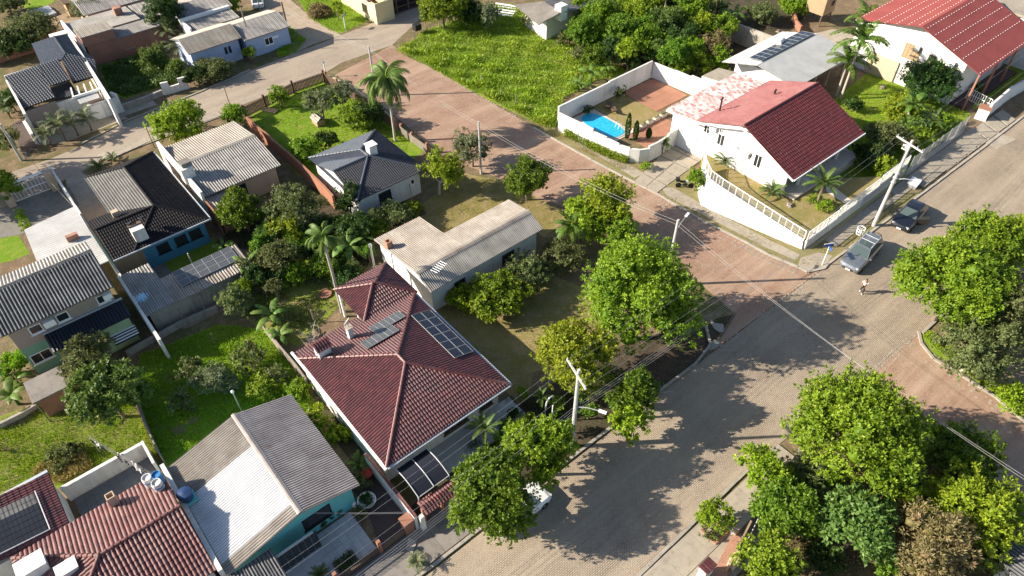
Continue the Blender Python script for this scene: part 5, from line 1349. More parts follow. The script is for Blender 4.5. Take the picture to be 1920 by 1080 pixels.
def palm(bp, tp, L, nf, name, label, style='queen', group=None, zb=0.0, z=None, cat='palm tree'):
    b = P(*bp, zb); h = z if z is not None else max(.25, zfor(bp, tp, zb)-zb)
    t = thing(name, label, cat, (b.x, b.y, zb), 0, group)
    if style not in FR:
        FR[style] = {'queen': lambda: [frond_mesh('frond', 1, 1.55, 40, .24, .035, 'leaf_palm', .9, .0, .7), frond_mesh('frond', 1, 1.75, 40, .26, .035, 'leaf_palm', .35, -.1, .8)],
                     'royal': lambda: [frond_mesh('frond', 1, .75, 30, .26, .05, 'leaf_palm', .8, .35, .3), frond_mesh('frond', 1, 1.1, 30, .26, .05, 'leaf_palm', .5, .3, .4)],
                     'cycad': lambda: [frond_mesh('frond', 1, .55, 26, .20, .05, 'leaf_cycad', .75, .45, .1), frond_mesh('frond', 1, .5, 26, .20, .05, 'leaf_cycad', .45, .45, .1)],
                     'grey': lambda: [frond_mesh('frond', 1, .6, 24, .22, .05, 'leaf_grey', 1.0, .4, .15), frond_mesh('frond', 1, .7, 24, .22, .05, 'leaf_grey', .5, .4, .2)]}[style]()
    tr = MB(local=True)
    if h > .5:
        k = {'queen': .13, 'royal': .14, 'grey': .12, 'cycad': .13}[style]
        tr.path([(0, 0, -.05), (.06, .02, h*.5), (0, 0, h)], [k*1.25, k, k*.85], 8)
        tr.build('trunk', M['bark_pale' if style in ('queen', 'royal') else 'bark'], t)
        if style == 'royal': MB(local=True).path([(0, 0, h), (0, 0, h+.9)], [.16, .08], 8).build('crownshaft', M['leaf_lime'], t)
    else:
        tr.path([(0, 0, -.05), (0, 0, h)], [.16, .14], 8); tr.build('trunk', M['bark'], t)
    top = h+(.85 if style == 'royal' else 0)
    for i in range(nf):
        o = bpy.data.objects.new('frond', FR[style][i % 2]); link(o, t)
        o.location = (0, 0, top); s = L*nr.uniform(.82, 1.08); o.scale = (s, s, s)
        o.rotation_euler = (nr.uniform(-.15, .15), nr.uniform(-.35, .25) if i % 3 else nr.uniform(-.9, -.4), i*2.39996+nr.uniform(-.2, .2))
    return t
def banana_leaf_mesh(L, W, droop):
    N = 8; vs = []; fs = []; x = z = 0; rise = 1.15; row = []
    for i in range(N+1):
        s = i/N; a = rise-(rise+droop)*s; 
        if i: x += cos(a)*L/N; z += sin(a)*L/N
        w = W*(.12 if s < .12 else sin(pi*min(1, (s-.05)/.95))**.6)*.5+.01
        k = len(vs); j = nr.uniform(-.03, .03)
        vs += [[x, w, z-.25*w+j], [x, 0, z+.03], [x, -w, z-.25*w-j]]
        if i: fs += [[k-3, k-2, k+1, k], [k-2, k-1, k+2, k+1]]
    o = npmesh('leaf', np.array(vs, float), np.array(fs), M['leaf_banana'], None, np.repeat(nr.uniform(.2, .9, N), 2), True)
    me = o.data; bpy.data.objects.remove(o); return me
BAN = [banana_leaf_mesh(1, .26, .5), banana_leaf_mesh(1, .3, .9), banana_leaf_mesh(1, .24, .15)]
def banana(px, py, L, h, n, label, group=None, name='banana_plant'):
    b = P(px, py, 0)
    b = P(px, py, h) ; b.z = 0
    t = thing(name, label, 'banana plant', b, nr.uniform(0, 6), group)
    MB(local=True).path([(0, 0, -.05), (.05, 0, h)], [.14, .09], 7).build('stem', M['leaf_banana'], t)
    for i in range(n):
        o = bpy.data.objects.new('leaf', BAN[i % 3]); link(o, t); s = L*nr.uniform(.75, 1.15)
        o.location = (0, 0, h); o.scale = (s, s, s); o.rotation_euler = (nr.uniform(-.2, .2), nr.uniform(-.3, .45), i*2.4+nr.uniform(-.3, .3))
    return t
def scatter(name, poly, n, hfun, L, W, mat, upbias=.5, kd='stuff', zb=0.0, parent=None, dens_noise=None):
    """many small leaves or blades over an outlined patch of ground, one object"""
    pts = np.array([(p.x, p.y) for p in poly]); lo, hi = pts.min(0), pts.max(0)
    q = nr.uniform(lo, hi, (int(n*3.2), 2)); inside = np.zeros(len(q), bool); j = len(pts)-1
    for i in range(len(pts)):
        a, b = pts[i], pts[j]
        cr = ((a[1] > q[:, 1]) != (b[1] > q[:, 1])) & (q[:, 0] < (b[0]-a[0])*(q[:, 1]-a[1])/(b[1]-a[1]+1e-12)+a[0])
        inside ^= cr; j = i
    q = q[inside][:n]; n = len(q)
    ph = np.sin(q[:, 0]*.9+1.3*np.sin(q[:, 1]*.5))*np.sin(q[:, 1]*1.1+.8*np.sin(q[:, 0]*.6))+.5*np.sin(q[:, 0]*2.3+q[:, 1]*1.7)
    cl = .5+.33*ph
    if dens_noise:
        keep = cl+nr.uniform(-.3, .3, n) > dens_noise; q, cl = q[keep], cl[keep]; n = len(q)
    z = zb+hfun(cl)*nr.uniform(0, 1, n)
    p = np.column_stack([q, z]); d = unit(n); d[:, 2] = np.abs(d[:, 2])*.4+upbias; d = nrm(d); side = nrm(np.cross(d, unit(n)))
    sc = nr.uniform(.6, 1.3, n)*(.6+.6*np.clip(cl, 0, 1))
    v, f = leaf_quads(p, d, side, L*sc, W*sc)
    tint = np.clip(cl*.6+nr.uniform(0, .45, n), 0, .93); tint = np.where(nr.uniform(0, 1, n) > .97, 1, tint)
    o = npmesh(name, v, f, M[mat], parent, tint); o['kind'] = kd
    return o
px = lambda *a: [P(*q) for q in a]

# street and park trees, from the near ones to the far ones
TR = [
 # px, py, rpx, zc, kind, name, label, ratio
 (1203, 560, 114, 4.8, 'mango', 'mango_tree', 'largest bright green mango tree in the middle, shading the red street corner', .92),
 (1082, 668, 84, 4.0, 'yellow', 'shade_tree', 'yellow-green broad tree behind the white street pole with crossarm', .75),
 (1612, 815, 116, 4.4, 'mango', 'mango_tree', 'big round mango tree at the lower right beside the red side street', .75),
 (926, 930, 88, 3.5, 'mangod', 'mango_tree', 'dark green mango tree overhanging the parked white car', .8),
 (1012, 842, 74, 3.4, 'mango', 'mango_tree', 'bright green mango tree between the white car and the street pole', .75),
 (1188, 735, 50, 3.4, 'mangod', 'street_tree', 'dark trimmed street tree with bare grey branches beside the kerb', .8),
 (1185, 792, 42, 2.6, 'yellow', 'street_tree', 'yellow leafy low tree at the kerb below the dark trimmed tree', .7),
 (1790, 535, 92, 4.2, 'mango', 'mango_tree', 'bright mango tree on the right beside the walking person', .75),
 (1850, 462, 60, 3.8, 'mango', 'mango_tree', 'mango tree behind the right bright one, nearer the parked cars', .8),
 (1910, 446, 40, 3.6, 'mango', 'mango_tree', 'mango tree cut by the right edge above the grey-leaved tree', .8),
 (1875, 590, 70, 3.4, 'olive', 'bushy_tree', 'grey-olive bushy tree at the right edge beside the bright mango', .85),
 (1832, 655, 62, 2.8, 'olive', 'bushy_tree', 'olive bushy tree with white trunk over the grass strip on the right', .85),
 (1905, 752, 34, 1.8, 'feather', 'shrub', 'yellowish round shrub at the right edge by the red side street', .9),
 (1430, 878, 44, 2.0, 'yellow', 'small_tree', 'compact yellow-green tree alone on the south pavement', .85),
 (1345, 968, 31, 1.5, 'lime', 'young_tree', 'lime-green young tree in a brick planter on the south pavement', .7),
 (1610, 990, 68, 2.6, 'avocado', 'park_tree', 'light green loose tree at the bottom among the park trees', .9),
 (1738, 1022, 74, 2.6, 'brown', 'flowering_tree', 'brownish flowering tree at the bottom right of the park', .85),
 (1832, 962, 76, 2.8, 'yellow', 'park_tree', 'yellow-green tree with orange tips at the lower right corner', .85),
 (1802, 862, 62, 2.0, 'mangod', 'park_tree', 'dark green tree in the shade of the big round mango', .7),
 (1474, 960, 58, 2.0, 'mangod', 'park_tree', 'dark leafy tree behind the low wall on the south pavement', .8),
 (1440, 1048, 56, 2.2, 'green', 'park_tree', 'green tree at the bottom beside the iron gate of the park', .8),
 (1512, 888, 40, 1.6, 'olive', 'shrub', 'mottled shrub under the left side of the big round mango', .8),
 (1700, 940, 34, 1.2, 'green', 'shrub', 'small bright shrub between the two light park trees', .7),
 (1900, 1050, 40, 1.6, 'mangod', 'shrub', 'dark shrub beside the dark roof in the lower right corner', .8),
 (988, 336, 44, 2.6, 'mangod', 'round_tree', 'round dense green tree on the verge left of the red street', .85),
 (1140, 375, 58, 3.6, 'feather', 'feathery_tree', 'feathery yellow-green tree reaching over the red street', .55),
 (1092, 415, 50, 2.6, 'feather', 'feathery_tree', 'lower feathery tree touching the end of the long grey roof', .7),
 (1150, 430, 46, 2.4, 'green', 'feathery_tree', 'darker bushy tree between the feathery one and the big mango', .8),
 (820, 326, 46, 2.6, 'feather', 'garden_tree', 'yellowish tree with pale trunk right of the slate-blue roof', .9),
 (884, 274, 40, 2.6, 'grey', 'garden_tree', 'grey-green tree beside the street lamp pole and red street', .9),
 (338, 230, 50, 2.5, 'yellow', 'round_tree', 'wide round yellow-green tree on the upper street pavement', .75),
 (437, 216, 22, 1.3, 'lime', 'round_shrub', 'small round lime shrub beside the picket fence corner', .95),
 (455, 396, 43, 2.4, 'mangod', 'round_tree', 'dense dark round tree next to the low fibre-cement house', .85),
 (553, 392, 50, 2.6, 'olive', 'garden_tree', 'olive leafy tree beside the orange brick garden wall', .9),
 (536, 436, 34, 1.8, 'yellow', 'garden_tree', 'yellow-green small tree left of the thin palm trunk', .9),
 (652, 372, 27, 2.6, 'dark', 'conifer', 'dark conifer-like tree in front of the white gable of the slate roof', 1.3),
 (668, 432, 38, 1.8, 'dark', 'garden_tree', 'dark tree in deep shade under the slate roof corner', .9),
 (735, 402, 36, 1.6, 'olive', 'shrub', 'brownish olive shrub before the pale back wall of the slate-roofed house', .8),
 (775, 393, 20, 1.2, 'green', 'shrub', 'small green shrub at the right corner of the pale back wall', .8),
 (705, 432, 26, 1.4, 'mangod', 'shrub', 'dark round shrub beside the left end of the long grey roof', .9),
 (525, 485, 38, 2.0, 'olive', 'garden_tree', 'dull olive tree in the middle of the orchard', .9),
 (478, 498, 30, 1.6, 'olive', 'garden_tree', 'small olive tree right of the solar lean-to', .9),
 (440, 568, 33, 1.8, 'olive', 'garden_tree', 'spreading olive tree at the lower end of the solar lean-to', .85),
 (598, 500, 26, 1.4, 'mangod', 'shrub', 'dark shrub in the orchard beside the palm trunk', .9),
 (650, 520, 26, 1.0, 'dark', 'shrub', 'dark low bush behind the maroon rear wing', .8),
 (395, 712, 34, 1.3, 'grey', 'round_shrub', 'pale grey-green round shrub in the sunny back lawn', .9),
 (434, 722, 22, .9, 'grey', 'shrub', 'smaller grey-green shrub right of the pale round one', .9),
 (466, 672, 33, 1.3, 'loose', 'shrub', 'loose brownish bush in the back lawn behind the pale round one', .9),
 (492, 727, 28, 1.1, 'green', 'shrub', 'dark green shrub at the corner of the grey weathered roof', .9),
 (348, 695, 28, 1.2, 'loose', 'shrub', 'loose flowering bush in the shaded part of the back lawn', .8),
 (340, 755, 26, .9, 'loose', 'shrub', 'thin yellowish sapling bush on the shaded back lawn', .9),
 (203, 738, 62, 3.0, 'avocado', 'avocado_tree', 'large avocado tree with pale leaf tips left of the back lawn', .9),
 (175, 680, 52, 2.2, 'olive', 'garden_tree', 'olive tree pressed against the two-storey green house', .85),
 (600, 785, 26, 1.4, 'yellow', 'shrub', 'bright yellow-green shrub between the teal house and the white side wall', .9),
 (636, 812, 24, 1.2, 'lime', 'shrub', 'lime shrub below the bright yellow one along the white side wall', .9),
 (560, 735, 26, 1.0, 'green', 'shrub', 'green shrub behind the corner of the weathered grey roof', .9),
 (520, 705, 24, 1.0, 'olive', 'shrub', 'olive shrub along the garden fence behind the weathered roof', .9),
 (640, 178, 26, 2.2, 'grey', 'olive_tree', 'silvery olive tree standing right of the grey dog house', .9),
 (600, 190, 30, 2.4, 'grey', 'olive_tree', 'silvery olive tree with two dark trunks behind the grey dog house', .8),
 (523, 182, 19, 1.5, 'green', 'garden_tree', 'small rounded green tree inside the picket fence', 1.1),
 (672, 222, 36, 1.5, 'green', 'shrub', 'broad green shrub between the lawn and the dark round bush', .8),
 (690, 215, 33, 1.8, 'dark', 'round_shrub', 'dark trimmed round bush beside the tall drooping palm', .95),
 (613, 262, 21, 1.4, 'dark', 'round_shrub', 'dark ball-shaped bush behind the slate-blue roof', 1.0),
 (575, 283, 32, 1.3, 'green', 'shrub', 'green bush at the left corner of the slate-blue roof', .9),
 (830, 14, 46, 3.0, 'mango', 'street_tree', 'bright wide tree at the top edge beside the upper street', .8),
 (912, 30, 24, 2.2, 'grey', 'field_tree', 'grey-green tree at the top edge of the vacant field', .95),
 (877, 25, 30, 2.0, 'dark', 'field_tree', 'dark tree beside the bright one at the top of the vacant field', .9),
 (632, 18, 13, 1.9, 'yellow', 'column_shrub', 'tall yellow-leaved column shrub on the corner lawn', 1.9),
 (310, 22, 34, 3.6, 'dark', 'round_tree', 'dense dark conical tree behind the bare brick house', 1.1),
 (55, 55, 40, 2.0, 'olive', 'garden_tree', 'olive tree clump beyond the brick yard wall at top left', .8),
 (25, 82, 36, 1.6, 'dark', 'shrub', 'dark bush beside the brick yard wall at top left', .8),
 (180, 12, 40, 2.0, 'grey', 'garden_tree', 'grey-leaved trees behind the bare brick house roof', .7),
 (375, 8, 36, 1.8, 'olive', 'shrub', 'leafy bush at the top edge near the blue houses', .8) if False else (425, 5, 24, 2.0, 'green', 'garden_tree', 'green tree at the top edge beyond the white parapet', .9),
 (12, 8, 30, 1.5, 'loose', 'shrub', 'loose pale bush in the top left corner', .8),
 (290, 108, 24, 1.6, 'avocado', 'young_tree', 'young broad-leaved tree in front of the bare brick wall', .9),
 (328, 125, 17, 1.0, 'avocado', 'shrub', 'pale leafy shrub right of the young tree in the overgrown lot', .9),
 (400, 128, 34, 1.2, 'olive', 'shrub', 'olive hedge bush before the sky-blue wall', .7),
 (368, 143, 22, 1.1, 'dark', 'shrub', 'dark shrub at the end of the white ruined wall', .9),
 (468, 100, 12, 1.2, 'lime', 'young_tree', 'slim bright young tree by the blue annex', 1.3),
 (8, 352, 26, 1.8, 'green', 'street_tree', 'green tree cut by the left edge on the shaded street', 1.1),
 (20, 190, 22, 1.4, 'dark', 'shrub', 'dark shrub at the left edge beside the navy tiled house', 1.2),
 (14, 260, 24, 1.2, 'loose', 'shrub', 'yellowish loose shrub at the left edge by the leaning pole', 1.0),
 (18, 690, 26, 1.2, 'lime', 'shrub', 'bright bush at the left edge below the two-storey house', 1.2),
 (120, 850, 30, .7, 'loose', 'shrub', 'low straggly bush on the lawn beside the courtyard wall', .5),
 (108, 20, 14, .8, 'loose', 'shrub', 'small pale bush beside the garden hut at top left', .8) if False else (930, 555, 58, 2.0, 'green', 'shrub', 'broad green shrub under the eave of the long grey roof', .75),
 (985, 510, 50, 2.0, 'olive', 'shrub', 'olive shrub row right of the broad green one under the grey eave', .75),
 (868, 560, 34, 1.6, 'yellow', 'shrub', 'yellow-green shrub at the left end of the grey eave', .8),
 (1055, 478, 44, 2.0, 'olive', 'shrub', 'dull bush between the grey roof end and the big mango', .8),
 (1135, 500, 30, 1.6, 'grey', 'shrub', 'greyish bush tucked under the left flank of the big mango', .8) if False else (1010, 790, 12, .8, 'lime', 'shrub', 'small lime shrub behind the white garden arch', 1.0),
 (980, 738, 10, 1.3, 'green', 'conifer', 'slim dark green conifer at the corner of the maroon roof', 2.2),
 (1740, 158, 46, 2.4, 'dark', 'garden_tree', 'dark round tree against the big white gable wall', .85),
 (1690, 205, 34, 1.6, 'feather', 'shrub', 'yellowish leafy shrub mass in the garden between the two red roofs', .8),
 (1665, 260, 40, 1.6, 'olive', 'shrub', 'olive bush at the right corner of the red tiled roof', .8),
 (1715, 262, 30, 1.3, 'green', 'shrub', 'green bush along the wire fence on the pavement', .8),
 (1660, 318, 24, 1.8, 'feather', 'round_shrub', 'round yellow-green shrub beside the white utility pole', .95),
 (1632, 292, 34, 1.4, 'dark', 'shrub', 'dark shrub behind the round yellow-green one', .8),
 (1712, 236, 22, 1.3, 'avocado', 'shrub', 'pale broad-leaved shrub in the middle of the shaded shrub garden', .9),
 (1645, 248, 22, 1.4, 'yellow', 'shrub', 'yellow-green shrub just right of the red tiled roof corner', .9),
 (1765, 228, 20, 1.1, 'green', 'shrub', 'green shrub near the wire fence by the bar gate', .9),
 (1600, 196, 16, 1.1, 'dark', 'shrub', 'dark shrub at the foot of the royal palms', .9),
 (-112, 290, 80, 4.8, 'mangod', 'street_tree', 'dark street tree outside the left edge shading the upper street', .85),
 (1545, 386, 15, 1.5, 'lime', 'round_shrub', 'clipped bright green ball bush in the villa garden', .95),
 (1524, 372, 14, 1.45, 'green', 'shrub', 'small shrub at the foot of the garden palm', .8),
 (1305, 338, 19, 1.6, 'green', 'shrub', 'upright green shrub beside the motorcycle and white wall', 1.5),
 (1245, 272, 12, 1.7, 'mangod', 'shrub', 'narrow tall shrub against the rounded white wall', 2.0),
 (1212, 311, 11, .5, 'lime', 'round_shrub', 'small clipped ball bush at the edge of the house drive', .8),
 (1163, 173, 11, 1.0, 'dark', 'cone_shrub', 'dark cone-shaped shrub in the shaded corner of the pool yard', 1.5),
 (1102, 206, 10, .6, 'dark', 'shrub', 'dark creeper shrub against the pool wall', 1.2),
 (1490, 10, 26, 1.6, 'green', 'shrub', 'green shrub in front of the wooden stilt hut', .9),
 (1430, 25, 28, 1.4, 'olive', 'shrub', 'grey-green shrub on the slope left of the wooden stilt hut', .8),
 (1835, 165, 11, .9, 'avocado', 'shrub', 'small tree-like shrub in the strip lawn under the red metal roof', .9),
 (685, 760, 6, .5, 'lime', 'shrub', 'lime tuft', 1.0) if False else (678, 960, 13, .5, 'olive', 'shrub', 'low plants at the turquoise wall corner beside the white planter bowl', .8),
 (683, 905, 18, .7, 'loose', 'shrub', 'spindly plants between the turquoise house and white side wall', .9),
]
for (a, b_, r, zc, kd, nm, lb, ra) in TR:
    gz_ = gz if ('villa garden' in lb or 'foot of the garden palm' in lb) else 0.0
    tree(a, b_, r, zc, kd, nm, lb, 'tree' if 'tree' in nm or nm == 'conifer' else 'shrub', None, ra, gz_, 'bark_pale' if 'white trunk' in lb or 'pale trunk' in lb else 'bark')
# bushland beyond the pool yard: individual trees
BUSH = [(1085, 20, 30, 2.6, 'green', 'tall leafy tree at the left end of the bushland by the pale roof'), (1100, 60, 36, 2.8, 'mangod', 'full round tree at the left front of the bushland'),
 (1128, 28, 32, 3.4, 'green', 'bright tall tree in the left half of the bushland'), (1165, 62, 34, 3.0, 'mangod', 'rounded dark tree in the middle front of the bushland'),
 (1150, 100, 30, 1.8, 'dark', 'shadowy bush at the foot of the middle bushland trees'), (1195, 30, 34, 3.2, 'yellow', 'yellowish tree crown at the back of the bushland'),
 (1210, 78, 30, 2.4, 'green', 'green tree right of the middle in the bushland'), (1245, 45, 36, 3.0, 'avocado', 'broad pale-leaved tree under the bare stems of the bushland'),
 (1240, 100, 30, 1.8, 'avocado', 'pale broad-leaved bush above the pool yard corner'), (1280, 75, 32, 2.4, 'dark', 'dark thicket tree at the centre right of the bushland'),
 (1290, 25, 34, 2.8, 'green', 'green tree at the top of the bushland'), (1335, 90, 30, 2.2, 'brown', 'dry brownish bush at the right end of the bushland'),
 (1310, 118, 26, 1.6, 'yellow', 'low yellow-green bush above the sunlit white yard wall'), (1350, 55, 28, 2.2, 'green', 'green tree beside the bananas of the bushland'),
 (1335, 8, 30, 2.2, 'loose', 'thin scrubby tree at the top edge above the bananas'), (1270, 128, 22, 1.2, 'green', 'bright low bush behind the sunlit yard wall'),
 (1180, 0, 34, 2.8, 'green', 'green crown touching the top edge over the bushland'), (1240, -5, 34, 2.6, 'mango', 'bright crown touching the top edge over the bushland'), (1060, 72, 17, 1.2, 'olive', 'small bush where the field meets the bushland'), (1035, 46, 12, 1.0, 'green', 'round bright bush below the pale roof'), (990, 38, 14, 1.6, 'loose', 'straggly tree on the slope left of the pale roof'),
 (1130, 75, 26, 2.0, 'green', 'light bush between the two dark front trees of the bushland'), (1090, 100, 20, 1.0, 'olive', 'low bush on the field edge of the bushland'), (1185, 112, 24, 1.2, 'dark', 'dark creeper bush over the back pool wall'), (1355, 128, 14, .9, 'green', 'small bright bush beside the weathered block wall')]
for a, b_, r, zc, kd, lb in BUSH: tree(a, b_, r, zc, kd, 'bushland_tree', lb, 'tree', 'trees of the bushland', .95)
for a, b_, tp, lb in ((1240, 55, (1244, 22), 'bare pale stem left of the pair standing out of the bushland'), (1222, 75, (1222, 35), 'shorter bare pale stem standing out of the bushland')):
    t = thing('dead_tree', lb, 'dead tree', P(a, b_)); MB().path([P(a, b_), P(a, b_)+Vector((.1, 0, 2.5)), P(a, b_)+Vector((.2, .1, 4.6))], [.2, .16, .06], 7).build('trunk', M['bark_pale'], t)

UN = [(560, 455), (585, 440), (610, 415), (600, 455), (640, 470), (690, 470), (705, 405), (575, 470), (548, 515), (500, 440), (490, 460), (515, 540), (485, 520), (455, 540), (560, 425), (620, 500), (665, 500), (530, 515), (570, 505)]
for i, (a, b_) in enumerate(UN): tree(a, b_, rnd.uniform(16, 27), rnd.uniform(.9, 1.7), ('mangod', 'olive', 'dark', 'green', 'avocado')[i % 5], 'bush', ('bush under the olive tree, close to the orange garden wall', 'bush between the orange garden wall and the leaning olive tree', 'bush touching the foot of the dark conifer-like tree', 'bush right of the thin palm trunk below the dark conifer', 'leafy bush in the shade left of the palm-like banana leaves', 'bush just behind the tip of the maroon rear wing', 'bush below the brownish shrub of the pale back wall', 'bush in the orchard centre left of the thin palm trunk', 'bush on the orchard floor under the two dull olive trees', "bush next to the low grey house's back door", 'bush right of the bright banana plant by the small lawn', 'bush in front of the dry leafless bush of the orchard', "bush right of the lean-to's solar panels", 'bush at the lower right corner of the solar lean-to', 'bush just left of the dark conifer in the orchard', 'bush on the sunny spot right of the thin palm trunk', 'bush beside the grey pipe mast behind the maroon wing', 'bush above the banana plants by the back lawn fence', 'bush left of the round brick cover on the orchard lawn')[i], 'bush', 'orchard understory bushes', .9)
for i, (a, b_) in enumerate(((1110, 110), (1145, 55), (1180, 95), (1225, 20), (1265, 15), (1262, 100), (1300, 60), (1318, 45), (1300, 95), (1105, 5), (1215, 50), (1350, 105))): tree(a, b_, rnd.uniform(20, 30), rnd.uniform(1.4, 3.2), ('mangod', 'green', 'yellow', 'green', 'avocado')[i % 5], 'bush', ('low bush at the field side foot of the bushland', 'bush high at the left of the bushland under the tall leafy tree', 'bush between the rounded dark tree and the pool wall', 'bush near the top edge left of the bare pale stems', 'bush near the top edge above the bare pale stems', 'bush right of the pale broad-leaved bush by the pool yard corner', 'bush left of the banana plants of the bushland', 'bush near the top edge just left of the upright banana', 'bush between the dark thicket and the dry brownish bush', 'bush at the top edge right behind the pale grey roof', 'bush around the shorter bare pale stem', 'bush against the lower end of the weathered block wall')[i], 'bush', 'bushes filling the bushland', 1.0)
for i, (a, b_) in enumerate(((965, 775), (950, 800), (1045, 760), (1085, 745), (1105, 770), (985, 790), (1120, 700), (1060, 800), (940, 825))): tree(a, b_, rnd.uniform(13, 20), rnd.uniform(.6, 1.1), ('dark', 'mangod', 'green')[i % 3], 'bush', ('low bush beside the slim conifer at the maroon roof corner', 'low bush at the edge of the white terrace', "low bush left of the white garden arch's street pole, behind it", 'low bush under the yellow-green shade tree, by the pole', 'low bush right of the street pole under the lamp arm', 'low bush between the terrace and the bright narrow palm', "low bush right of the yellow-green shade tree's crown", 'low bush at the foot of the white garden arch', 'low bush next to the dwarf palm of the front garden')[i], 'bush', 'bushes of the shaded front garden', .9)
for i, (a, b_) in enumerate(((1480, 905), (1530, 920), (1560, 905), (1660, 955), (1680, 900), (1740, 930), (1765, 905), (1545, 1050), (1660, 1060), (1850, 1050))): tree(a, b_, rnd.uniform(20, 32), rnd.uniform(.8, 1.5), ('mangod', 'olive', 'green', 'dark')[i % 4], 'bush', ('bush at the left end behind the low park wall', "bush left below the big round mango's crown", "bush straight below the big round mango's left half", 'bush between the light green park tree and the brownish one', "bush straight below the big round mango's right half", 'bush behind the brownish flowering tree', 'bush under the dark shaded park tree', 'bush at the bottom left of the light green park tree', 'bush at the bottom right of the light green park tree', 'bush below the yellow-green tree in the lower right corner')[i], 'bush', 'bushes between the park trees', .9)
# bare trimmed branches on the dark street tree, dry bush by the fence
def twigs(name, label, base, n, ln, mat='bare', up=.7, rad=.03):
    t = thing(name, label, 'shrub', base)
    for i in range(n):
        b = MB(); d = Vector((rnd.uniform(-1, 1), rnd.uniform(-1, 1), rnd.uniform(.2, 1)*up)).normalized()
        p = Vector(base); pts = [p.copy()]
        for k in range(4): p = p+d*ln/4; d = (d+Vector((rnd.uniform(-.5, .5), rnd.uniform(-.5, .5), rnd.uniform(-.2, .4)))).normalized(); pts.append(p.copy())
        b.path(pts, [rad, rad*.8, rad*.6, rad*.45, rad*.25], 5)
        for k in (1, 2, 3): e = pts[k]+Vector((rnd.uniform(-.5, .5), rnd.uniform(-.5, .5), rnd.uniform(0, .5)))*ln*.5; b.path([pts[k], e], [rad*.4, rad*.15], 4)
        b.build('branch', M[mat], t)
    return t
twigs('bare_branches', 'bare grey branches sticking out of the dark trimmed street tree', P(1236, 735, 2.6), 9, 1.3)
twigs('bare_branches', 'bare grey twigs inside the yellow tree at the kerb', P(1190, 770, 2.6), 7, 1.2)
twigs('dry_bush', 'leafless dry grey bush along the garden fence behind the maroon roof', P(590, 640, .1), 16, 1.9, up=1.0)
twigs('dry_bush', 'dead brown branches hanging between the two big street trees', P(1200, 672, 2.2), 10, 1.4, 'wood_pale')
twigs('dry_bush', 'leafless dry bush under the solar lean-to trees', P(490, 545, .1), 12, 1.6, 'wood_grey', 1.0)
twigs('bare_shrub', 'bare shrub on the lawn at the left edge', P(12, 845, .1), 8, 1.2, 'wood', 1.0)

# palms and the like
palm((741, 265), (728, 152), 3.6, 30, 'queen_palm', 'tall drooping queen palm between the garden and the red street', 'queen')
palm((641, 585), (592, 448), 2.0, 16, 'slender_palm', 'slender palm with long thin pale trunk rising beside the maroon rear wing', 'queen')
palm((1576, 186), (1598, 88), 3.6, 16, 'royal_palm', 'taller royal palm of the pair before the white gable', 'royal')
palm((1568, 180), (1585, 128), 3.3, 15, 'royal_palm', 'shorter royal palm of the pair before the white gable', 'royal')
palm((1612, 70), (1606, 40), 3.0, 12, 'royal_palm', 'royal palm behind the pair, left of the red metal roof', 'royal')
palm((1692, 240), (1690, 205), 1.8, 14, 'fan_palm', 'low feathery palm in the garden between the two red roofs', 'royal')
palm((1735, 250), (1735, 225), 1.7, 13, 'fan_palm', 'low palm in the shaded garden left of the wire fence', 'cycad')
palm((1530, 385), (1538, 345), 2.0, 22, 'garden_palm', 'full green palm at the veranda corner of the white villa', 'cycad', zb=gz)
palm((1358, 308), (1358, 303), 1.5, 22, 'cycad', 'cycad in the narrow side garden of the white villa', 'cycad', zb=gz, cat='cycad')
palm((1447, 366), (1446, 360), 1.55, 24, 'cycad', 'cycad near the front corner of the white villa', 'cycad', zb=gz, cat='cycad')
palm((910, 838), (909, 805), 1.5, 16, 'dwarf_palm', 'dwarf palm in the front garden strip of the maroon-roofed house', 'cycad')
palm((783, 1060), (783, 1054), .85, 20, 'yucca', 'spiky pale plant on the pavement at the bottom edge', 'grey', cat='plant')
palm((600, 1082), (600, 1077), .8, 14, 'cycad', 'dark spiky plant at the bottom edge of the grey tiled patio', 'cycad', cat='cycad')
palm((675, 880), (675, 872), 1.1, 16, 'fern', 'dark fern-like plant beside the white side wall', 'cycad', cat='plant')
palm((190, 322), (188, 316), 1.5, 18, 'cycad', 'cycad on the pavement behind the stepped black roof', 'cycad', cat='cycad')
palm((214, 302), (214, 298), 1.0, 14, 'agave', 'yellowish agave on the pavement right of the cycad', 'cycad', cat='plant')
PG = 'small palms along the kerb of the navy tiled house'
for bp, tp, L, lb in (((98, 275), (90, 252), 1.7, 'front small palm at the corner of the kerb by the navy tiled house'), ((124, 265), (112, 235), 1.9, 'largest small palm of the kerb row by the navy tiled house'),
                      ((147, 255), (138, 230), 1.8, 'middle small palm of the kerb row beside the white gate'), ((172, 245), (162, 222), 1.7, 'last small palm of the kerb row before the white gate'), ((72, 235), (60, 218), 1.3, 'small palm behind the white planter wall'), ((20, 222), (12, 205), 1.8, 'grey-leaved palm at the left edge by the leaning pole')):
    palm(bp, tp, L, 15, 'kerb_palm', lb, 'grey', PG)
palm((345, 112), (347, 90), 2.6, 16, 'date_palm', 'grey date palm at the left end of the sky-blue house', 'grey')
palm((322, 85), (312, 62), 2.2, 12, 'date_palm', 'grey palm between the brick house and the sky-blue house', 'grey')
palm((395, 112), (396, 106), 1.3, 10, 'dwarf_palm', 'small dark palm before the sky-blue wall', 'cycad')
palm((1067, 470), (1068, 440), 2.0, 18, 'arching_palm', 'arching yellow-green palm at the end of the long grey roof', 'royal')
palm((1013, 770), (1012, 745), .9, 12, 'dwarf_palm', 'bright narrow palm in the shade beside the white street pole', 'cycad')
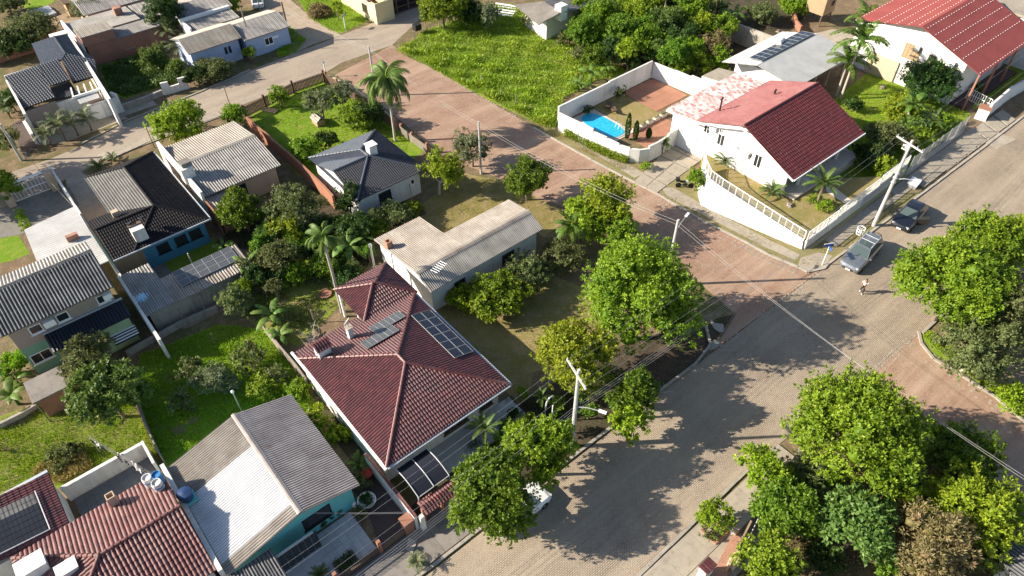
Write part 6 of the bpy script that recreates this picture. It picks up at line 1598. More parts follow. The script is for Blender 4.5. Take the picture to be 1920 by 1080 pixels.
for a, b_, L, h, n, lb in ((655, 462, 2.2, 1.6, 8, 'banana plant with broad pale leaves before the maroon rear wing'), (680, 448, 1.9, 1.4, 6, 'banana plant half hidden left of the brick chimney'), (620, 470, 1.8, 1.2, 6, 'banana plant in shade beside the thin palm trunk'),
                           (462, 500, 2.1, 1.8, 8, 'banana plant leaning over the solar panels of the lean-to'), (420, 462, 1.6, .9, 7, 'bright banana plant at the end of the small back lawn'), (520, 450, 1.4, .9, 6, 'small banana plant at the left side of the orchard'), (510, 592, 1.9, 1.2, 8, 'banana plant beside the back lawn fence'), (525, 628, 1.5, 1.0, 6, 'smaller banana plant against the back lawn fence'),
                           (1378, 30, 2.6, 1.2, 8, 'banana plant with big shiny leaves at the top of the bushland'), (1345, 20, 2.4, 1.6, 7, 'upright banana plant at the top of the bushland'), (1085, 158, 1.9, 1.0, 8, 'front banana plant outside the pool wall'), (1110, 140, 2.0, 1.2, 8, 'middle banana plant outside the pool wall'), (1140, 128, 1.9, 1.2, 7, 'rear banana plant outside the pool wall'), (1215, 105, 1.7, 1.0, 6, 'banana plant above the back corner of the pool yard'),
                           (22, 742, 1.9, 1.1, 7, 'banana plant at the left edge under the brick hut'), (30, 712, 1.5, .8, 6, 'smaller banana plant at the left edge'), (1705, 225, 1.5, .8, 7, 'broad-leaved plant in the garden between the two red roofs')):
    banana(a, b_, L, h, n, lb)
# slender cypresses in the pool yard
for a, b_, tp, lb in ((1175, 262, (1180, 212), 'tallest slender cypress by the swimming pool'), (1190, 266, (1193, 226), 'middle slender cypress in the pool yard'), (1215, 262, (1218, 240), 'shortest slender cypress beside the rounded white wall')):
    z = zfor((a, b_), tp); c = P(a, b_)
    t = thing('cypress', lb, 'tree', c, 0, 'slender cypresses in the pool yard')
    n = 900; s = nr.uniform(0, 1, n); an = nr.uniform(0, 6.28, n); rr = .26*np.sin(np.clip(s*.9+.1, 0, 1)*pi)**.7
    p = np.column_stack([rr*np.cos(an), rr*np.sin(an), .15+s*(z-.3)]); d = nrm(np.column_stack([np.cos(an)*.4, np.sin(an)*.4, np.ones(n)])+unit(n)*.3); sd_ = nrm(np.cross(d, unit(n)))
    v, f = leaf_quads(p, d, sd_, np.full(n, .22), np.full(n, .09)); npmesh('crown', v, f, M['leaf_dark'], t, nr.uniform(0, .9, n))
    MB(local=True).path([(0, 0, -.05), (0, 0, z*.8)], [.05, .02], 5).build('trunk', M['bark'], t)
# clipped hedge under the pool wall
t = thing('hedge', 'clipped green hedge along the foot of the white pool wall', 'hedge', P(1120, 285))
hp = px((1062, 247), (1110, 270), (1150, 290), (1184, 303), (1172, 309), (1140, 298), (1100, 279), (1056, 256))
scatter('foliage', hp, 9000, lambda c: .75+.15*c, .16, .09, 'leaf_mango', .3, parent=None, kd='stuff').parent = t
for o in t.children: o.location = -Vector(t.location); 
for o in t.children: del o['kind']
t = thing('topiary_row', 'row of four small yellow-green clipped ball bushes beside the white carport', 'shrub', P(42, 410))
for k, (a, b_) in enumerate(((36, 400), (40, 409), (46, 420), (50, 428))):
    c = P(a, b_, .35); o, _ = crown_mesh(.5, .42, 'lime', t, 'ball_bush'); o.location = c-Vector(t.location)
# overgrown lot, grass
scatter('creepers', px((190, 128), (285, 100), (345, 132), (340, 152), (235, 183), (208, 172)), 12000, lambda c: .15+.75*c, .26, .17, 'leaf_creeper', .6)
scatter('tall_grass', px((742, 98), (778, 74), (800, 58), (880, 34), (960, 8), (1010, 45), (1062, 80), (1130, 110), (1185, 140), (1120, 150), (1058, 185), (1044, 243), (1000, 226), (930, 193), (860, 157), (800, 124)), 46000, lambda c: .06+1.1*np.clip(c-.38, 0, 1), .30, .085, 'grass_tall', .7)
scatter('tall_grass', px((760, 100), (860, 90), (960, 120), (1040, 200), (1040, 240), (930, 190), (860, 155)), 10000, lambda c: .2+.45*c, .42, .10, 'grass_tall', .7, dens_noise=.55)
scatter('lawn_grass', px((470, 218), (608, 149), (650, 172), (705, 217), (765, 262), (760, 295), (600, 328), (560, 328), (502, 262)), 18000, lambda c: .05+0*c, .14, .045, 'grass_short', .8)
scatter('lawn_grass', px((262, 667), (330, 642), (410, 610), (500, 620), (560, 705), (598, 768), (440, 788), (310, 876), (285, 820), (250, 740)), 24000, lambda c: .08+.08*c, .20, .06, 'grass_short', .8)
scatter('lawn_grass', px((-30, 800), (60, 762), (135, 737), (245, 747), (285, 830), (298, 868), (262, 838), (115, 908), (-30, 925)), 18000, lambda c: .06+.05*c, .18, .05, 'grass_short', .8)
scatter('dry_grass', px((60, 890), (110, 850), (150, 838), (178, 880), (115, 908)), 5000, lambda c: .2+.2*c, .3, .05, 'grass_dry', .6)
scatter('verge_grass', px((548, -20), (640, -20), (688, 40), (640, 60), (618, 58), (580, 35)), 9000, lambda c: .08+.1*c, .24, .06, 'grass_short', .8)
scatter('verge_grass', px((498, 30), (548, 55), (574, 76), (555, 99), (522, 107), (510, 60)), 6000, lambda c: .1+.15*c, .28, .07, 'grass_short', .8)
scatter('verge_grass', px((1505, 502), (1545, 498), (1640, 426), (1732, 355), (1700, 350), (1600, 405), (1512, 478), (1503, 468), (1318, 372), (1262, 350), (1240, 364), (1315, 410), (1440, 476)), 9000, lambda c: .03+0*c, .11, .035, 'grass_dry', .7, dens_noise=.4)
scatter('verge_grass', px((1195, 334), (1120, 297), (1045, 263), (1010, 245), (1048, 240), (1130, 278), (1240, 318)), 7000, lambda c: .03+0*c, .12, .035, 'grass_dry', .7, dens_noise=.4)
scatter('verge_grass', px((960, 208), (860, 156), (745, 88), (760, 84), (870, 140), (960, 190), (1040, 236), (1040, 252)), 9000, lambda c: .1+.25*c, .3, .07, 'grass_tall', .8, dens_noise=.5)
scatter('strip_grass', px((1730, 632), (1742, 622), (1900, 744), (1990, 810), (1990, 828), (1900, 760), (1800, 692)), 8000, lambda c: .1+.1*c, .22, .06, 'grass_short', .8)
scatter('yard_grass', px((780, 398), (870, 328), (935, 340), (1010, 375), (1060, 402), (1018, 440), (955, 388), (835, 442)), 10000, lambda c: .03+0*c, .11, .035, 'grass_dry', .7)
scatter('yard_grass', px((820, 580), (1000, 510), (1130, 560), (1105, 640), (1000, 700), (985, 765), (950, 728), (855, 640)), 11000, lambda c: .03+0*c, .11, .035, 'grass_dry', .7)
scatter('garden_grass', px((1505, 335), (1562, 195), (1640, 130), (1775, 178), (1812, 218), (1700, 328), (1572, 420)), 12000, lambda c: .06+.1*c, .2, .06, 'grass_short', .8)
scatter('orchard_weeds', px((400, 555), (470, 470), (600, 470), (690, 500), (650, 558), (560, 648), (505, 622)), 16000, lambda c: .08+.25*c, .22, .08, 'leaf_olive', .7, dens_noise=.45)
scatter('orchard_weeds', px((400, 460), (470, 400), (600, 350), (780, 385), (700, 450), (690, 500), (560, 478)), 14000, lambda c: .08+.3*c, .22, .09, 'leaf_dark', .7, dens_noise=.45)
scatter('garden_plants', px((950, 745), (1060, 740), (1120, 680), (1150, 690), (1100, 790), (1000, 830), (860, 860)), 9000, lambda c: .05+.4*c, .2, .08, 'leaf_dark', .7, dens_noise=.55)
scatter('bushland_scrub', px((1075, 95), (1095, 0), (1360, 0), (1350, 60), (1360, 135), (1250, 128), (1215, 118)), 14000, lambda c: .2+.9*c, .28, .12, 'leaf_olive', .5)
scatter('fallen_leaves', px((1420, 970), (1500, 870), (1690, 830), (1790, 900), (1900, 1010), (1880, 1085), (1400, 1085)), 12000, lambda c: .02+0*c, .14, .09, 'leaf_brown', .05)
# ---------------------------------------------------------------- poles and wires
def pole(name, label, bp, tp, r0, r1, mat, cross=None, cdir=None, lamp=None, group=None, base=None, h=None, cz=.35):
    b = base or P(*bp); h = h or zfor(bp, tp)
    t = thing(name, label, 'pole', b, 0, group)
    MB().path([b-Vector((0, 0, .1)), b+Vector((0, 0, h))], [r0, r1], 10).build('shaft', M[mat], t)
    if cross:
        d = Vector(cdir).normalized(); c = b+Vector((0, 0, h-cz))
        MB().obox(c+Vector((-d.y, d.x, 0))*(r1+.05), cross, .11, .13, atan2(d.y, d.x)).build('crossarm', M[mat], t)
        for f in (-.46, -.28, .28, .46): MB().lathe(c+Vector((-d.y, d.x, 0))*(r1+.05)+d*cross*f+Vector((0, 0, .065)), [(.03, 0), (.05, .05), (.03, .1), (.05, .15), (.02, .2)], 8).build('insulator', M['grey_paint'], t)
    if lamp:
        d = Vector(lamp[0]).normalized(); z = lamp[1]; L_ = lamp[2]; a = b+Vector((0, 0, z)); e = a+d*L_+Vector((0, 0, .45))
        MB().path([a, a.lerp(e, .5)+Vector((0, 0, .12)), e], .035, 6).build('lamp_arm', M['galv'], t)
        MB().obox(e+d*.2+Vector((0, 0, .02)), .55, .2, .1, atan2(d.y, d.x)).build('lamp_head', M['white_paint'], t)
    return b, h, t
pr_b, pr_h, pr_t = pole('utility_pole', 'white concrete pole with crossarm standing beside the parked black car', (1637.5, 424), (1711, 263), .20, .115, 'pole_conc', 2.9, (.25, 1, 0), ((.35, -1, 0), 5.6, 1.5))
MB().obox(pr_b+Vector((-.05, -.3, 4.0)), .3, .25, .35, 0).build('meter_box', M['black'], pr_t)
for z in (5.2, 5.7, 6.2): MB().lathe(pr_b+Vector((0, 0, z)), [(.2, 0), (.24, .05), (.24, .12), (.2, .18)], 10).build('cable_clamp', M['grey_paint'], pr_t)
pc_b, pc_h, pc_t = pole('utility_pole', 'white concrete pole with crossarm between the yellow-green tree and the trimmed dark tree', (1072, 838), (1082, 693), .18, .11, 'pole_conc', 2.7, (.3, 1, 0), ((.5, -1, 0), 5.0, 1.7))
pm_b, pm_h, pm_t = pole('lamp_pole', 'grey pole with a street lamp arm rising behind the largest mango tree', (1247, 535), (1261, 440), .16, .11, 'pole_conc', None, None, ((1, .25, 0), 6.4, 1.7), h=7.6)
pn_b, pn_h, pn_t = pole('lamp_pole', 'slim grey pole beside the grey-green tree on the red street', (902, 326), (894, 228), .13, .09, 'pole_conc')
pq_b, pq_h, pq_t = pole('lamp_pole', 'grey pole half hidden behind the tall drooping queen palm', (706, 180), (694, 108), .14, .10, 'pole_conc', h=6.5)
pt_b, pt_h, pt_t = pole('wooden_pole', 'dark wooden pole on the corner grass by the dirt track', (545.5, 78), (526, 4), .14, .10, 'wood')
pl_b, pl_h, pl_t = pole('wooden_pole', 'pale leaning pole at the left edge of the upper street', (41, 301), (3, 232), .17, .12, 'pole_conc')
pole('wooden_pole', 'thin pole in front of the blue annex house', (474, 95), (447, 14), .10, .07, 'wood_grey')
pole('wooden_pole', 'short thin pole at the top edge left of the dirt track', (491, 30), (482, 2), .09, .07, 'wood_grey')
pole('stake', 'thin dark stake leaning by the round yellow-green tree', (290, 277), (268, 236), .05, .04, 'wood')
pole('stake', 'thin dark stake on the pavement right of the round yellow-green tree', (432, 200), (421, 165), .05, .04, 'wood')
M['cable'] = plain('cable', (.34, .33, .33), .6)
WG = 'overhead wires between the poles'
def wire(p, q, sag, label, r=.012, n=14):
    r = min(r, .016)*.62
    p, q = Vector(p), Vector(q)
    pts = [p.lerp(q, i/n)-Vector((0, 0, 4*sag*(i/n)*(1-i/n))) for i in range(n+1)]
    t = thing('power_line', label, 'wire', p, 0, WG)
    MB().path(pts, r, 4).build('cable', M['cable'], t)
dR = Vector((.25, 1, 0)).normalized(); dC = Vector((.3, 1, 0)).normalized()
for i, f in enumerate((-.46, -.28, .28, .46)):
    a = pr_b+Vector((0, 0, pr_h-.15))+dR*2.9*f; c = pc_b+Vector((0, 0, pc_h-.15))+dC*2.7*f
    o_ = ('lowest', 'second', 'third', 'highest')[i]
    wire(a, c, .9, 'main overhead wire between the two white crossarm poles, %s on the arm' % o_)
    wire(a, a+Vector((45, .6, 0)), .9, 'overhead wire leaving the right white pole to the upper right, %s on the arm' % o_)
    wire(c, c+Vector((-36, .2, -.6)), .8, 'overhead wire leaving the left white pole to the lower left, %s on the arm' % o_)
for k in range(4):
    a = pr_b+Vector((.05, -.2, 5.2+k*.33)); c = pc_b+Vector((.05, -.18, 4.5+k*.33)); o_ = ('lowest', 'second', 'third', 'top')[k]
    wire(a, c, .7, '%s of the bundled lower cables between the white poles' % o_, .02); wire(c, c+Vector((-36, 0, -.5)), .7, '%s of the bundled lower cables to the lower left' % o_, .02)
    wire(a, a+Vector((45, .4, 0)), .7, '%s of the bundled lower cables to the upper right' % o_, .02)
for k in range(2):
    tm = pm_b+Vector((0, .1*k, pm_h-.2-.35*k))
    nm_ = ('upper', 'lower')[k]
    wire(tm, pn_b+Vector((0, 0, pn_h-.15-.3*k)), .6, '%s wire from the lamp pole behind the mango to the slim pole' % nm_, .03)
    wire(pn_b+Vector((0, 0, pn_h-.15-.3*k)), pq_b+Vector((0, 0, pq_h-.15-.3*k)), .6, '%s wire from the slim pole to the pole behind the palm' % nm_, .025)
    wire(pq_b+Vector((0, 0, pq_h-.15-.3*k)), pt_b+Vector((0, 0, pt_h-.5-.5*k)), .5, '%s wire from the pole behind the palm to the dark wooden pole' % nm_, .025)
    wire(tm, P(2060, 990, 6.3)+Vector((.3*k, .5*k, 0)), .9, '%s wire crossing the main street from the lamp pole' % nm_, .03)
    wire(pl_b+Vector((0, 0, pl_h-.3-.3*k)), P(140, 390, 2.2)+Vector((0, .2*k, 0)), .4, '%s service wire from the leaning pole to the entrance gate' % nm_, .025)
    wire(P(770, 962, 2.3)+Vector((0, .1*k, 0)), RY(560, 962, 25.4)+Vector((0, 0, .1*k)), .1, '%s service wire across the grey tiled patio' % nm_, .02)

# ---------------------------------------------------------------- fences and gates
def picket(name, label, pts, h, mat, post, dx=.17, pw=.125, posts=3.0, gapz=.12):
    t = thing(name, label, 'fence', pts[0])
    cache = None
    for i in range(len(pts)-1):
        p, q = Vector(pts[i]), Vector(pts[i+1]); d = q-p; L_ = d.length; d.normalize(); an = atan2(d.y, d.x)
        n = max(1, int(L_/dx))
        for k in range(n):
            c = p+d*(k+.5)*L_/n
            if cache is None:
                cache = MB(local=True).obox((0, 0, h/2+gapz/2), pw, .025, h-gapz).build('picket', M[mat], t)
                o = cache
            else: o = cache.copy(); COL.objects.link(o)
            o.location = c-Vector(t.location); o.rotation_euler = (0, 0, an)
        for z in (.3, h-.25): MB().obox((p+q)/2+Vector((-d.y, d.x, 0))*.04+Vector((0, 0, z)), L_, .04, .08, an).build('rail', M[mat], t)
        m = max(1, round(L_/posts))
        for k in range(m+1):
            if k == m and i < len(pts)-2: continue
            c = p+d*k*L_/m+Vector((-d.y, d.x, 0))*.12; MB().obox(c+Vector((0, 0, (h+.25)/2)), .24, .24, h+.25, an).build('fence_post', M[post], t)
    return t
picket('picket_fence', 'dark brown wooden picket fence along the upper street side of the corner garden', px((462, 222), (500, 203), (552, 176), (610, 156)), 1.5, 'wood', 'wood')
picket('picket_fence', 'brown picket fence with brick posts along the red street side of the corner garden', px((612, 157), (655, 185), (690, 207), (742, 246)), 1.4, 'wood', 'brick')
picket('picket_fence', 'grey board fence continuing below the queen palm towards the slate-roofed house', px((752, 252), (772, 268), (800, 288)), 1.1, 'wood_grey', 'brick')
t = thing('ramp', 'short wooden ramp lying inside the picket gate', 'ramp', P(507, 205)); MB().obox(P(507, 208)+Vector((0, 0, .12)), .9, 1.9, .06, .5).build('board', M['wood_pale'], t)
wall_line('garden_wall', 'stepped terracotta garden wall between the low grey house and the corner lawn', px((468, 240), (500, 268), (520, 286), (545, 308), (575, 336), (612, 372), (630, 392)), [1.5, 1.6, 1.6, 1.7, 1.7, 1.7], 'terracotta', .22)
wall_line('yard_wall', 'weathered low block wall below the solar lean-to', px((240, 668), (290, 640), (345, 610), (410, 582)), [.6, .6, .6], 'concrete_wall', .25)
wall_line('yard_wall', 'low dirty wall between the brick hut and the left lawn', px((0, 805), (40, 785), (75, 765)), [.6, .6], 'concrete_wall', .25)
wall_line('garden_fence', 'weathered plank fence between the two back lawns', px((256, 740), (275, 795), (300, 850), (312, 872)), [1.1, 1.1, 1.2], 'wood_grey', .1, 'fence', 'fence_board')
wall_line('garden_fence', 'crooked board fence beside the dry bush behind the maroon roof', px((497, 622), (530, 665), (560, 700), (580, 728)), [1.2, 1.2, 1.2], 'wood_grey', .1, 'fence', 'fence_board')
wall_line('ruined_wall', 'broken white wall with a notch at the edge of the overgrown lot', px((308, 178), (322, 175), (340, 169), (356, 165)), [1.6, .9, 1.6], 'boundary_white', .25)
wall_line('lot_wall', 'low grey stone wall at the street edge of the overgrown lot', px((236, 205), (265, 195), (306, 178)), [.7, .7], 'concrete_wall', .3)
wall_line('front_wall', 'low brown front wall with iron railing along the grey tiled patio', [Vector((.0, 21.6, 0)), Vector((3.2, 21.6, 0)), Vector((6.4, 21.6, 0)), Vector((8.8, 21.6, 0))], [.5, .5, .5], 'wood', .22)
t = picket('patio_railing', 'thin iron railing above the low brown front wall of the patio', [Vector((.0, 21.45, .0)), Vector((3.2, 21.45, .0)), Vector((6.4, 21.45, .0))], 1.25, 'dark_metal', 'terracotta', .14, .03, 3.2, .5)
t = thing('brick_pillar', 'terracotta gate pillar with curved cap at the corner of the patio', 'pillar', (8.6, 21.7, 0)); MB().box(8.3, 8.95, 21.35, 22.0, 0, 1.4).build('pillar_body', M['terracotta'], t); MB().box(8.25, 9.0, 21.3, 22.05, 1.4, 1.5).build('pillar_cap', M['terracotta'], t)
t = thing('gate_pillar', 'narrow white pillar beside the terracotta gate pillar', 'pillar', (9.5, 21.2, 0)); MB().box(9.3, 9.62, 20.95, 21.25, 0, 1.7).build('pillar_body', M['white_wall'], t)
# villa retaining wall with white railing
t = thing('villa_wall', 'white retaining wall curving round the villa garden with railing panels on top', 'wall', P(1400, 420))
base = px((1308, 352), (1309, 368), (1314, 385), (1340, 398), (1392, 421), (1450, 446), (1503, 468))
topz = [2.35, 2.2, 2.1, 1.85, 1.45, 1.15, .95]
tp = [P(1322, 298, 2.2), P(1326, 320, 2.1), P(1340, 342, 1.95)]
top = []
for i, q in enumerate(((1319, 300), (1321, 318), (1330, 338), (1352, 354), (1402, 386), (1458, 422), (1506, 452))):
    top.append(P(*q, topz[i]))
b = MB()
for i in range(len(base)-1):
    b.face([base[i], base[i+1], top[i+1], top[i]])
    k = Vector((.25, .1, 0)); b.face([top[i], top[i+1], top[i+1]+k, top[i]+k]); b.face([base[i+1]+k, base[i]+k, top[i]+k, top[i+1]+k])
b.build('wall_body', M['white_clean'], t)
rails = []
for i in range(len(top)-1):
    n = 2 if i > 1 else 1
    for k in range(n): rails.append(top[i].lerp(top[i+1], k/n))
rails.append(top[-1])
rails = [r+Vector((.12, .05, 0)) for r in rails]
def railing(t, pts, h, mat='white_paint', wire_='galv'):
    h *= 1.15
    for i in range(len(pts)-1):
        p, q = pts[i], pts[i+1]; d = q-p; hd = Vector((d.x, d.y, 0)).normalized()
        b = MB()
        for f in (0, .5, 1) if i == 0 else (.5, 1): c = p.lerp(q, f); b.path([c, c+Vector((0, 0, h))], .045 if f != .5 else .03, 5)
        b.path([p+Vector((0, 0, h)), q+Vector((0, 0, h))], .05, 5); b.path([p+Vector((0, 0, .08)), q+Vector((0, 0, .08))], .04, 5)
        pan = b.build('railing_panel', M[mat], t)
        b = MB(); n = max(6, int(d.length/.11))
        for k in range(1, n): c = p.lerp(q, k/n); b.path([c+Vector((0, 0, .1)), c+Vector((0, 0, h-.02))], .012, 4, cap=False)
        b.build('bars', M[mat], pan)
railing(t, rails, .95)
t = thing('villa_front_wall', 'white stepped wall with railing along the street front of the villa', 'wall', (60, 20.8, 0))
xs = [52.9, 56.2, 58.0, 62.5, 65.5, 71.0]; hs = [.95, .95, 1.1, 1.15, 1.35]
for i in range(5):
    MB().box(xs[i], xs[i+1]-.004, 20.75, 20.98, 0, hs[i]).build('wall_panel', M['grey_wall' if i > 2 else 'white_wall'], t)
    railing(t, [Vector((xs[i]+.05, 20.86, hs[i])), Vector(((xs[i]+xs[i+1])/2, 20.86, hs[i])), Vector((xs[i+1]-.05, 20.86, hs[i]))], .95)
t = thing('wire_fence', 'tall wire mesh fence on a low wall along the shaded shrub garden', 'fence', (76, 20.6, 0))
MB().box(71.2, 83.4, 20.5, 20.75, 0, .45).build('wall_body', M['concrete_wall'], t)
for k in range(7):
    x = 71.4+k*2; MB().path([(x, 20.62, .4), (x, 20.62, 2.3)], .05, 6).build('fence_post', M['galv'], t)
    if k < 6:
        b = MB()
        for j in range(11): b.path([(x+.1+j*.18, 20.62, .45), (x+.1+j*.18, 20.62, 2.2)], .008, 3, cap=False)
        for j in range(8): b.path([(x, 20.62, .5+j*.24), (x+2, 20.62, .5+j*.24)], .008, 3, cap=False)
        b.build('mesh_panel', M['galv'], t)
t = thing('driveway_gate', 'white bar gate with tiled pillar before the red metal roofed house', 'gate', P(1830, 215))
a, c = P(1808, 188), P(1850, 210)
for k in range(12):
    q = a.lerp(c, k/11); MB().path([q, q+Vector((0, 0, 1.6))], .03, 5).build('gate_bar', M['white_paint'], t)
for z in (.3, 1.0, 1.6): MB().path([a+Vector((0, 0, z)), c+Vector((0, 0, z))], .035, 5).build('gate_rail', M['white_paint'], t)
MB().obox(P(1838, 222)+Vector((0, 0, .7)), 1.0, 1.2, 1.4, .2).build('pillar', M['white_clean'], t); MB().obox(P(1838, 222)+Vector((0, 0, 1.45)), 1.2, 1.4, .1, .2).build('pillar_cap', M['terracotta'], t)
wall_line('entrance_wall', 'bright white entrance wall panels at the right edge by the pavement', px((1846, 222), (1885, 188), (1925, 165), (1990, 125)), [1.9, 1.7, 1.7], 'white_clean', .25)
wall_line('park_wall', 'low dark wall along the park side of the south pavement', [Vector((24.8, 7.45, 0)), Vector((27.4, 7.45, 0)), Vector((29.5, 7.4, 0)), Vector((33.5, 8.2, 0))], [.75, .75, .75], 'concrete_wall', .35)
t = thing('entrance_gate', 'white and tan gate pillars with maroon tiled cap at the bottom edge', 'gate', P(1345, 1075))
for q, w in ((P(1318, 1082), 1.0), (P(1372, 1062), .6)): MB().obox(q+Vector((0, 0, .8)), w, .5, 1.6, 0).build('pillar', M['white_wall' if w > .7 else 'beige_wall'], t)
for k in range(4): MB().obox(P(1318, 1082)+Vector((-.35+k*.24, 0, 1.68)), .22, .7, .12, 0).build('cap_tile', M['tile_maroon'], t)
a, c = P(1345, 1090), P(1385, 1010)
MB().slab(a, c, .9, 0, .25).build('step', M['brick_pale'], t); MB().slab(a+Vector((.8, 0, 0)), c+Vector((.8, 0, 0)), .12, 0, 1.5).build('gate_beam', M['wood_pale'], t)
for k in range(12): q = (a+Vector((1.3, -.2, 0))).lerp(c+Vector((1.3, -.2, 0)), k/11); MB().path([q, q+Vector((0, 0, 1.5))], .025, 4).build('gate_bar', M['white_paint'], t)
t = thing('corner_roof', 'dark ribbed roof corner of a house at the bottom right edge', 'house', P(1960, 1060)); shed(t, [P(1872, 1042, 2.4), P(1925, 988, 2.4), P(2000, 1050, 2.7), P(1935, 1130, 2.7)], P(1925, 988, 2.4)-P(1872, 1042, 2.4), FIBL, 'fibre_dark')
q = [P(*k, 2.2) for k in ((1890, 1045), (1930, 1003), (1985, 1050), (1935, 1110))]; MB().prism([(p.x, p.y) for p in q], 0, 2.2).build('wall', M['pale_wall'], t)
t = thing('stilt_hut', 'small wooden hut raised on stilts at the top edge', 'hut', P(1532, 42))
q = P(1530, 40)
for dx, dy in ((-1.2, -1.2), (1.2, -1.2), (1.2, 1.2), (-1.2, 1.2)): MB().box(q.x+dx-.08, q.x+dx+.08, q.y+dy-.08, q.y+dy+.08, 0, 1.6).build('stilt', M['wood'], t)
MB().box(q.x-1.4, q.x+1.4, q.y-1.4, q.y+1.4, 1.6, 4.2).build('wall', M['wood_pale'], t); MB().box(q.x-1.6, q.x+1.6, q.y-1.6, q.y+1.6, 4.2, 4.35).build('roof_board', M['wood'], t); window(t, '-y', q.y-1.4, q.x+.5, 2.6, .7, .7, 'wood', 'glass', 0, sill=False)
wall_line('curved_wall', 'salmon coloured curved retaining wall below the wooden stilt hut', px((1502, 12), (1492, 24), (1486, 36), (1490, 50), (1500, 62)), [1.2, 1.2, 1.1, 1.0], 'terracotta', .25)
wall_line('ranch_fence', 'pale board wall at the top edge left of the stilt hut', px((1460, -8), (1482, 2), (1506, 14)), [1.0, 1.0], 'wood_pale', .12, 'fence', 'fence_board')

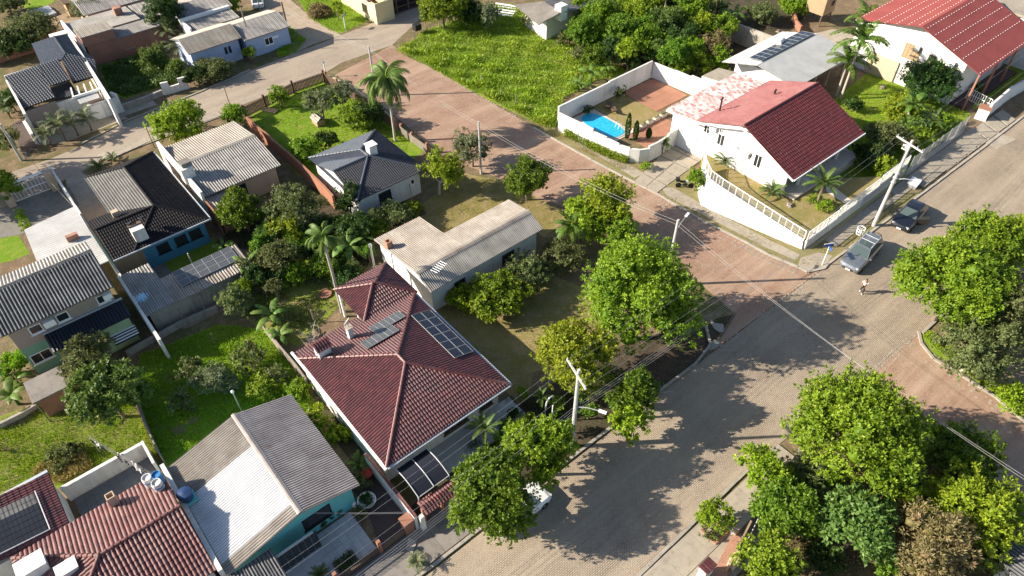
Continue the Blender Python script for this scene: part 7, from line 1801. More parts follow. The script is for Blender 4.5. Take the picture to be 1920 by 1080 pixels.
# ---------------------------------------------------------------- cars
def car(name, label, loc, rz, L, Wd, Hh, paint, suv=False, opendoor=False, plate='white_paint'):
    t = thing(name, label, 'car', loc, rz)
    w = Wd/2; zb = .30; belt = Hh*.60; hood = Hh*.585
    m = M[paint]
    S = [(-.5, .72, .34, .60), (-.488, .86, .26, .88), (-.44, .96, .22, .97), (-.30, 1, .2, 1.0), (0, 1, .2, 1.0), (.17, 1, .2, .985), (.30, .985, .2, .93), (.42, .94, .22, .86), (.475, .84, .25, .76), (.5, .66, .30, .58)]
    b = MB(local=True); rings = []
    for x, k, z0, zt in S:
        X = x*L; W = w*k; zt = belt*zt; 
        rings.append([Vector((X, -W*.9, z0)), Vector((X, -W, z0+(zt-z0)*.3)), Vector((X, -W*.99, z0+(zt-z0)*.72)), Vector((X, -W*.86, zt)), Vector((X, -W*.4, zt+.035)), Vector((X, W*.4, zt+.035)), Vector((X, W*.86, zt)), Vector((X, W*.99, z0+(zt-z0)*.72)), Vector((X, W, z0+(zt-z0)*.3)), Vector((X, W*.9, z0))])
    for i in range(len(rings)-1):
        for k in range(10): j = (k+1) % 10; b.face([rings[i][k], rings[i+1][k], rings[i+1][j], rings[i][j]])
    b.face(rings[0]); b.face(rings[-1][::-1])
    body = b.build('body', m, t, True)
    # cabin: pillars and roof in body colour with glass set into it
    xb0, xb1, xt0, xt1 = (-.47, .20, -.40, .06) if suv else (-.42, .19, -.25, .05)
    wb, wt = w*.88, w*.66
    zb_, zt_ = belt*.985, Hh
    def ring(x0, x1, ww, z): return [Vector((x0*L, -ww, z)), Vector((x1*L, -ww, z)), Vector((x1*L, ww, z)), Vector((x0*L, ww, z))]
    lo, hi = ring(xb0, xb1, wb, zb_), ring(xt0, xt1, wt, zt_-.05)
    b = MB(local=True)
    for i in range(4): j = (i+1) % 4; b.face([lo[i], lo[j], hi[j], hi[i]])
    b.build('cabin', m, t)
    b = MB(local=True); rx0, rx1 = xt0*L, xt1*L; n = 6
    g_ = [[Vector((rx0+(rx1-rx0)*i/n, wt*(-1+2*j/n), zt_-.05+.06*(1-((2*i/n-1)**4))*(1-(2*j/n-1)**2))) for j in range(n+1)] for i in range(n+1)]
    for i in range(n):
        for j in range(n): b.face([g_[i][j], g_[i+1][j], g_[i+1][j+1], g_[i][j+1]])
    b.build('roof', m, t, True)
    def pane(nm, a, b_, c, d, ins=.07, off=.012):
        a, b_, c, d = [Vector(v) for v in (a, b_, c, d)]; n = (b_-a).cross(d-a).normalized(); ce = (a+b_+c+d)/4
        if n.dot(ce-Vector((-.1*L, 0, .6))) < 0: n = -n
        q = [v.lerp(ce, ins)+n*off for v in (a, b_, c, d)]
        if (q[1]-q[0]).cross(q[3]-q[0]).dot(n) < 0: q = q[::-1]
        bb = MB(local=True); bb.face(q); return bb.build(nm, M['car_glass'], t)
    pane('windscreen', lo[1], lo[2], hi[2], hi[1], .08); pane('rear_window', lo[3], lo[0], hi[0], hi[3], .12)
    for s, (i, j) in ((-1, (0, 1)), (1, (3, 2))):
        ms = (.5, .5); A, B_, Cc, D = lo[i], lo[j], hi[j], hi[i]
        mid_lo, mid_hi = A.lerp(B_, .5), D.lerp(Cc, .52)
        pane('side_window', A.lerp(B_, .06), mid_lo, mid_hi, D, .09); pane('side_window', mid_lo, A.lerp(B_, .97), Cc, mid_hi, .09)
    R = .36 if suv else .32
    for x in (-.30, .315):
        for s in (-1, 1):
            o = thing_wheel(t, x*L, s*(w-.11), R)
    for s in (-1, 1):
        b = MB(local=True); b.obox((.465*L, s*w*.66, belt*.72), .16, .34, .14, s*-.45); b.build('headlight', M['alu'], t)
        b = MB(local=True); b.obox((-.488*L, s*w*.68, belt*.75), .08, .26, .18, s*.3); b.build('tail_light', M['red_plastic'], t)
        b = MB(local=True); b.obox((.155*L, s*(w+.07), belt*1.02), .16, .2, .13, 0); b.build('mirror', m, t)
    b = MB(local=True); b.obox((.497*L, 0, .42), .06, Wd*.5, .16); b.build('grille', M['black'], t)
    b = MB(local=True); b.obox((.508*L, 0, .40), .05, .42, .12); b.build('number_plate', M[plate], t)
    if suv:
        for s in (-1, 1): b = MB(local=True); b.path([(xt0*L+.1, s*wt*.93, zt_-.02), (xt0*L+.2, s*wt*.93, zt_+.06), (xt1*L-.35, s*wt*.93, zt_+.06), (xt1*L-.2, s*wt*.93, zt_-.02)], .025, 5); b.build('roof_rail', M['alu'], t)
        for f in (.3, .62): b = MB(local=True); X = xt0*L+(xt1-xt0)*L*f; b.path([(X, -wt*.93, zt_+.06), (X, wt*.93, zt_+.06)], .022, 5); b.build('roof_bar', M['alu'], t)
        b = MB(local=True); b.obox((xt1*L-.5, 0, zt_+.006), .75, wt*1.25, .02); b.build('sunroof', M['car_glass'], t)
    if opendoor:
        # the front door on the street side stands open
        b = MB(local=True); hx = .155*L; b.obox((hx-.5, opendoor*(w+.42), belt*.62), 1.05, .07, belt*.62, opendoor*-.85); d_ = b.build('door', m, t)
        b = MB(local=True); b.obox((hx-.5, opendoor*(w+.40), belt*1.15), .85, .02, belt*.42, opendoor*-.85); b.build('door_glass', M['car_glass'], d_)
    return t
def thing_wheel(t, x, y, R):
    b = MB(local=True); b.lathe((x, y, R), [(R*.66, -.10), (R*.93, -.11), (R, -.07), (R, .07), (R*.93, .11), (R*.66, .10)], 18, 'y'); o = b.build('wheel', M['tyre'], t, True)
    b = MB(local=True); b.lathe((x, y, R), [(.03, -.105), (R*.64, -.095), (R*.64, .095), (.03, .105)], 14, 'y'); b.build('rim', M['rim'], o); return o
def paint(name, c, metal=.3):
    g = G(name, .28, .5, metal); g.col(c); g.b.inputs['Coat Weight'].default_value = .8; g.b.inputs['Coat Roughness'].default_value = .06; M[name] = g.m
paint('paint_grey', (.24, .26, .29), .6); paint('paint_black', (.012, .014, .022), .2); paint('paint_white', (.78, .79, .8), 0); paint('paint_silver', (.5, .52, .54), .6)
car('parked_suv', 'grey estate-style off-roader with roof rails and sunroof parked by the kerb', (55.7, 16.75, .005), pi+.10, 5.2, 2.05, 1.72, 'paint_grey', True)
car('parked_car', 'black hatchback with its driver door open parked behind the grey one', (64.4, 16.7, .005), pi+.10, 4.9, 1.95, 1.58, 'paint_black', False, 1)
car('parked_car', 'white hatchback half hidden under the dark mango tree', (15.15, 17.85, .005), .0, 4.6, 1.9, 1.6, 'paint_white')
q = P(484, 8); car('parked_car', 'white car parked at the top edge by the dirt track', (q.x, q.y, .005), 1.2, 4.2, 1.75, 1.5, 'paint_white')

# motorcycle by the villa wall
q = P(1283, 352)
t = thing('motorcycle', 'black motorcycle with a top box parked on the grass by the white wall', 'motorcycle', (q.x, q.y, 0), -.75)
b = MB(local=True)
for x in (-.65, .65): 
    w_ = MB(local=True); w_.lathe((x, 0, .31), [(.22, -.05), (.30, -.05), (.31, 0), (.30, .05), (.22, .05)], 16, 'y'); wh = w_.build('wheel', M['tyre'], t, True)
    w_ = MB(local=True); w_.lathe((x, 0, .31), [(.02, -.03), (.21, -.02), (.21, .02), (.02, .03)], 12, 'y'); w_.build('rim', M['rim'], wh)
MB(local=True).path([(.65, 0, .31), (.45, 0, .95), (.42, 0, 1.0)], .045, 6).build('fork', M['alu'], t)
MB(local=True).path([(.38, -.38, 1.05), (.45, 0, 1.0), (.38, .38, 1.05)], .025, 5).build('handlebar', M['black'], t)
MB(local=True).path([(.48, 0, .78), (.25, 0, .82), (-.02, 0, .76)], [.1, .18, .1], 8).build('fuel_tank', M['paint_silver'], t, True)
MB(local=True).path([(.02, 0, .78), (-.4, 0, .78), (-.7, 0, .88)], [.11, .13, .09], 8).build('seat', M['black'], t, True)
MB(local=True).path([(.25, 0, .35), (-.2, 0, .4)], [.18, .15], 8).build('engine', M['dark_metal'], t)
MB(local=True).path([(.1, .16, .25), (-.8, .18, .38)], [.04, .06], 7).build('exhaust', M['galv'], t)
MB(local=True).obox((-.82, 0, 1.05), .38, .42, .32).build('top_box', M['black'], t)
MB(local=True).path([(.5, 0, .9), (.62, 0, .88)], [.1, .08], 8).build('headlight', M['alu'], t)
MB(local=True).path([(-.65, 0, .31), (-.1, 0, .45), (.4, 0, .9)], .035, 6).build('frame', M['dark_metal'], t)

# ---------------------------------------------------------------- the walking person
def skin_mesh(name, verts, edges, radii, mat, parent, root=0, lv=1):
    me = bpy.data.meshes.new(name); me.from_pydata(verts, edges, []); o = bpy.data.objects.new(name, me); COL.objects.link(o)
    sk = o.modifiers.new('skin', 'SKIN'); sk.use_smooth_shade = True
    for i, r in enumerate(radii): me.skin_vertices[0].data[i].radius = (r, r) if not isinstance(r, tuple) else r
    for i in range(len(verts)): me.skin_vertices[0].data[i].use_root = (i == root)
    sb = o.modifiers.new('sub', 'SUBSURF'); sb.levels = lv; sb.render_levels = lv
    dg = bpy.context.evaluated_depsgraph_get(); m2 = bpy.data.meshes.new_from_object(o.evaluated_get(dg)); m2.name = name
    bpy.data.objects.remove(o)
    m2.materials.clear(); m2.materials.append(M[mat]); m2.polygons.foreach_set('use_smooth', [True]*len(m2.polygons))
    n = bpy.data.objects.new(name, m2); link(n, parent); return n
M['skin'] = plain('skin', (.36, .19, .125), .6); M['hair'] = plain('hair', (.015, .012, .01), .7); M['shirt'] = plain('shirt', (.74, .68, .66), .9); M['trousers'] = plain('trousers', (.03, .03, .035), .9); M['shoe'] = plain('shoe', (.7, .68, .66), .7)
q = P(1614, 549); 
t = thing('person', 'person in a pale pink shirt and dark trousers walking across the street, head down', 'person', (q.x, q.y, .005), radians(200))
V_ = [(0, 0, .93), (0, 0, 1.12), (.03, 0, 1.34), (.06, 0, 1.47), (.12, 0, 1.56), (.15, 0, 1.66),
      (0, .10, .90), (.22, .11, .50), (.10, .11, .09), (.26, .12, .05),
      (0, -.10, .90), (.02, -.11, .48), (-.24, -.11, .13), (-.12, -.12, .05),
      (.03, .19, 1.38), (.02, .24, 1.10), (.22, .16, .98), (.03, -.19, 1.38), (-.02, -.25, 1.10), (.20, -.17, 1.0)]
E_ = [(0, 1), (1, 2), (2, 3), (3, 4), (4, 5), (0, 6), (6, 7), (7, 8), (8, 9), (0, 10), (10, 11), (11, 12), (12, 13), (2, 14), (14, 15), (15, 16), (2, 17), (17, 18), (18, 19)]
R_ = [.13, .12, .15, .055, .085, .095, .085, .058, .042, .035, .085, .058, .042, .035, .06, .042, .03, .06, .042, .03]
nv = len(V_)
for hand, (hx, hy, hz) in ((16, (.22, .16, .98)), (19, (.20, -.17, 1.0))):
    s = 1 if hy > 0 else -1
    k = len(V_); V_.append((hx+.06, hy-s*.02, hz-.03)); E_.append((hand, k)); R_.append(.034)
    for f in range(4):
        a = len(V_); V_ += [(hx+.10, hy-s*.02+(f-1.5)*.019, hz-.06), (hx+.11-.004*f, hy-s*.03+(f-1.5)*.018, hz-.10-.006*(1.5-abs(f-1.5)))]; E_ += [(k, a), (a, a+1)]; R_ += [.010, .008]
    a = len(V_); V_ += [(hx+.07, hy-s*.06, hz-.03), (hx+.10, hy-s*.065, hz-.06)]; E_ += [(k, a), (a, a+1)]; R_ += [.011, .009]
skin_mesh('body', V_, E_, R_, 'skin', t)
skin_mesh('shirt', [(0, 0, .90), (0, 0, 1.12), (.03, 0, 1.36), (.03, .19, 1.39), (.025, .23, 1.18), (.03, -.19, 1.39), (0, -.24, 1.18)], [(0, 1), (1, 2), (2, 3), (3, 4), (2, 5), (5, 6)], [.165, .15, .17, .08, .068, .08, .068], 'shirt', t)
skin_mesh('trousers', [(0, 0, .96), (0, .10, .88), (.22, .11, .50), (.11, .11, .14), (0, -.10, .88), (.02, -.11, .48), (-.22, -.11, .17)], [(0, 1), (1, 2), (2, 3), (0, 4), (4, 5), (5, 6)], [.155, .105, .078, .065, .105, .078, .065], 'trousers', t)
for nm, a in (('shoe', (.10, .11, .06)), ('shoe', (-.24, -.11, .07))): skin_mesh(nm, [a, (a[0]+.10, a[1], a[2]-.01), (a[0]+.2, a[1], a[2]-.02)], [(0, 1), (1, 2)], [.055, .05, .04], 'shoe', t)
skin_mesh('hair', [(.10, 0, 1.69), (.13, 0, 1.72)], [(0, 1)], [.10, .095], 'hair', t)
for s in (-1, 1): MB(local=True).lathe((.235, s*.035, 1.645), [(.002, -.008), (.012, 0), (.002, .008)], 8).build('eye', M['hair'], t)
MB(local=True).obox((.245, 0, 1.615), .03, .025, .04).build('nose', M['skin'], t); MB(local=True).obox((.235, 0, 1.58), .012, .05, .012).build('mouth', M['red_plastic'], t)

# ---------------------------------------------------------------- small things
q = P(1541, 497); h = zfor((1541, 497), (1549, 458))
t = thing('street_sign', 'street name post with blue and white plates at the pavement corner', 'sign', q); MB().path([q, q+Vector((0, 0, h))], .045, 8).build('post', M['white_paint'], t)
MB().obox(q+Vector((-.1, .05, h+.06)), .95, .03, .26, 2.6).build('name_plate', M['sign_blue'], t); MB().obox(q+Vector((.05, -.05, h-.2)), .95, .03, .26, .9).build('name_plate', M['sign_blue'], t)
MB().obox(q+Vector((-.1, .05, h+.23)), .95, .035, .07, 2.6).build('plate_band', M['white_paint'], t)
q = P(1609, 443); t = thing('trash_basket', 'pale wire litter basket on a post beside the parked grey car', 'basket', q)
for k in range(10):
    a = 2*pi*k/10; MB().path([q+Vector((.28*cos(a), .28*sin(a), .35)), q+Vector((.36*cos(a), .36*sin(a), 1.0))], .02, 4).build('basket_bar', M['white_paint'], t)
for z, r in ((.36, .29), (.68, .33), (1.0, .37)): MB().path([q+Vector((r*cos(2*pi*k/14), r*sin(2*pi*k/14), z)) for k in range(15)], .03, 5).build('basket_ring', M['white_paint'], t)
MB().path([q, q+Vector((0, 0, .36))], .05, 6).build('post', M['galv'], t)
q = P(1690, 295); t = thing('letterbox', 'small white letterbox with red roof behind the fence by the white pole', 'letterbox', P(1690, 300)); q = P(1690, 300); MB().box(q.x-.06, q.x+.06, q.y-.06, q.y+.06, 0, 1.5).build('post', M['white_paint'], t); MB().box(q.x-.5, q.x+.5, q.y-.35, q.y+.35, 1.5, 2.1).build('box_body', M['white_paint'], t); MB().face([(q.x-.55, q.y-.45, 2.1), (q.x+.55, q.y-.45, 2.1), (q.x+.55, q.y, 2.4), (q.x-.55, q.y, 2.4)]).face([(q.x+.55, q.y+.45, 2.1), (q.x-.55, q.y+.45, 2.1), (q.x-.55, q.y, 2.4), (q.x+.55, q.y, 2.4)]).build('box_roof', M['tile_red'], t)
q = P(1712, 347); t = thing('covered_bin', 'grey-white covered box lying on the pavement by the villa wall', 'box', q); MB().obox(q+Vector((0, 0, .2)), 1.5, .9, .4, .15).build('box_body', M['grey_paint'], t); MB().obox(q+Vector((0, 0, .43)), 1.6, 1.0, .06, .15).build('lid', M['white_paint'], t)
q = P(689, 943); t = thing('planter_bowl', 'round white planter bowl on the dark paving by the turquoise house', 'planter', q); MB().lathe(q, [(.35, 0), (.62, .35), (.66, .40), (.56, .40), (.5, .3)], 22).build('bowl', M['white_paint'], t, True); o, _ = crown_mesh(.45, .3, 'dark', t, 'plant'); o.location = (0, 0, .45)
for i, (a, b_, m, lb) in enumerate(((576, 997, 'dark', 'largest potted plant, by the glazed porch of the turquoise house'), (606, 985, 'loose', 'small terracotta pot beside the largest potted plant'), (621, 972, 'dark', 'dark potted plant in the middle of the turquoise wall'), (636, 962, 'olive', 'potted plant nearest the corner of the turquoise wall'))):
    q = P(a, b_); t = thing('potted_plant', lb, 'potted plant', q, 0, 'pots along the turquoise wall'); MB().lathe(q, [(.14, 0), (.22, .32), (.2, .32)], 12).build('pot', M['terracotta_pot'], t, True); o, _ = crown_mesh(.42 if i == 0 else .24, .4 if i == 0 else .24, m, t, 'plant'); o.location = (0, 0, .6 if i == 0 else .45)
q = P(691, 897); t = thing('red_basin', 'red plastic basin on a stand beside the white side wall', 'basin', q); MB().lathe(q, [(.06, 0), (.06, .6), (.3, .62), (.42, .78), (.38, .78), (.28, .66)], 14).build('basin_body', M['red_plastic'], t, True)
q = P(555, 1017); t = thing('door_mat', 'black door mat in front of the glazed porch', 'mat', q); MB().obox(q+Vector((0, 0, .11)), 1.0, .55, .025, 0).build('mat_sheet', M['black'], t)
q = P(665, 949); t = thing('white_jug', 'white plastic jug standing beside the round planter bowl', 'jug', q); MB().lathe(q, [(.14, 0), (.16, .1), (.16, .38), (.06, .48), (.05, .55)], 12).build('jug_body', M['white_paint'], t, True)
t = thing('flower_bed', 'square planted bed let into the grey tiled patio', 'flower bed', P(650, 1058)); q = P(650, 1058); MB().obox(q+Vector((0, 0, .1)), 1.5, 1.2, .2, 0).build('bed_edge', M['concrete_dark'], t); scatter('bed_plants', [q+Vector(k) for k in ((-.65, -.5, 0), (.65, -.5, 0), (.65, .5, 0), (-.65, .5, 0))], 700, lambda c: .2+.3*c, .16, .08, 'leaf_dark', .6, zb=.2)
q = P(1338, 998); t = thing('brick_planter', 'low brick frame round the young lime-green tree on the pavement', 'planter', q)
for dx, dy, sx, sy in ((-.6, 0, .14, 1.3), (.6, 0, .14, 1.3), (0, .6, 1.05, .14), (0, -.6, 1.05, .14)): MB().obox(q+Vector((dx, dy, .14)), sx, sy, .2).build('brick_edge', M['brick_pale'], t)
tree(1328, 1000, 15, .7, 'olive', 'shrub', 'small dull shrub in the brick frame on the pavement', 'shrub')
# roof clutter on the red roof: barrels, pot, tank
q = P(290, 905, 4.0)
for k, (dx, dy, m, lb) in enumerate(((-.25, .3, 'boundary_white', 'white barrel of the barrel group on the red roof corner'), (.3, .1, 'plastic_blue', 'blue barrel of the barrel group on the red roof corner'), (.1, -.45, 'boundary_white', 'lower white barrel with blue strap on the red roof corner'))):
    c = q+Vector((dx, dy, -.35)); t = thing('barrel', lb, 'barrel', c); MB().lathe(c, [(.30, 0), (.33, .2), (.33, .75), (.30, .9), (.26, .9), (.26, .8)], 16).build('barrel_body', M[m], t, True)
    MB().lathe(c+Vector((0, 0, .45)), [(.335, 0), (.345, .02), (.345, .1), (.335, .12)], 16).build('strap', M['plastic_blue'], t)
q = P(212, 938, 3.8); t = thing('roof_pot', 'square pale chimney pot standing on the sunlit red roof', 'chimney pot', q); b = MB()
for dx, dy, sx, sy in ((-.22, 0, .06, .5), (.22, 0, .06, .5), (0, -.22, .38, .06), (0, .22, .38, .06)): b.obox((q.x+dx, q.y+dy, 3.95), sx, sy, .9)
b.build('pot_body', M['beige_wall'], t)
q = P(352, 935, 3.2); t = thing('navy_water_tank', 'round navy water tank on a frame at the edge of the white-painted roof', 'water tank', q); MB().lathe((q.x, q.y, 3.3), [(.40, 0), (.48, .6), (.5, .62), (.45, .7), (.1, .78)], 18).build('tank_body', M['plastic_navy'], t, True); MB().obox((q.x, q.y, 3.2), 1.0, 1.0, .12).build('platform', M['teal_wall'], t)
dish((P(326, 925, 3.4).x, P(326, 925, 3.4).y, 3.3), 2.6, 'white satellite dish between the red roof and the navy tank', .35, 'white_paint')
# clothes line over the courtyard
a, c = P(168, 822, 1.9), P(292, 898, 1.9)
t = thing('clothes_line', 'clothes line strung across the courtyard to the lawn', 'clothes line', a)
for q in (a, c): MB().path([(q.x, q.y, 0), q], .04, 6).build('line_post', M['galv'], t)
for k in range(3): o = Vector((.0, .22*k, 0)); MB().path([a+o, a.lerp(c, .5)+o-Vector((0, 0, .12)), c+o], .007, 4).build('line', M['cable'], t)
M['cloth_black'] = plain('cloth_black', (.015, .015, .018), .95); M['cloth_white'] = plain('cloth_white', (.7, .7, .7), .95); M['cloth_navy'] = plain('cloth_navy', (.02, .03, .06), .95)
for f, w, hh, m, row, lb in ((.03, .45, .5, 'cloth_black', 0, 'black cap-like garment at the far left end of the clothes line'), (.10, .45, .55, 'cloth_white', 0, 'white garment beside the black one on the clothes line'), (.2, .4, .5, 'cloth_navy', 0, 'navy garment on the clothes line'), (.42, .5, .75, 'cloth_black', 0, 'black trousers hanging in the middle of the clothes line'), (.55, .4, .4, 'cloth_navy', 0, 'small dark garment over the courtyard wall'), (.72, .6, .55, 'cloth_white', 0, 'white towel hanging over the courtyard'), (.48, .35, .3, 'cloth_white', 2, 'small white cloth on the back clothes line'), (.70, .5, .5, 'cloth_white', 2, 'white shirt on the back clothes line'), (.86, .35, .5, 'cloth_black', 2, 'dark garment near the house end of the clothes line')):
    p = a.lerp(c, f)+Vector((0, .22*row, -.03)); d = (c-a).normalized(); b = MB(); n = 4
    t = thing('laundry', lb, 'garment', p, 0, 'laundry on the clothes line')
    pr_ = [[p+d*w*(i/n-.5)+Vector((-d.y, d.x, 0))*(.06*sin(i*2.1+j))+Vector((0, 0, -hh*j/n)) for i in range(n+1)] for j in range(n+1)]
    for j in range(n):
        for i in range(n): b.face([pr_[j][i], pr_[j][i+1], pr_[j+1][i+1], pr_[j+1][i]])
    for j in range(n):
        for i in range(n): b.face([v-Vector((-d.y, d.x, 0))*.01 for v in (pr_[j][i], pr_[j+1][i], pr_[j+1][i+1], pr_[j][i+1])])
    b.build('cloth', M[m], t, True)
# dog house
q = P(598, 232); t = thing('dog_house', 'small grey-roofed dog house on the bright garden lawn', 'dog house', q, .0); MB().box(q.x-.5, q.x+.5, q.y-.7, q.y+.7, 0, .75).build('wall', M['wood_pale'], t)
MB().face([(q.x-.65, q.y-.85, .7), (q.x, q.y-.85, 1.15), (q.x, q.y+.85, 1.15), (q.x-.65, q.y+.85, .7)]).face([(q.x, q.y-.85, 1.15), (q.x+.65, q.y-.85, .7), (q.x+.65, q.y+.85, .7), (q.x, q.y+.85, 1.15)]).build('roof', M['fibre_pale'], t)
# garden furniture of the villa
for k, (a, b_, lb) in enumerate(((1497, 345, 'left white iron chair on the villa veranda'), (1504, 352, 'front white iron chair on the villa veranda'), (1512, 343, 'right white iron chair on the villa veranda'))):
    q = P(a, b_, 1.15); t = thing('garden_chair', lb, 'chair', q, k*1.9, 'white garden chairs on the veranda')
    b = MB(local=True); b.lathe((0, 0, .42), [(.2, 0), (.22, .03), (.02, .04)], 10); b.build('seat', M['white_paint'], t)
    for s in (-1, 1):
        for r_ in (-1, 1): MB(local=True).path([(s*.16, r_*.16, .42), (s*.21, r_*.2, 0)], .02, 4).build('leg', M['white_paint'], t)
    MB(local=True).path([(-.18, -.2, .42), (-.24, -.2, .9), (-.24, .2, .9), (-.18, .2, .42)], .025, 5).build('backrest', M['white_paint'], t)
q = P(1504, 345, 1.15); t = thing('garden_table', 'round white iron table between the veranda chairs', 'table', q); MB().lathe(q+Vector((0, 0, .7)), [(.4, 0), (.42, .03), (.02, .035)], 16).build('table_top', M['white_paint'], t); MB().path([q, q+Vector((0, 0, .7))], .05, 6).build('table_leg', M['white_paint'], t)
# pool yard flower boxes, sunbeds
for k in range(5):
    c = Vector((55.9+k*1.15, 45.05, 0)); t = thing('flower_box', 'pale stone flower box %s of the row by the red paving' % ('nearest the pool', 'second from the pool', 'in the middle', 'second from the house', 'nearest the house')[k], 'planter', c, 0, 'flower boxes in the pool yard')
    MB().box(c.x-.45, c.x+.45, c.y-.22, c.y+.22, 0, .42).build('box_body', M['deck'], t); scatter('plants', [c+Vector(v) for v in ((-.38, -.16, 0), (.38, -.16, 0), (.38, .16, 0), (-.38, .16, 0))], 120, lambda z: .15+0*z, .14, .07, 'leaf_olive', .6, zb=.4, parent=None)
for k, (a, b_, lb) in enumerate(((1140, 200, 'dark lounge chair on the pool deck near the wall'), (1150, 208, 'dark lounge chair on the pool deck nearer the water'))):
    q = P(a, b_, .07); t = thing('sun_lounger', lb, 'lounger', q, .6+k*.4, 'loungers on the pool deck'); MB(local=True).obox((0, 0, .3), 1.3, .6, .07).build('seat', M['wood'], t); MB(local=True).obox((-.8, 0, .5), .55, .6, .06, 0, Matrix.Rotation(.7, 3, 'Y')).build('backrest', M['wood'], t)
    for sx in (-.5, .5):
        for sy in (-.25, .25): MB(local=True).box(sx-.03, sx+.03, sy-.03, sy+.03, 0, .27).build('leg', M['wood'], t)
# white garden arch, plates and stones
t = thing('garden_arch', 'white curved garden arch by the iron gate under the street pole', 'arch', P(1022, 782)); q = P(1022, 782)
MB().path([q, q+Vector((0, 0, 1.3)), q+Vector((.15, .05, 1.7)), q+Vector((.45, .1, 1.9)), q+Vector((.9, .2, 1.7)), q+Vector((1.0, .2, 1.3)), q+Vector((1.0, .2, 0))], .07, 6).build('arch_tube', M['white_paint'], t)
sheet('cement_patch', [(1332, 598), (1340, 606), (1356, 608), (1358, 622), (1350, 624), (1340, 618), (1333, 608)], 8*Z, 'kerb'); sheet('cement_patch', [(1328, 645), (1340, 637), (1350, 640), (1348, 650), (1332, 658), (1325, 654)], 8*Z, 'kerb')
sheet('cement_patch', [(766, 1010), (782, 1018), (774, 1040), (762, 1032)], 40*Z, 'kerb')
t = thing('soil_heap', 'heap of dry brown cuttings on the corner lawn at the top', 'heap', P(597, 27)); q = P(597, 27); o, _ = crown_mesh(2.0, .8, 'brown', t, 'heap'); o.location = (0, 0, .3)
t = thing('gate_pillar', 'small brick pillar with white cap by the blue annex yard', 'pillar', P(520, 90)); q = P(520, 90); MB().box(q.x-.3, q.x+.3, q.y-.3, q.y+.3, 0, 1.6).build('pillar_body', M['brick'], t); MB().box(q.x-.4, q.x+.4, q.y-.4, q.y+.4, 1.6, 1.85).build('pillar_cap', M['white_paint'], t)
q = P(648, 55); h = zfor((648, 55), (641, 30)); t = thing('street_sign', 'white street sign post on the corner lawn at the top', 'sign', q); MB().path([q, q+Vector((0, 0, h))], .06, 6).build('post', M['white_paint'], t); MB().obox(q+Vector((0, 0, h)), .9, .04, .35, .5).build('name_plate', M['grey_paint'], t)
q = P(612, 144); h = zfor((612, 144), (606, 117)); t = thing('marker_post', 'white post on the street corner beside the picket fence', 'post', q); MB().path([q, q+Vector((0, 0, h))], .07, 6).build('post_shaft', M['white_paint'], t); MB().obox(q+Vector((0, 0, h)), .35, .06, .2, .5).build('name_plate', M['grey_paint'], t)
q = P(783, 62); t = thing('bus_bin', 'dark bin on a stand at the street edge of the vacant field', 'bin', q); MB().box(q.x-.5, q.x+.5, q.y-.4, q.y+.4, .5, 1.3).build('bin_body', M['black'], t)
for dx in (-.4, .4): MB().path([(q.x+dx, q.y, 0), (q.x+dx, q.y, .5)], .04, 5).build('stand_leg', M['wood_grey'], t)
FG = 'weathered fence posts round the vacant field'
for a, b_, lb in ((806, 55, 'first weathered fence post at the street side of the field'), (824, 50, 'second weathered fence post at the street side of the field'), (777, 75, 'pale corner post of the field by the dark bin'), (802, 97, 'leaning post at the left corner of the field'), (940, 185, 'short white post at the field edge by the red street'), (968, 195, 'post at the lower right corner of the field'), (903, 160, 'thin post along the red street side of the field')):
    q = P(a, b_); t = thing('fence_post', lb, 'post', q, 0, FG); MB().path([q, q+Vector((rnd.uniform(-.1, .1), rnd.uniform(-.1, .1), 1.3))], .06, 6).build('post_shaft', M['wood_grey'], t)
for a, b_, h, lb in ((735, 425, 1.6, 'white garden post before the pale back wall'), (772, 375, 2.0, 'taller pale post at the corner of the pale back wall'), (590, 605, 1.6, 'pale stake beside the dry bush'), (402, 640, 1.0, 'dark stake standing alone on the sunny back lawn'), (262, 628, 1.5, 'wooden post behind the low block wall'), (235, 640, 1.5, 'second wooden post by the striped awning'), (1035, 790, 2.0, 'rusty post beside the white garden arch'), (365, 505, 2.0, 'white clothes pole on the small back lawn'), (555, 520, 1.0, 'short white stake in the orchard')):
    q = P(a, b_); t = thing('garden_post', lb, 'post', q); MB().path([q, q+Vector((0, 0, h))], .05, 6).build('post_shaft', M['wood_grey' if 'white' not in lb else 'white_paint'], t)
t = thing('well_cover', 'round brick ring cover on the shaded orchard lawn', 'well cover', P(610, 552)); q = P(610, 552); MB().lathe(q, [(.55, 0), (.6, .15), (.5, .16), (.5, .08), (.05, .1)], 16).build('ring', M['brick'], t)
for a, b_, lb in ((1480, 385, 'grey boulder at the corner of the villa veranda'), (1655, 165, 'pale rock pile at the foot of the white gable wall'), (1680, 225, 'round stone in the garden between the two red roofs'), (1460, 60, 'boulder by the curved salmon wall')):
    zq = gz if 'veranda' in lb else 0; q = P(a, b_, zq); t = thing('rock', lb, 'rock', q); b = MB(); b.lathe(q-Vector((0, 0, .1)), [(.3, 0), (.38, .12), (.28, .3), (.08, .36)], 9)
    for v in b.v: v += Vector((rnd.uniform(-.1, .1), rnd.uniform(-.1, .1), rnd.uniform(-.05, .05)))
    b.build('rock_body', M['rock'], t)
q = P(90, 487, 2.0); t = thing('parked_car_under_roof', 'covered pale vehicle end beside the black corrugated roof', 'car', P(25, 498)) if False else None
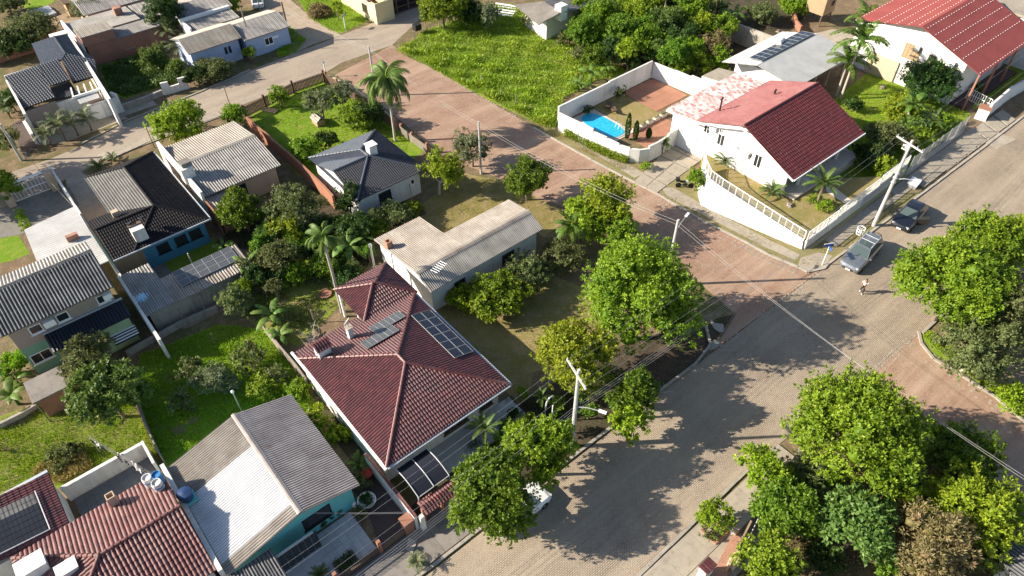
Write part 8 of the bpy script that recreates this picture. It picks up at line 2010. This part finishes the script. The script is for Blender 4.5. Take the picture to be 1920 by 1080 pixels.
t = thing('garden_shed', 'small garden shed with pinkish wall at the top left', 'shed', P(145, 22)); q = P(145, 24); walls(t, q.x-1.2, q.x+1.2, q.y-1.0, q.y+1.0, 0, 1.8, 'wood_pale'); MB().obox((q.x, q.y, 1.9), 2.9, 2.5, .12, 0, Matrix.Rotation(.12, 3, 'Y')).build('roof_board', M['wood'], t)
t = thing('garden_pond', 'flat bluish tarp or basin surface in the yard at the top left', 'pool cover', P(80, 28)); q = [P(*k) for k in ((55, 26), (92, 14), (108, 28), (72, 40))]; MB().prism(q, 0, .35).build('cover_sheet', M['metal_grey'], t)
sheet('back_lawn', [(35, 8), (55, -15), (110, -15), (100, 6), (55, 20)], 2*Z, 'lawn'); sheet('bare_yard', [(75, 42), (120, 25), (165, 22), (160, 30), (110, 50), (85, 55)], 2*Z, 'dirt')
sheet('side_lane', [(20, 235), (62, 212), (70, 275), (48, 300)], 2*Z, 'paving_brown'); sheet('palm_kerb', [(72, 272), (70, 250), (128, 222), (215, 208), (240, 222), (180, 245), (120, 268)], 2*Z, 'concrete')
sheet('bare_patch', [(330, 600), (410, 565), (425, 580), (345, 618)], 2*Z, 'dirt'); sheet('bare_patch', [(322, 803), (345, 795), (350, 808), (330, 818)], 3*Z, 'dirt'); sheet('bare_patch', [(355, 782), (375, 778), (370, 792), (352, 798)], 3*Z, 'dirt')
sheet('house_paving', [(118, 310), (170, 330), (210, 400), (172, 425), (130, 370)], 2*Z, 'concrete'); sheet('gate_paving', [(-20, 400), (60, 365), (130, 350), (150, 385), (40, 440), (-20, 450)], 2*Z, 'concrete_dark')
sheet('terrace_paving', [(585, 760), (660, 870), (700, 905), (730, 930), (690, 850), (620, 765)], 2*Z, 'dark_soil'); sheet('fence_path', [(460, 1080), (560, 1095), (700, 1080), (820, 1000), (870, 950), (855, 930), (770, 985), (640, 1075)], 1*Z, 'concrete_dark')
sheet('bare_lane', [(40, 800), (70, 770), (75, 760), (60, 755), (0, 800)], 3*Z, 'dirt'); sheet('villa_lane', [(1500, 70), (1560, 55), (1600, 60), (1600, 110), (1560, 130), (1520, 70)], 2*Z, 'concrete')
